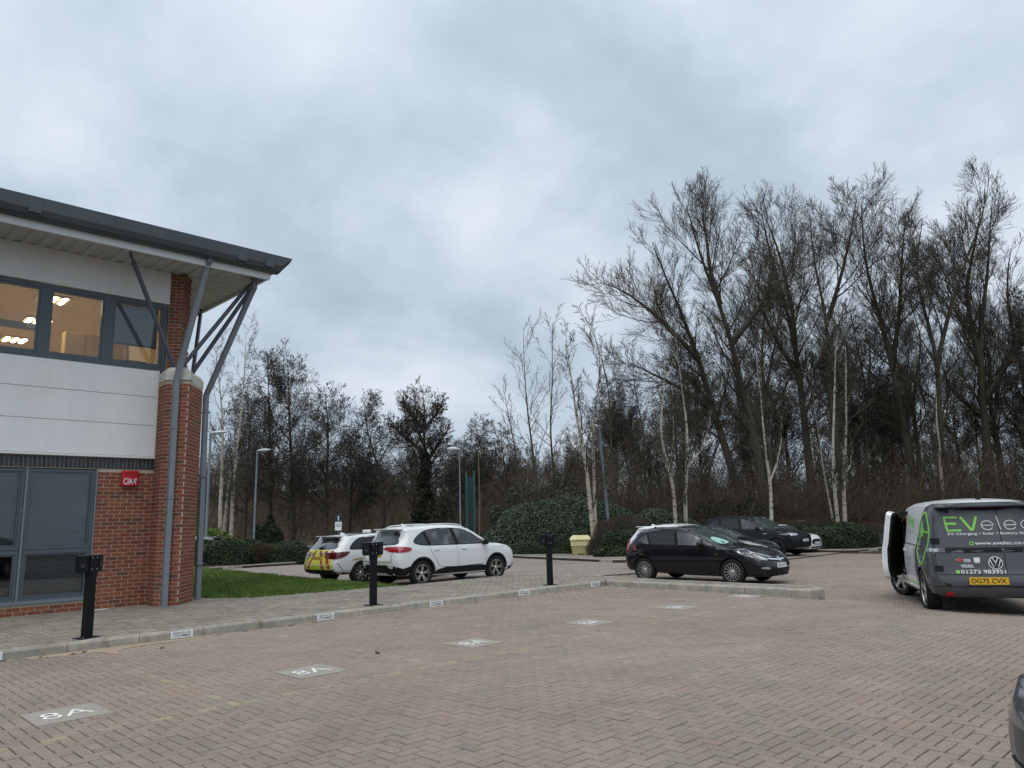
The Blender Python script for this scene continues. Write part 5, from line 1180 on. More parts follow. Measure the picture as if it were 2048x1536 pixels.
# --- grey and white electrician's van with its front door open
def van():
    L, W = 4.71, 1.985; wx = (.86, 3.85); ang = R(26.0)
    side = cat([(.35, .30), (.12, .31), (.02, .42), (.0, .60), (.045, .76), (.07, 1.0), (.12, 1.30), (.19, 1.62), (.22, 1.78), (.17, 1.845), (.45, 1.905), (1.4, 1.945), (2.6, 1.935), (3.15, 1.86), (3.6, 1.63), (4.0, 1.36), (4.3, 1.20), (4.55, 1.05), (4.66, .82), (4.71, .56), (4.66, .32), (4.45, .22), (2.3, .22)], 4)
    pm = paint('van_paint', (0.82, .83, .84), .35, .6)
    t = pm.node_tree; b = t.nodes['Principled BSDF']; K = t.links.new
    # vinyl wrap: grey tail with a curved edge, white front and roof
    tcn = nd(t, 'ShaderNodeTexCoord'); sp = nd(t, 'ShaderNodeSeparateXYZ'); K(tcn.outputs['Object'], sp.inputs[0])
    def mm(op, a, b_=None, c=None):
        n = nd(t, 'ShaderNodeMath'); n.operation = op
        for i, v in enumerate((a, b_, c)):
            if v is None: continue
            if isinstance(v, (int, float)): n.inputs[i].default_value = v
            else: K(v, n.inputs[i])
        return n.outputs[0]
    zz = mm('SUBTRACT', sp.outputs[2], .75); edge = mm('MULTIPLY_ADD', mm('MULTIPLY', zz, zz), -.48, -L/2+1.34)
    grey = mm('MULTIPLY', mm('LESS_THAN', sp.outputs[0], edge), mm('LESS_THAN', sp.outputs[2], 1.862))
    low = mm('LESS_THAN', sp.outputs[2], .36); grey = mm('MAXIMUM', grey, low)
    mixn = nd(t, 'ShaderNodeMix'); mixn.data_type = 'RGBA'; old = b.inputs['Base Color'].links[0].from_socket
    K(grey, mixn.inputs[0]); K(old, mixn.inputs[6]); mixn.inputs[7].default_value = (.056, .062, .071, 1); K(mixn.outputs[2], b.inputs['Base Color'])
    c = Car('electrician_van', 'grey and white EV charging van with its front passenger door open', 'van', None, at_wheel((14.72, 4.68), ang, wx[0], L, W, 1), ang, L, W, side, 1.06, pm, wx, .365, roofw=.81, k=.09, crown=.085, rr=.16, fr=.3, zspine=.85, cut=[((2.62-L/2, .45, .50), (3.62-L/2, 1.3, 1.74))], sill=.95)
    GM = pmat('wrap_grey', (.056, .062, .071), .4, coat=.5)
    # rear doors
    c.patch('shut_line', [(-.80, .50), (.80, .50), (.83, .66), (.83, 1.02), (.80, 1.40), (.75, 1.74), (-.75, 1.74), (-.80, 1.40), (-.83, 1.02), (-.83, .66)], 'x', -1, M['gap'], .0015)
    d1 = c.patch('rear_door', [(-.144, .515), (.58, .515), (.70, .55), (.77, .63), (.815, .68), (.815, 1.02), (.785, 1.40), (.74, 1.73), (-.144, 1.73)], 'x', -1, GM, .005)
    d2 = c.patch('rear_door', [(-.156, .515), (-.58, .515), (-.70, .55), (-.77, .63), (-.815, .68), (-.815, 1.02), (-.785, 1.40), (-.74, 1.73), (-.156, 1.73)], 'x', -1, GM, .005)
    for sg, d in ((1, d1), (-1, d2)):
        a = .17 if sg < 0 else -.13
        c.patch('door_pressing', [(sg*a if sg < 0 else -.13, 1.285), (sg*.75, 1.285), (sg*.70, 1.66), (sg*.67, 1.69), (sg*a if sg < 0 else -.13, 1.69)], 'x', -1, GM, .009, d)
        c.patch('light_bar', [(sg*a if sg < 0 else -.13, 1.04), (sg*.81, 1.04), (sg*.81, 1.125), (sg*a if sg < 0 else -.13, 1.125)], 'x', -1, M['black_plastic'], .010, d)
        c.patch('light_bar', [(sg*a if sg < 0 else -.13, 1.085), (sg*.50, 1.085), (sg*.62, 1.05), (sg*.68, 1.05), (sg*.68, 1.12), (sg*a if sg < 0 else -.13, 1.12)], 'x', -1, M['gap'], .014, d)
        c.line('door_crease', [(sg*a if sg < 0 else -.13, .69), (sg*.80, .69)], 'x', -1, M['gap'], .012, .008, d)
        c.patch('tail_lamp', [(sg*.68, 1.045), (sg*.89, 1.045), (sg*.89, 1.12), (sg*.68, 1.12)], 'x', -1, M['lamp_smoke'], .014)
        c.patch('tail_lamp', [(sg*.78, 1.055), (sg*.885, 1.055), (sg*.885, 1.11), (sg*.76, 1.11)], 'x', -1, M['lamp_clear'], .017)
        c.patch('tail_lamp', [(.02, 1.05), (.30, 1.04), (.40, 1.075), (.30, 1.115), (.02, 1.115)], 'y', sg, M['lamp_smoke'], .012)
        c.patch('hinge', [(sg*.74, 1.185), (sg*.85, 1.185), (sg*.85, 1.275), (sg*.74, 1.275)], 'x', -1, M['black_plastic'], .022)
        c.patch('hinge', [(sg*.74, .74), (sg*.85, .74), (sg*.85, .83), (sg*.74, .83)], 'x', -1, M['black_plastic'], .022)
        c.patch('reflector', cat([(sg*.63, .30), (sg*.74, .30), (sg*.74, .40), (sg*.63, .40)], 2), 'x', -1, M['reflector'], .016)
        c.line('bumper_line', [(sg*.10, .495), (sg*.95, .50)], 'x', -1, M['gap'], .010)
        c.line('rail', [(.75, 1.125), (1.6, 1.128), (2.55, 1.13)], 'y', sg, M['gap'], .014, .006)
        c.line('side_door_line', [(1.42, .45), (1.42, 1.12)], 'y', sg, M['gap'], .010); c.line('side_door_line', [(2.58, .42), (2.58, 1.75)], 'y', sg, M['gap'], .010)
        c.patch('sill_trim', [(1.30, .26), (3.42, .26), (3.42, .315), (1.30, .315)], 'y', sg, M['black_plastic'], .010)
        c.patch('sill_strip', [(1.30, .325), (3.42, .325), (3.42, .37), (1.30, .37)], 'y', sg, M['vinyl_white'], .012)
        c.line('green_stripe', [(1.28, .44), (2.56, .44)], 'y', sg, M['ev_green'], .016, .006)
    c.patch('bumper_lip', [(-.85, .235), (.85, .235), (.90, .29), (-.90, .29)], 'x', -1, M['black_plastic'], .012)
    c.box('spoiler', (.10, -.74, 1.765), (.36, .74, 1.80), M['black_plastic'], .014)
    c.patch('brake_light', [(-.30, 1.735), (.30, 1.735), (.30, 1.76), (-.30, 1.76)], 'x', -1, M['lamp_red_dark'], .010)
    # lettering on the doors (reads left to right from behind)
    def rt_(body, y0, y1, z0, h, mat, par, **kw): return c.text(body, abs(y0-y1), h, ((y0+y1)/2, z0+h/2), 'x', -1, mat, .014, par, **kw)
    def strokes(segs, w, mat, name, par):
        for sgm in segs: c.line(name, sgm, 'x', -1, mat, w, .014, par)
    # EV in heavy rounded strokes
    strokes([[(.43, 1.62), (.62, 1.62), (.60, 1.40), (.40, 1.405)], [(.61, 1.515), (.46, 1.515)], [(.385, 1.625), (.255, 1.405), (.235, 1.405), (.155, 1.625)]], .036, M['ev_green'], 'lettering', d1)
    def ring(cy, cz, r1, r2, a0, a1, n=22): return [(cy-r1*math.cos(R(a)), cz+r2*math.sin(R(a))) for a in np.linspace(a0, a1, n)]
    strokes([ring(.015, 1.478, .085, .073, 330, 0, 22), [(.10, 1.478), (-.07, 1.478)]], .0105, M['vinyl_white'], 'lettering', d1)
    strokes([[(-.135, 1.635), (-.17, 1.405)], ring(-.315, 1.478, .085, .073, 330, 0, 22), [(-.23, 1.478), (-.40, 1.478)], ring(-.565, 1.478, .092, .075, 318, 42, 20)], .0105, M['vinyl_white'], 'lettering', d2)
    rt_('EV Charging • Solar • Battery Storage', .60, -.68, 1.315, .052, M['vinyl_white'], d1, bold=.008)
    rt_('www.evelec.co.uk', .24, -.56, 1.165, .056, M['vinyl_white'], d1, bold=.010)
    strokes([ring(.285, 1.19, .026, .026, 0, 350, 16)], .013, M['ev_green'], 'web_icon', d1)
    rt_('01273 983951', .50, -.135, .705, .062, M['vinyl_white'], d1, bold=.006)
    c.patch('phone_icon', arc(.545, .735, .030, 0, 345, 16), 'x', -1, M['ev_green'], .013, d1)
    c.plate(-1, (.13, .595), M['plate_yellow'], 'DG75 CVX', .56, .115, .018)
    # round badge: ring with V over W
    bz, by = .875, -.01
    c.patch('badge', arc(by, bz, .098, 0, 350, 28), 'x', -1, M['plate_ink'], .013, d1)
    strokes([ring(by, bz, .097, .097, 0, 356, 32)], .011, M['vinyl_white'], 'badge_ring', d1)
    strokes([[(by+.040, bz+.082), (by+.004, bz+.008), (by-.004, bz+.008), (by-.040, bz+.082)], [(by+.076, bz+.050), (by+.030, bz-.072), (by+.0, bz-.004), (by-.030, bz-.072), (by-.076, bz+.050)]], .013, M['vinyl_white'], 'badge_monogram', d1)
    # accreditation marks
    strokes([[(.55, .925), (.43, .925)], [(.49, .965), (.49, .885)]], .020, M['vinyl_red'], 'accreditation_mark', d1); strokes([[(.55, .925), (.505, .925)]], .010, M['vinyl_white'], 'accreditation_mark', d1)
    for z in (.935, .915, .895): strokes([[(.44, z), (.34, z)]], .009, M['vinyl_white'], 'accreditation_mark', d1)
    strokes([[(.29, .89), (.29, .96), (.21, .96), (.21, .89), (.29, .89)]], .006, M['vinyl_white'], 'accreditation_mark', d1); strokes([[(.28, .878), (.215, .878)], [(.28, .925), (.22, .925)]], .008, M['vinyl_white'], 'accreditation_mark', d1)
    c.text('NICEIC', .17, .034, (.40, .838), 'x', -1, M['vinyl_white'], .014, d1, bold=.02); strokes([[(.48, .812), (.31, .812)]], .010, M['vinyl_white'], 'accreditation_mark', d1)
    # green flex-and-plug emblem on the right door
    strokes([ring(-.72, .76, .28, .24, 200, -20, 40), ring(-.72, .76, .28, .24, 215, 330, 30)], .030, M['ev_green'], 'plug_emblem', d2)
    c.patch('plug_emblem', [(-.56, .80), (-.70, .785), (-.75, .765), (-.75, .715), (-.70, .695), (-.56, .68)], 'x', -1, M['ev_green'], .013, d2)
    strokes([[(-.56, .77), (-.50, .77)], [(-.56, .71), (-.50, .71)], [(-.75, .74), (-.88, .74)]], .016, M['ev_green'], 'plug_emblem', d2)
    # the same emblem on the left flank, small print on the white door
    for sg in (1, -1):
        ell = [(.72+.36*math.cos(R(a)), 1.27+.44*math.sin(R(a))) for a in np.linspace(0, 352, 46)]
        c.line('plug_emblem', ell, 'y', sg, M['ev_green'], .036, .007)
        c.line('plug_emblem', [(.40, 1.37), (.66, 1.39), (.74, 1.36)], 'y', sg, M['ev_green'], .034, .009)
        c.patch('plug_emblem', [(.70, 1.30), (.80, 1.30), (.86, 1.35), (.84, 1.46), (.72, 1.46)], 'y', sg, M['ev_green'], .009)
        c.line('plug_emblem', [(.82, 1.31), (.90, 1.24)], 'y', sg, M['ev_green'], .03, .009); c.line('plug_emblem', [(.80, 1.44), (.84, 1.54)], 'y', sg, M['ev_green'], .03, .009)
        c.text('EVelec', .80, .22, (2.02, 1.56), 'y', sg, M['ev_green'], .006, bold=.0)
        c.text('EV Charging • Solar', .75, .045, (2.02, 1.36), 'y', sg, M['ink_grey'], .006)
        c.text('01273 983951', .62, .05, (2.0, .86), 'y', sg, M['ink_grey'], .006); c.text('www.evelec.co.uk', .45, .05, (2.0, .76), 'y', sg, M['ink_grey'], .006)
        c.patch('handle', [(2.42, .985), (2.54, .985), (2.54, 1.02), (2.42, 1.02)], 'y', sg, M['vinyl_white'], .024)
        if sg < 0:
            c.door([(2.62, .42), (3.40, .42), (3.55, .8), (3.62, 1.1), (3.3, 1.72), (2.62, 1.74)], sg)
            c.patch('window', cat([(2.72, 1.14), (3.60, 1.14), (3.30, 1.66), (2.74, 1.68)], 2), 'y', sg, M['tint_glass'], .007); c.mirror(3.5, 1.12, sg, M['black_plastic'], .25)
    c.patch('windscreen', cat([(-.78, 1.22), (.78, 1.22), (.66, 1.76), (0, 1.80), (-.66, 1.76)], 4), 'x', 1, M['screen_glass'], .004)
    c.paint = M['black_plastic']; c.fin(.62); c.paint = pm
    # cab interior glimpsed through the opening
    st = c.box('seat', (2.70, .48, .62), (3.12, .88, .84), M['black_plastic'], .05); c.box('seat_back', (2.64, .50, .82), (2.80, .88, 1.42), M['black_plastic'], .05, st); c.box('headrest', (2.66, .56, 1.45), (2.78, .86, 1.66), M['tan'], .04, st)
    c.box('dashboard', (3.42, .46, .85), (3.60, .90, 1.12), M['black_plastic'], .04)
    # the open door: an outer skin and an inner lining swung about the front hinge
    hg = Vector((3.62-L/2, .95, 0)); out = 23
    poly = cat([(2.63, .46), (3.05, .44), (3.44, .46), (3.58, .80), (3.60, 1.08), (3.42, 1.42), (3.22, 1.70), (2.70, 1.745), (2.645, 1.5), (2.63, 1.0)], 3)
    piv = empty('front_door', (hg.x, hg.y, 0), R(-out), parent=c.root)
    def skin(name, pol, off, mat, thick, par):
        o = c.patch(name, pol, 'y', 1, mat, off, None, .06, thick); o.data.transform(Matrix.Translation(-hg)); o.parent = par; return o
    skin('door_skin', poly, .0, M['paint_white'], .10, piv)
    lin = skin('door_lining', shrink([p for p in poly], .035), -.101, M['black_plastic'], .135, piv)
    bm = bmesh.new(); bm.from_mesh(lin.data)
    bm.to_mesh(lin.data); bm.free()
    wv = skin('door_window', cat([(2.72, 1.12), (3.52, 1.12), (3.20, 1.62), (2.74, 1.66)], 2), .004, M['tint_glass'], .02, piv)
    h_, nn = c.hit((3.35-L/2, 1.12), 'y', 1); h_ = h_-hg
    bm = bmesh.new(); bmesh.ops.create_uvsphere(bm, u_segments=16, v_segments=10, radius=1)
    for v in bm.verts:
        q = v.co; v.co = Vector((h_.x+math.copysign(abs(q.x)**.6, q.x)*.06, h_.y+.17+math.copysign(abs(q.y)**.6, q.y)*.12, h_.z+.06+math.copysign(abs(q.z)**.6, q.z)*.15))
    me = bpy.data.meshes.new('mirror'); bm.to_mesh(me); bm.free(); me.materials.append(M['black_plastic']); me.polygons.foreach_set('use_smooth', np.ones(len(me.polygons), bool)); link('mirror', me, piv)
    MB().box((h_.x-.067, h_.y+.08, h_.z-.05), (h_.x-.061, h_.y+.26, h_.z+.17), .002).build('mirror_glass', M['screen_glass'], piv)
    for (dx, dz_) in ((.02, .98), (.02, .86)): MB().box((2.63-3.62+.012, -.05, dz_), (2.63-3.62+.004, -.02, dz_+.03)).build('latch', M['gap'], piv)
    c.wheels(.255, (5, .0, .050), M['alloy'], width=.235, steer=24)
    return c
van()

# ------------------------------------------------------------------ lamps, signs, bin, fence
def lamp(x, y, h, arm_dir, label, z=None, head=.75, lean=0.0, r=.06):
    z = float(G(x, y)) if z is None else z
    o = empty('street_lamp', (x, y, z), 0, label, 'street lamp', 'street lamps'); o.rotation_euler = (0, 0, 0)
    d = Vector((math.cos(R(arm_dir)), math.sin(R(arm_dir)), 0)); ln = Vector((math.sin(YAW), -math.cos(YAW), 0))*lean
    m = MB(); m.tube([Vector((0, 0, 0)), Vector((0, 0, .9))+ln*.9/h, Vector((0, 0, .95))+ln*.95/h, Vector((0, 0, h))+ln], [r*1.6, r*1.55, r, r*.75], 10); m.build('column', M['lamp_post'], o, True, 30)
    top = Vector((0, 0, h))+ln
    m = MB(); k = 14; V = []
    for t in np.linspace(0, 1, 9):
        w = (.16*math.sin(math.pi*min(max(t, .02), .98))**.6)*head/.75; hh_ = .12*math.sin(math.pi*min(max(t, .04), .96))**.6
        for q in range(k):
            a = 2*math.pi*q/k; V.append(top+d*(t*head-.04)+d.cross(Vector((0, 0, 1)))*(w*math.cos(a))+Vector((0, 0, .05+hh_*math.sin(a)+.05*t)))
    F = [(i*k+j, i*k+(j+1) % k, (i+1)*k+(j+1) % k, (i+1)*k+j) for i in range(8) for j in range(k)]+[tuple(range(k))[::-1], tuple(range(8*k, 9*k))]
    m.add(V, F); m.build('lantern', M['lamp_head'], o, True)
    c_ = top+d*(head*.6); MB().lathe([(0, -.09), (.08, -.08), (.11, -.03), (.11, .03)], 'z', 14, (c_.x, c_.y, c_.z+.03)).build('lens', M['lamp_lens'], o, True)
    return o
IMG_R = math.degrees(YAW)-90
lamp(26.1, 53.9, 7.55, IMG_R, 'grey street lamp standing alone left of the sign, before the dark trees', head=1.05, r=.085, lean=.05)
lamp(20.95, 50.1, 8.1, IMG_R, 'grey street lamp partly hidden by the brick corner of the office', head=1.15, r=.10)
lamp(29.7, 34.6, 6.2, IMG_R+180, 'slim street lamp beside the dark green totem sign', head=.8, r=.045)
lamp(30.85, 24.25, 6.55, IMG_R+180, 'leaning blue-grey street lamp rising from the brown clipped shrub', head=.75, r=.075, lean=-.32)
s_ = empty('traffic_sign', (30.2, 48.9, float(G(30, 49))), R(-90+45), 'blue sign over a white notice on a thin post behind the white estate', 'sign')
MB().tube([(0, 0, 0), (0, 0, 2.75)], .035, 8).build('post', M['lamp_post'], s_)
MB().box((-.22, -.055, 2.20), (.22, -.04, 2.76)).build('sign_panel', M['totem_navy'], s_); MB().box((-.21, -.06, 2.58), (.21, -.0555, 2.75)).build('sign_band', M['navy'], s_)
MB().box((-.03, -.0605, 2.26), (.03, -.0555, 2.56)).build('sign_symbol', M['sign_white'], s_); MB().box((-.07, -.0612, 2.50), (.07, -.0558, 2.55)).build('sign_symbol', M['sign_white'], s_)
nt = MB().box((-.24, -.055, 1.55), (.24, -.04, 2.17)).build('notice_panel', M['sign_white'], s_)
for z in (2.02, 1.92, 1.86, 1.80): MB().box((-.17, -.059, z), (.17, -.0555, z+.03)).build('notice_line', M['ink_grey'], nt)
t_ = empty('totem_sign', (32.3, 36.6, float(G(32, 36))), R(-47), 'tall dark totem sign with green posts behind the white SUV', 'sign')
MB().box((-.19, -.06, .3), (.19, .06, 4.75)).build('sign_panel', M['totem_navy'], t_)
for sx in (-1, 1): MB().box((sx*.245-.045, -.08, 0), (sx*.245+.045, .08, 5.15)).build('post', M['totem_green'], t_)
o = MB().tube([(31.25, 34.65, -.2), (31.2, 34.5, 3), (31.1, 34.45, 6.0)], [.05, .045, .03], 8).build('flagpole', M['sapling']); tag(o, 'thin pale bare pole just right of the totem sign', 'pole')
g_ = empty('grit_bin', (29.35, 25.0, float(G(29, 25))+.118), R(-50), 'faded yellow grit bin with sloping lid on the far path', 'grit bin')
m = MB(); m.add([(-.42, -.30, .06), (.42, -.30, .06), (.42, .30, .06), (-.42, .30, .06), (-.46, -.34, .44), (.46, -.34, .44), (.46, .34, .44), (-.46, .34, .44)], [(0, 1, 5, 4), (1, 2, 6, 5), (2, 3, 7, 6), (3, 0, 4, 7), (3, 2, 1, 0), (4, 5, 6, 7)]); m.build('tub', M['bin_dirty'], g_)
m = MB(); m.add([(-.48, -.37, .442), (.48, -.37, .442), (.48, .37, .442), (-.48, .37, .442), (-.49, -.38, .72), (.49, -.38, .72), (.49, .38, .80), (-.49, .38, .80)], [(0, 1, 5, 4), (1, 2, 6, 5), (2, 3, 7, 6), (3, 0, 4, 7), (3, 2, 1, 0), (4, 5, 6, 7)]); m.build('upper_tub', M['bin_yellow'], g_)
m = MB(); m.add([(-.53, -.43, .725), (.53, -.43, .725), (.53, .42, .81), (-.53, .42, .81), (-.51, -.41, .79), (.51, -.41, .79), (.38, .0, .95), (-.38, .0, .95), (.40, .40, .95), (-.40, .40, .95)], [(0, 1, 5, 4), (4, 5, 6, 7), (7, 6, 8, 9), (1, 2, 8, 6, 5), (3, 0, 4, 7, 9), (2, 3, 9, 8), (3, 2, 1, 0)]); m.build('lid', M['bin_yellow'], g_)
for sx in (-.25, .25): MB().box((sx-.09, -.30, 0), (sx+.09, .30, .06)).build('skid', M['bin_dirty'], g_)
f_ = empty('rail_fence', (43, 16.2, -.2), 0, 'weathered wooden post and rail fence left of the van', 'fence')
FP = [(42.0, 17.4), (43.4, 16.0), (44.9, 14.5), (46.4, 13.0)]
for x, y in FP: MB().box((x-43-.06, y-16.2-.06, 0), (x-43+.06, y-16.2+.06, 1.25), .01).build('post', M['wood'], f_)
for (x0, y0), (x1, y1) in zip(FP[:-1], FP[1:]):
    for z in (.55, 1.05):
        m = MB(); m.tube([(x0-43, y0-16.2, z), (x1-43, y1-16.2, z)], .055, 4); m.build('rail', M['wood'], f_)
n_ = empty('small_notice', (41.2, 18.9, -.1), R(-50), 'small white notice on a stake in front of the woodland', 'sign')
MB().tube([(0, 0, 0), (0, 0, 1.3)], .02, 6).build('stake', M['wood'], n_); MB().box((-.18, -.035, 1.12), (.18, -.022, 1.32)).build('notice_panel', M['sign_white'], n_)
# ------------------------------------------------------------------ shrubs, hedges, trees
def leaves(P, Nn, size, seed, asp=.55, flat=.6):
    """one quad per point, roughly facing the normal"""
    q = np.random.default_rng(seed); n = len(P)
    d = Nn*flat+q.normal(0, .55, (n, 3)); d /= np.linalg.norm(d, axis=1)[:, None]+1e-9
    a = np.cross(d, q.normal(0, 1, (n, 3))); a /= np.linalg.norm(a, axis=1)[:, None]+1e-9; b = np.cross(d, a)
    s = size*q.uniform(.65, 1.3, n)[:, None]; a = a*s; b = b*s*asp
    V = np.stack([P-a, P+b*.9-a*.1, P+a, P-b*.9-a*.1], 1).reshape(-1, 3)
    return V, np.arange(n*4).reshape(-1, 4)
def blob(name, label, cat_, group, c, rad, rz, n, size, mat, seed, e=2.6, z0=None, spiky=False, core=True, top=1.0, lump=.10):
    """clipped shrub or mound: leaf faces over an uneven superellipsoid, with a dark inner mass"""
    q = np.random.default_rng(seed); root = empty(name, c, R(rz), label, cat_, group)
    v = q.normal(0, 1, (n, 3)); v[:, 2] = np.abs(v[:, 2])*1.0-.12; v /= np.linalg.norm(v, axis=1)[:, None]
    f = (np.abs(v)**e).sum(1)**(-1/e)
    lum = 1+lump*(np.sin(v[:, 0]*5+seed)*np.cos(v[:, 1]*4.3+seed*2)+.6*np.sin(v[:, 2]*7+v[:, 0]*6))
    depth = 1-np.abs(q.normal(0, .055, n))
    P = v*f[:, None]*lum[:, None]*np.array(rad)*depth[:, None]; keep = P[:, 2] > -.02; P, v = P[keep], v[keep]
    Nn = v/np.array(rad); Nn /= np.linalg.norm(Nn, axis=1)[:, None]
    r_ = np.clip(q.random(len(P))*.75+.25*q.random(len(P))**3, 0, 1)
    if spiky:
        m = len(P); d = Nn+q.normal(0, .4, (m, 3))+np.array([0, 0, .35]); d /= np.linalg.norm(d, axis=1)[:, None]; l = size*q.uniform(1.2, 2.6, m)[:, None]; sd_ = np.cross(d, q.normal(0, 1, (m, 3))); sd_ /= np.linalg.norm(sd_, axis=1)[:, None]
        V = np.stack([P-d*l*.6-sd_*size*.12, P-d*l*.6+sd_*size*.12, P+d*l*.6], 1).reshape(-1, 3); F = np.arange(m*3).reshape(-1, 3); rep = 3
    else:
        V, F = leaves(P, Nn, size, seed); rep = 4
    mk('foliage', V, F, mat, root, attr=np.repeat(r_, rep))
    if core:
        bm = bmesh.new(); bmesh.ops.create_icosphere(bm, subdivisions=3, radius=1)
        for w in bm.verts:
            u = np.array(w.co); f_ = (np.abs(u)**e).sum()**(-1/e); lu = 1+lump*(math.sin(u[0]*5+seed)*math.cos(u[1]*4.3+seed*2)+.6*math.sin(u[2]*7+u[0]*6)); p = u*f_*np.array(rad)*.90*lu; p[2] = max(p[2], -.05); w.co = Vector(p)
        me = bpy.data.meshes.new('shade_core'); bm.to_mesh(me); bm.free(); me.materials.append(M['core']); link('shade_core', me, root)  # solid filler within the foliage, its inner shade painted near-black
    return root
def gz(x, y): return float(G(x, y))+.1
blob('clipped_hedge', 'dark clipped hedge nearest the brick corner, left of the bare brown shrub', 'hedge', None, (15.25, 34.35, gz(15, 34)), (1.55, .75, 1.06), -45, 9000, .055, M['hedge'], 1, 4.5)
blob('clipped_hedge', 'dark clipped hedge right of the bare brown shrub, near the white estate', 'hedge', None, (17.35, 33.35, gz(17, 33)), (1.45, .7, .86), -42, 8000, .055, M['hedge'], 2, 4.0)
blob('bright_bush', 'bright green rounded bush below the white birch trunks', 'bush', None, (21.4, 52.4, -.2), (2.2, 1.5, 2.0), -45, 6000, .10, M['hedge_lime'], 3, 2.4)
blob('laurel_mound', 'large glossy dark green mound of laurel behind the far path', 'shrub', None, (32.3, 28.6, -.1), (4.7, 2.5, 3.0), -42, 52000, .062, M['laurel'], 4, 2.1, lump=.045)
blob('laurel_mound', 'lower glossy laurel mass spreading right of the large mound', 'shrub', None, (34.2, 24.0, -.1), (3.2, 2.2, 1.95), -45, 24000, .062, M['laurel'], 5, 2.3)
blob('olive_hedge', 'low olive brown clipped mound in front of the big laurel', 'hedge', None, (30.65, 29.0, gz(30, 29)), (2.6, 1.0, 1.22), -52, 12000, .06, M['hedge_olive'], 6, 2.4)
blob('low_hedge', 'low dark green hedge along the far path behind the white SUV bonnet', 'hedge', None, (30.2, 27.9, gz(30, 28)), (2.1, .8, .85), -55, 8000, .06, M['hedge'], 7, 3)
blob('brown_dome', 'brown clipped dome shrub beside the totem sign', 'shrub', None, (32.1, 33.4, -.1), (1.5, 1.1, 1.55), -45, 7000, .06, M['hedge_brown'], 8, 2.3, spiky=True)
blob('brown_dome', 'large brown twiggy dome shrub around the leaning lamp', 'shrub', None, (30.6, 23.3, -.15), (1.75, 1.3, 1.80), -48, 14000, .06, M['hedge_brown'], 9, 2.5, spiky=True)
blob('evergreen_shrub', 'dark evergreen shrub rising behind the large laurel mound', 'shrub', None, (37.5, 34.0, -.1), (3.2, 2.6, 4.1), -45, 10000, .12, M['evergreen'], 10, 2.0, lump=.2)
blob('evergreen_shrub', 'smaller grey green shrub right of the totem sign', 'shrub', None, (36.2, 36.6, -.1), (2.4, 2.0, 3.3), -45, 7000, .12, M['evergreen'], 11, 2.0, lump=.2)
blob('clipped_hedge', 'long green hedge behind the row of parked cars', 'hedge', None, (32.5, 21.6, gz(32, 21)), (4.6, .9, 1.18), -6, 13000, .07, M['hedge'], 12, 4.5)
blob('clipped_hedge', 'clipped green hedge right of the small white car', 'hedge', None, (39.6, 16.6, gz(39, 16)), (1.9, 1.1, 1.12), -45, 11000, .06, M['hedge'], 13, 4)
blob('brown_hedge', 'browned hedge end between the green hedge and the fence', 'hedge', None, (41.0, 15.9, gz(41, 16)), (1.5, 1.0, 1.15), -48, 8000, .06, M['hedge_brown'], 14, 3.4, spiky=True)
blob('brown_hedge', 'brown topped hedge behind the clipped green hedge', 'hedge', None, (40.6, 18.6, gz(40, 18)), (2.6, 1.0, 1.40), -46, 9000, .07, M['hedge_brown'], 15, 3.4, spiky=True)
blob('dark_bush', 'dark holly bush under the leaning trunks behind the black SUV', 'bush', None, (43.0, 24.0, -.2), (3.4, 2.2, 2.6), -45, 8000, .12, M['ivy'], 16, 2.2, lump=.2)
blob('dark_bush', 'dark bush at the foot of the left birches', 'bush', None, (30.5, 60.5, -.3), (1.3, 1.1, 2.3), -45, 4000, .14, M['ivy'], 17, 2.2, lump=.2)
blob('dark_bush', 'dark evergreen bush below the ivy clad alder', 'bush', None, (44.5, 52.5, -.3), (4.5, 2.5, 3.6), -45, 7000, .16, M['ivy'], 18, 2.2, lump=.25)
blob('dark_bush', 'low evergreen brambles beside the van roof', 'bush', None, (52.0, 15.0, -.3), (4.0, 3.0, 2.5), -45, 7000, .14, M['ivy'], 19, 2.1, lump=.25)

# --- bare winter trees
def frames(P):
    T = np.gradient(P, axis=1); T /= np.linalg.norm(T, axis=2, keepdims=True)+1e-9
    ref = np.where(np.abs(T[:, :1, 2:3]) < .9, np.array([0, 0, 1.]), np.array([1., 0, 0])); ref = np.broadcast_to(ref, T.shape)
    A = np.cross(T, ref); A /= np.linalg.norm(A, axis=2, keepdims=True)+1e-9
    return T, A, np.cross(T, A)
def tubes(P, Rr, k):
    """P (B,n,3), Rr (B,n) -> verts, quads"""
    B, n, _ = P.shape; T, A, C = frames(P); a = np.linspace(0, 2*np.pi, k, endpoint=False)
    V = P[:, :, None]+Rr[:, :, None, None]*(A[:, :, None]*np.cos(a)[:, None]+C[:, :, None]*np.sin(a)[:, None])
    b, i, j = np.meshgrid(np.arange(B), np.arange(n-1), np.arange(k), indexing='ij'); j2 = (j+1) % k; base = b*n*k
    F = np.stack([base+i*k+j, base+i*k+j2, base+(i+1)*k+j2, base+(i+1)*k+j], -1).reshape(-1, 4)
    return V.reshape(-1, 3), F
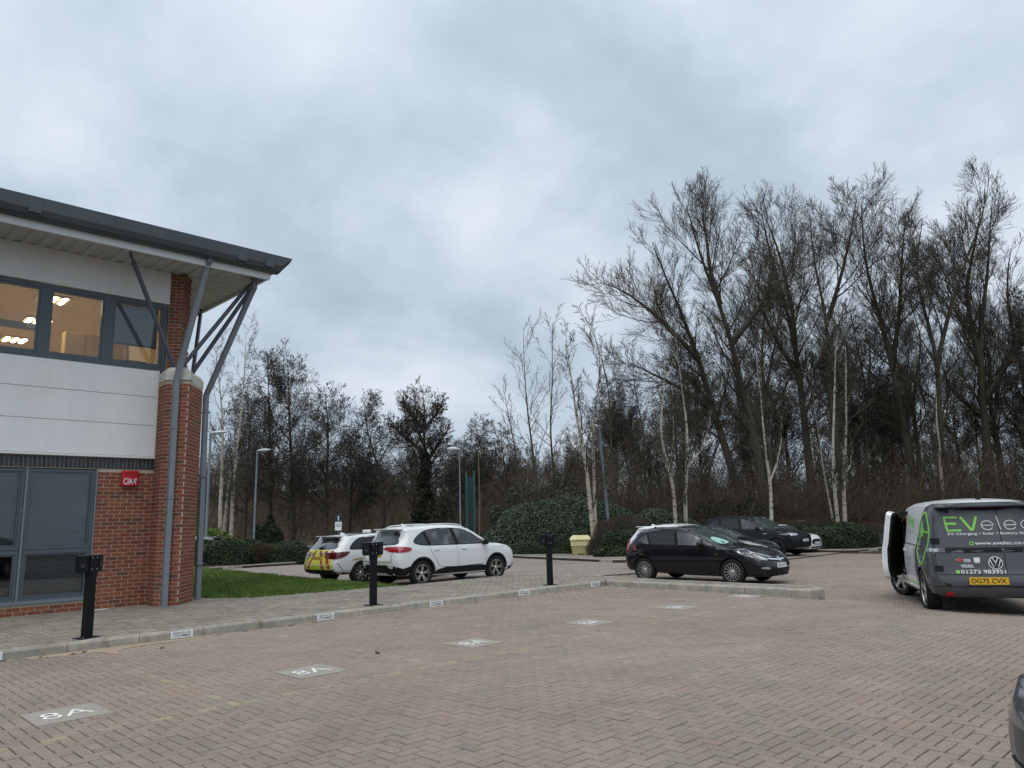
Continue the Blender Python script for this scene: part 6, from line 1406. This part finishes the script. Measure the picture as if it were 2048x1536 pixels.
def grow(q, P, Rr, cnt, t0, t1, ang, ln, nseg, upw, wob, rf, rmin, taper=.35, lenpow=.7, droop=0.0, absl=None, keep=None):
    B, n, _ = P.shape; Bn = B*cnt; par = np.repeat(np.arange(B), cnt)
    t = t0+(t1-t0)*(np.tile((np.arange(cnt)+.5)/cnt, B)+q.uniform(-.5, .5, Bn)/cnt); t = np.clip(t, 0, .995)*(n-1); i = np.minimum(t.astype(int), n-2); f = (t-i)[:, None]
    p0 = P[par, i]*(1-f)+P[par, i+1]*f; r0 = Rr[par, i]*(1-f[:, 0])+Rr[par, i+1]*f[:, 0]
    T = P[par, i+1]-P[par, i]; T /= np.linalg.norm(T, axis=1, keepdims=True)+1e-9
    rv = q.normal(0, 1, (Bn, 3)); pr = rv-T*(rv*T).sum(1, keepdims=True); pr /= np.linalg.norm(pr, axis=1, keepdims=True)+1e-9
    a = np.radians(q.uniform(ang[0], ang[1], Bn))[:, None]; d = T*np.cos(a)+pr*np.sin(a)
    u = (t/(n-1)); plen = np.linalg.norm(np.diff(P, axis=1), axis=2).sum(1)[par] if absl is None else absl
    l = plen*q.uniform(ln[0], ln[1], Bn)*(1-lenpow*u*.75)
    if keep is not None:      # short parents carry fewer shoots
        kp = q.random(Bn) < plen/keep; p0, r0, d, l = p0[kp], r0[kp], d[kp], l[kp]; Bn = len(p0)
    pts = [p0]; p = p0
    for s in range(nseg-1):
        d = d+np.array([0, 0, upw-droop*s/nseg])+q.normal(0, wob, (Bn, 3)); d /= np.linalg.norm(d, axis=1, keepdims=True); p = p+d*(l/(nseg-1))[:, None]; pts.append(p)
    NP = np.stack(pts, 1); rb = np.maximum(r0*rf, rmin); NR = rb[:, None]*np.linspace(1, taper, nseg)[None]
    return NP, np.maximum(NR, rmin*.8)
def stems_from(stems, q, n=22, depth_jit=.0):
    out = []
    for k, S in enumerate(stems):
        S = np.array(S, float)
        if k == 0:
            g0 = min(float(G(min(S[0, 0], 60), min(S[0, 1], 60))), -.1) if np.hypot(S[0, 0], S[0, 1]) < 62 else float(bank(S[0, 0], S[0, 1]))
            d = S[0]-S[1]; t = max((S[0, 2]-g0+.3)/max(-d[2], .2), 0); S = np.vstack([S[0]+d*t, S])
        else:
            S = S.copy(); w = np.linspace(0, 1, len(S)); S[:, :2] += np.outer(w, q.normal(0, depth_jit, 2))
        cs = np.array(cat_3(S, 6)); L_ = np.r_[0, np.cumsum(np.linalg.norm(np.diff(cs, axis=0), axis=1))]; u = np.linspace(0, L_[-1], n)
        P = np.stack([np.interp(u, L_, cs[:, a]) for a in range(3)], -1); P[1:-1] += q.normal(0, .03, (n-2, 3))
        for _ in range(3): P[1:-1] = .25*P[:-2]+.5*P[1:-1]+.25*P[2:]
        out.append(P)
    return np.stack(out)
def cat_3(P, n):
    out = []
    for i in range(len(P)-1):
        p0, p1, p2, p3 = P[max(i-1, 0)], P[i], P[i+1], P[min(i+2, len(P)-1)]
        for t in np.linspace(0, 1, n, endpoint=False): out.append(.5*(2*p1+(-p0+p2)*t+(2*p0-5*p1+4*p2-p3)*t*t+(-p0+3*p1-3*p2+p3)*t**3))
    out.append(P[-1]); return out
def tree(name, label, cat_, group, stems, seed, kind, r0):
    q = np.random.default_rng(seed); S = stems_from(stems, q, depth_jit=1.6 if kind == 'big' else .6); ns = len(S)
    base = S[0, 0]; root = empty(name, tuple(base), 0, label, cat_, group); S = S-base
    Rr = np.stack([np.linspace(1, .07, S.shape[1])*r0*(1.0 if k == 0 else .55) for k in range(ns)])
    if kind == 'big':
        tot = max(np.linalg.norm(np.diff(S[k], axis=0), axis=1).sum() for k in range(ns)); l1 = []
        for k in range(ns):
            ln_ = np.linalg.norm(np.diff(S[k], axis=0), axis=1).sum(); t0_ = .30 if k == 0 else .12
            l1.append(grow(q, S[k:k+1], Rr[k:k+1], max(5, int(ln_*(1-t0_)*1.7)), t0_, 1.0, (25, 58), (.17, .30), 9, .09, .06, .40, .017, .2, lenpow=.85, absl=tot))
        l1 = tuple(np.concatenate(z_) for z_ in zip(*l1))
        l2 = grow(q, *l1, 11, .12, 1, (22, 50), (.42, .72), 7, .08, .08, .42, .011, .3, keep=3.8)
        l3 = grow(q, *l2, 9, .12, 1, (20, 46), (.45, .80), 5, .08, .075, .5, .008, .5, keep=2.0)
        l4 = grow(q, *l3, 7, .12, 1, (16, 42), (.50, .95), 2, .07, .11, .7, .0068, .7, keep=1.15)
        trunk, crown, ks = [(S, Rr, 9), (*l1, 5)], [(*l2, 4), (*l3, 3), (*l4, 3)], None; tm, cm = M['bark'], M['twig']
    elif kind == 'birch':
        l1 = grow(q, S, Rr, 26, .22, 1.0, (30, 60), (.12, .26), 8, .13, .08, .40, .014, .3)
        l2 = grow(q, *l1, 8, .2, 1, (22, 50), (.30, .55), 5, .03, .14, .5, .009, .5, droop=.1)
        l3 = grow(q, *l2, 6, .2, 1, (20, 50), (.35, .7), 2, -.02, .14, .6, .007, .6, droop=.2)
        trunk, crown = [(S, Rr, 8)], [(*l1, 4), (*l2, 3), (*l3, 3)]; tm, cm = M['birch'], M['twig']
    elif kind == 'sap':
        l1 = grow(q, S, Rr, 24, .25, 1.0, (32, 55), (.14, .30), 8, .10, .06, .45, .013, .35)
        l2 = grow(q, *l1, 7, .15, 1, (25, 50), (.25, .5), 5, .08, .12, .5, .009, .5)
        l3 = grow(q, *l2, 3, .2, 1, (20, 50), (.3, .6), 3, .05, .14, .7, .007, .6)
        trunk, crown = [(S, Rr, 7)], [(*l1, 4), (*l2, 3), (*l3, 3)]; tm, cm = M['bark'], M['twig']
    else:
        l1 = grow(q, S, Rr, 46, .22, 1.0, (42, 78), (.30, .50), 9, .08, .08, .40, .020, .25, lenpow=.98)
        l2 = grow(q, *l1, 12, .2, 1, (30, 60), (.36, .62), 5, .05, .12, .45, .012, .4, keep=2.8)
        l3 = grow(q, *l2, 10, .2, 1, (25, 60), (.42, .80), 2, .03, .18, .6, .009, .5, keep=1.0)
        trunk, crown = [(S, Rr, 8), (*l1, 5)], [(*l2, 3), (*l3, 3)]; tm, cm = M['bark'], M['twig_dark']
    def join(parts):
        V, F, b = [], [], 0
        for P, R_, k in parts:
            v, f = tubes(P, R_, k); V.append(v); F.append(f+b); b += len(v)
        return np.concatenate(V), np.concatenate(F)
    mk('trunk', *join(trunk), tm, root, True); mk('crown', *join(crown), cm, root)
    if kind == 'alder':      # cones and catkins at the twig ends
        tips = l3[0][:, -1]; tips = tips[q.random(len(tips)) < .75]; tips = tips+q.normal(0, .05, tips.shape)
        V, F = leaves(tips, q.normal(0, 1, tips.shape), .09, seed, .5, .1); o = mk('cones', V, F, M['twig_dark'], root); o['kind'] = 'stuff'
    return root
BIG = [
    [[(43.94, 23.78, 1.3), (42.9, 23.94, 4.71), (41.7, 24.24, 8.13), (40.76, 24.37, 11.23), (39.71, 24.68, 14.03), (38.82, 25.04, 16.06), (38.21, 25.25, 17.62), (37.88, 25.33, 18.55)], [(40.76, 24.37, 11.23), (39.34, 25.21, 13.43), (38.05, 26.08, 15.01), (37.26, 26.74, 15.5)], [(41.7, 24.24, 8.13), (40.09, 25.46, 9.57), (38.65, 26.64, 10.54), (37.81, 27.33, 11.1)]] ,
    [[(43.88, 22.41, 1.33), (43.05, 22.15, 5.5), (42.17, 22.24, 8.54), (41.21, 22.32, 11.88), (40.44, 22.45, 14.31), (39.41, 22.84, 16.75), (38.88, 22.9, 18.57), (38.29, 23.01, 20.39)], [(40.44, 22.45, 14.31), (40.1, 22.25, 16.42), (39.98, 21.82, 18.53), (39.89, 21.44, 20.33)], [(41.21, 22.32, 11.88), (41.72, 21.12, 14.56), (41.24, 20.97, 16.98)]] ,
    [[(49.95, 21.98, 1.81), (49.02, 21.71, 6.42), (48.3, 21.4, 10.36), (47.81, 21.29, 12.66), (47.01, 21.32, 15.63), (46.32, 21.49, 17.61), (45.59, 21.62, 19.93), (45.2, 21.53, 21.73)], [(47.81, 21.29, 12.66), (47.84, 20.5, 15.6), (47.34, 19.98, 19.53), (46.76, 19.75, 22.66)], [(48.3, 21.4, 10.36), (46.48, 22.27, 14.02), (45.44, 22.53, 16.99)]] ,
    [[(50.32, 20.12, 2.08), (49.24, 19.85, 7.23), (48.62, 19.72, 10.14), (48.19, 19.14, 13.99), (47.63, 19.2, 15.93), (47.0, 19.15, 18.51), (46.63, 18.93, 20.76)], [(48.19, 19.14, 13.99), (48.07, 18.6, 16.55), (47.82, 17.93, 20.08), (47.48, 17.62, 22.59)]] ,
    [[(52.6, 16.46, 1.94), (51.47, 16.26, 7.0), (50.52, 16.31, 10.48), (49.75, 16.33, 13.33), (48.91, 16.51, 15.87), (48.39, 16.45, 18.08), (47.94, 16.16, 20.92)], [(50.52, 16.31, 10.48), (50.45, 15.4, 14.24), (50.22, 14.82, 17.39), (50.1, 14.12, 20.52)]] ,
    [[(52.62, 15.02, 1.89), (51.96, 14.39, 6.83), (51.41, 13.9, 10.84), (50.27, 14.07, 14.56), (49.8, 14.05, 16.42), (49.79, 13.26, 19.49)], [(51.41, 13.9, 10.84), (51.3, 13.22, 13.91), (51.25, 12.63, 16.36), (51.39, 11.77, 19.12), (50.93, 11.67, 21.29)]] ,
    [[(56.04, 13.12, 1.66), (55.12, 12.68, 6.86), (54.48, 12.33, 10.65), (54.17, 11.91, 13.48), (54.23, 11.2, 15.98), (54.07, 10.71, 18.5), (53.93, 10.36, 20.38)], [(54.48, 12.33, 10.65), (53.53, 12.38, 14.13), (53.21, 12.21, 16.02), (53.24, 11.45, 18.84), (53.14, 11.05, 20.72)], [(54.95, 12.44, 8.44), (56.2, 10.4, 11.52), (57.13, 8.99, 13.37)]] ,
    [[(60.75, 11.33, 1.58), (59.61, 11.05, 7.0), (58.8, 10.91, 10.62), (57.85, 11.0, 13.92), (57.37, 10.8, 16.55), (57.39, 10.27, 18.51)], [(58.8, 10.91, 10.62), (58.97, 9.74, 14.53), (58.84, 9.01, 17.8)]] ,
    [[(56.17, 20.18, 1.54), (55.39, 19.83, 5.89), (54.75, 19.55, 9.37), (53.87, 19.53, 12.86), (53.18, 19.48, 15.66)], [(54.75, 19.55, 9.37), (55.0, 18.41, 12.82), (54.9, 17.98, 14.9)]] ,
]
BIRCH = [
    [[(29.89, 24.67, 1.95), (29.45, 24.5, 4.3), (29.14, 24.51, 5.43), (28.66, 24.44, 7.55), (28.35, 24.36, 9.05), (28.04, 24.28, 10.55)]] ,
    [[(30.0, 24.49, 2.2), (29.74, 24.22, 4.29), (29.53, 24.1, 5.54), (29.47, 23.51, 8.02), (29.32, 23.15, 10.01), (28.77, 23.33, 11.4)]] ,
    [[(33.4, 22.04, 1.44), (33.08, 21.82, 3.46), (32.92, 21.82, 4.1), (32.44, 21.94, 5.5), (32.22, 21.37, 8.52), (32.04, 20.96, 10.79)], [(32.97, 21.8, 3.97), (33.04, 21.47, 4.97), (32.84, 21.02, 7.49)]] ,
    [[(34.23, 21.95, 1.37), (33.99, 21.58, 3.72), (33.83, 21.2, 5.77), (33.26, 21.03, 8.59), (32.76, 20.87, 11.15)], [(33.96, 21.5, 4.11), (34.24, 20.93, 5.24), (34.14, 20.57, 7.03)]] ,
    [[(37.44, 18.84, 1.05), (37.15, 18.54, 3.35), (36.84, 18.51, 4.64), (36.34, 18.27, 7.46), (35.88, 18.07, 10.02)], [(37.15, 18.54, 3.35), (37.25, 18.03, 4.88), (37.07, 17.69, 6.92)]] ,
    [[(40.99, 16.84, 0.68), (40.51, 16.64, 3.31), (40.26, 16.48, 4.88), (40.09, 15.97, 7.5), (39.84, 15.54, 10.12), (39.76, 15.08, 12.21)]] ,
    [[(41.22, 16.62, 0.67), (40.85, 16.3, 3.3), (40.76, 15.99, 4.87), (40.45, 15.48, 8.01), (40.0, 15.05, 11.42)], [(40.85, 16.21, 3.69), (41.41, 15.55, 4.06), (41.77, 14.92, 5.09)]] ,
    [[(41.81, 17.44, 0.8), (41.21, 17.36, 3.36), (40.77, 17.31, 5.25), (40.15, 17.15, 8.22)]] ,
    [[(24.47, 56.02, 1.26), (24.09, 55.37, 5.22), (23.75, 54.66, 9.25), (23.17, 54.38, 12.56), (22.68, 54.2, 15.14)]] ,
    [[(25.51, 56.43, 1.23), (25.18, 55.61, 5.63), (25.1, 54.73, 9.35), (24.94, 54.01, 12.71), (24.66, 53.38, 16.25)]] ,
    [[(25.56, 57.79, 1.31), (25.42, 57.08, 4.57), (25.43, 56.19, 7.98), (25.16, 55.57, 11.4)]] ,
    [[(49.33, 14.0, 1.81), (48.97, 13.82, 3.89), (48.57, 13.61, 6.21), (48.26, 13.33, 8.52)]] ,
]
SAP = [
    [[(30.91, 29.25, 2.46), (30.2, 29.03, 6.05), (29.66, 28.85, 8.81), (29.37, 28.56, 11.01), (29.22, 28.4, 12.25)]] ,
    [[(32.34, 29.27, 2.45), (31.74, 28.92, 6.12), (31.42, 28.35, 9.5), (31.17, 28.1, 11.48), (31.07, 27.87, 12.74)]] ,
    [[(30.35, 29.8, 2.48), (29.62, 29.74, 5.52), (29.08, 29.71, 7.73), (28.73, 29.7, 9.12)]] ,
    [[(33.83, 26.39, 2.35), (33.3, 25.77, 6.75), (32.89, 25.53, 9.24), (32.28, 25.64, 11.18), (31.85, 25.76, 12.35)]] ,
    [[(36.82, 26.29, 2.33), (36.36, 25.77, 6.09), (35.67, 25.71, 8.98), (35.25, 25.53, 11.3)]] ,
]
ALD = [
    [[(32.43, 63.85, 1.34), (31.88, 63.02, 6.7), (31.25, 62.39, 11.53), (30.85, 61.99, 14.61), (30.63, 61.77, 16.28)]] ,
    [[(33.39, 61.48, 1.29), (32.8, 60.81, 6.14), (32.16, 60.32, 10.47), (31.8, 59.9, 13.5), (31.41, 59.59, 16.18)]] ,
    [[(34.93, 58.54, 1.22), (34.46, 57.77, 5.99), (34.2, 57.26, 8.97), (33.93, 56.97, 11.1), (33.56, 56.84, 13.02)]] ,
    [[(39.1, 55.87, 1.08), (38.43, 55.39, 5.5), (37.47, 55.55, 8.55), (36.74, 55.6, 11.16), (36.9, 55.08, 12.53)]] ,
    [[(40.35, 51.78, 1.0), (39.89, 51.02, 5.7), (39.43, 50.6, 9.06), (39.29, 50.2, 11.15), (38.98, 50.13, 12.63)], [(39.77, 50.92, 6.54), (40.79, 49.38, 8.59), (41.48, 48.32, 10.03)], [(39.56, 50.7, 8.22), (38.27, 51.31, 10.77), (37.44, 51.81, 12.06)], [(39.63, 50.79, 7.59), (38.16, 51.86, 9.11), (37.15, 52.42, 10.81)], [(39.41, 50.57, 9.27), (38.6, 50.83, 11.39), (38.16, 50.94, 12.66)], [(39.45, 50.48, 9.48), (40.12, 49.33, 11.33), (40.22, 48.97, 12.37)]] ,
    [[(38.09, 59.72, 1.15), (37.75, 58.88, 5.69), (38.1, 57.84, 8.34), (38.23, 57.26, 10.11)]] ,
    [[(45.54, 49.41, 1.36), (44.9, 48.91, 5.69), (44.3, 48.83, 8.3), (43.78, 48.85, 10.25)]] ,
    [[(45.37, 46.71, 1.32), (44.87, 46.24, 5.1), (44.38, 46.07, 7.62), (44.04, 45.97, 9.31)]] ,
    [[(32.22, 68.34, 1.39), (31.77, 67.34, 6.98), (31.49, 66.56, 11.11), (31.35, 65.98, 13.85)]] ,
]

BL = ['leaning grey trunk with a wide crown reaching left, leftmost of the tall bare trees', 'tall bare tree leaning left beside the leftmost tall one', 'tall bare fork-trunked tree above the small white car', 'straight tall bare tree with the topmost crown, above the hedge', 'tall bare tree leaning left in the gap left of the van', 'slim tall bare tree directly behind the open van door', 'tall bare tree above the van roof with spreading right limb', 'tall bare tree at the right edge of the photo', 'shorter dark bare tree standing between the tall trunks left of the van']
grown = [tree('bare_tree', BL[k], 'tree', 'tall bare trees on the right', st, 100+k, 'big', (.34, .33, .34, .28, .32, .27, .36, .34, .22)[k]) for k, st in enumerate(BIG)]
for src, x, y, rz, s0, lb in ((2, 53.0, 27.5, 160, .86, 'bare tree set back between the two leaning trees and the forked one'), (4, 56.0, 21.0, 200, .84, 'bare tree set back behind the straight tallest tree'), (5, 55.5, 17.0, 150, .86, 'bare tree set back behind the tree leaning left by the van'), (6, 57.0, 12.5, 170, .82, 'bare tree set back behind the slim tree at the van door'), (1, 57.5, 8.0, 185, .84, 'bare tree set back near the right edge behind the spreading limb')):
    o = copy_tree(grown[src]); o.location = (x, y, float(bank(x, y))-.3); o.rotation_euler = (0, 0, R(rz)); o.scale = (s0,)*3; o['label'] = lb
BB = ['white birch leaning out of the laurel mound, left of the lamp', 'slim upright white birch close beside the leaning lamp', 'white birch with crooked fork behind the black hatchback roof', 'upright white birch with a side limb right of the crooked one', 'pale birch behind the large black SUV', 'left stem of the white birch pair behind the clipped hedge', 'right stem of the white birch pair with a low crooked limb', 'thin pale birch stem leaning left of the white pair', 'white birch nearest the brick corner of the office', 'tallest white birch left, beside the hidden street lamp', 'slanting pale birch between the two left birches', 'short pale trunk rising behind the open van door']
for k, st in enumerate(BIRCH): tree('birch_tree', BB[k], 'tree', 'white stemmed birches', st, 200+k, 'birch', (.15, .11, .12, .13, .12, .13, .14, .08, .19, .17, .15, .18)[k])
SL = ['thin sapling with long upright leader, left of the lamp', 'tall thin sapling beside the left upright one', 'leftmost arching sapling behind the laurel mound', 'thin bare tree with a kinked leader above the leaning lamp', 'slender bare tree between the lamp and the crooked birch']
for k, st in enumerate(SAP): tree('sapling', SL[k], 'tree', 'thin bare saplings', st, 300+k, 'sap', .10)
AL = ['dark alder left of the broad conical one', 'broad conical dark alder, tallest of the left group', 'dark alder just right of the conical one', 'twisted bare tree leaning left in the gap', 'ivy clad alder with a wide domed crown in the centre left', 'thin bare tree at the dip in the tree line', 'small reddish bare tree left of the saplings', 'small bare tree directly left of the saplings', 'dark alder behind the left birches']
for k, st in enumerate(ALD):
    r_ = tree('alder_tree', AL[k], 'tree', 'dark alders beyond the road', st, 400+k, 'alder', (.22, .26, .24, .2, .34, .14, .16, .16, .2)[k])
    if k == 4:
        q = np.random.default_rng(9); t = q.random(5000)*8.2; a = q.random(5000)*6.28; rr_ = (.45+.75*q.random(5000)*(.6+.4*np.sin(t*2.1+a)))*(1.15-t/11)
        S0 = np.array(st[0]); S0 = np.vstack([[S0[0, 0], S0[0, 1], r_.location[2]], S0]); cxy = np.stack([np.interp(t+r_.location[2], S0[:, 2], S0[:, m]) for m in range(2)], -1)-np.array(r_.location[:2])
        P = np.stack([cxy[:, 0]+rr_*np.cos(a), cxy[:, 1]+rr_*np.sin(a), t], -1); V, F = leaves(P, np.stack([np.cos(a), np.sin(a), a*0], -1), .15, 5, .7); o = mk('ivy', V, F, M['ivy'], r_, attr=np.repeat(q.random(5000), 4)); o['kind'] = 'stuff'
# background woodland: two grown trees, copied; and a mass of thicket stems
protoA = tree('woodland_tree', 'bare grey tree in the woodland mass behind the tall trees', 'tree', 'woodland trees in the background', [[(60, 20, 0), (60.2, 20.1, 5), (59.9, 20.4, 10), (60.2, 20.0, 15)], [(60.1, 20.2, 6), (60.9, 20.6, 9), (61.6, 21.2, 13)]], 500, 'alder', .2)
protoB = tree('woodland_tree', 'bare grey tree in the woodland mass behind the tall trees', 'tree', 'woodland trees in the background', [[(70, 30, 0), (70.2, 30.1, 4), (70.6, 29.7, 8), (70.3, 29.5, 12)], [(70.2, 30, 3), (69.4, 30.6, 7), (69.0, 30.9, 11)]], 501, 'big', .17)
q = np.random.default_rng(77); first = {0: True, 1: True}
for k in range(108):
    t = R(q.uniform(-1, 50)) if k < 90 else R(q.uniform(50, 76)); r_ = q.uniform(54 if t < R(36) else 72, 88) if k < 90 else q.uniform(84, 100); x, y = r_*math.cos(t), r_*math.sin(t)
    w = k % 2; src = (protoA, protoB)[w]; o = src if first[w] else copy_tree(src); first[w] = False
    o.location = (x, y, float(bank(x, y))-.2); o.rotation_euler = (0, 0, q.uniform(0, 6.28)); s0 = q.uniform(.55, 1.0)*((1.0 if t < R(38) else .62) if k < 90 else .5); o.scale = (s0, s0, s0)
def thicket(name, label, n, tr, rr_, h, mat, seed, rad=.012):
    q = np.random.default_rng(seed); t = R(1)*q.uniform(tr[0], tr[1], n); l = ss((t-R(44))/R(14)); r_ = q.uniform(0, 1, n)**.8*(rr_[1]-rr_[0])+rr_[0]+l*22; x, y = r_*np.cos(t), r_*np.sin(t); z = bank(x, y)-.1
    # clear of the car park, road and beds
    ok = ~((y > 38) & (y < 84) & (x < 40) & (l > .5) & (r_ < 78)); x, y, z = x[ok], y[ok], z[ok]; n = len(x)
    d = np.stack([q.normal(0, .28, n), q.normal(0, .28, n), np.ones(n)], -1); d /= np.linalg.norm(d, axis=1)[:, None]; H = q.uniform(h[0], h[1], n); p = np.stack([x, y, z], -1); pts = [p]
    for s in range(3): d = d+q.normal(0, .2, (n, 3))+np.array([0, 0, -.06*s]); d /= np.linalg.norm(d, axis=1)[:, None]; p = p+d*(H/3)[:, None]; pts.append(p)
    P = np.stack(pts, 1); Rr = np.maximum(rad*q.uniform(.8, 2.2, n)[:, None]*np.linspace(1, .4, 4)[None], rad*.6)
    k1 = grow(q, P, Rr, 7, .2, 1, (20, 60), (.25, .55), 2, .04, .16, .6, rad*.7, .5); k1 = (k1[0], k1[1])
    v1, f1 = tubes(P, Rr, 3); v2, f2 = tubes(*k1, 3)
    return tag(mk(name, np.concatenate([v1, v2]), np.concatenate([f1, f2+len(v1)]), mat), label, 'undergrowth', kind='stuff')
thicket('undergrowth', 'dense tangle of brown leafless stems under the tall trees', 5200, (-4, 46), (46, 76), (2.5, 7.0), M['twig_red'], 21)
thicket('far_undergrowth', 'dense brown thicket below the dark alders', 3600, (46, 78), (60, 80), (2.0, 5.5), M['twig_red'], 22, .018)
thicket('near_undergrowth', 'brown twiggy growth behind the laurel mound and hedges', 1900, (14, 50), (45.5, 52), (1.5, 4.5), M['twig_red'], 23, .010)
q = np.random.default_rng(5); n = 700
x = q.uniform(-.55, .55, n); y = q.uniform(-.5, .5, n); P = np.stack([x*.3, y*.3, np.zeros(n)], -1); root = empty('bare_shrub', (16.45, 33.2, gz(16.4, 33.2)), 0, 'small leafless brown shrub between the two clipped hedges', 'shrub')
Pp = np.stack([P[:60]*.5+np.outer(np.ones(60), [0, 0, 0])]+[P[:60]*(.5+.5*s)+np.array([0, 0, .16*s]) for s in range(1, 6)], 1); Rr = np.full((60, 6), .008)
k1 = grow(q, Pp, Rr, 6, .3, 1, (20, 50), (.3, .6), 4, .05, .15, .8, .006, .6); v1, f1 = tubes(Pp, Rr, 3); v2, f2 = tubes(*k1, 3); mk('stems', np.concatenate([v1, v2]), np.concatenate([f1, f2+len(v1)]), M['hedge_brown'], root, attr=np.random.default_rng(1).random(len(v1)+len(v2)))
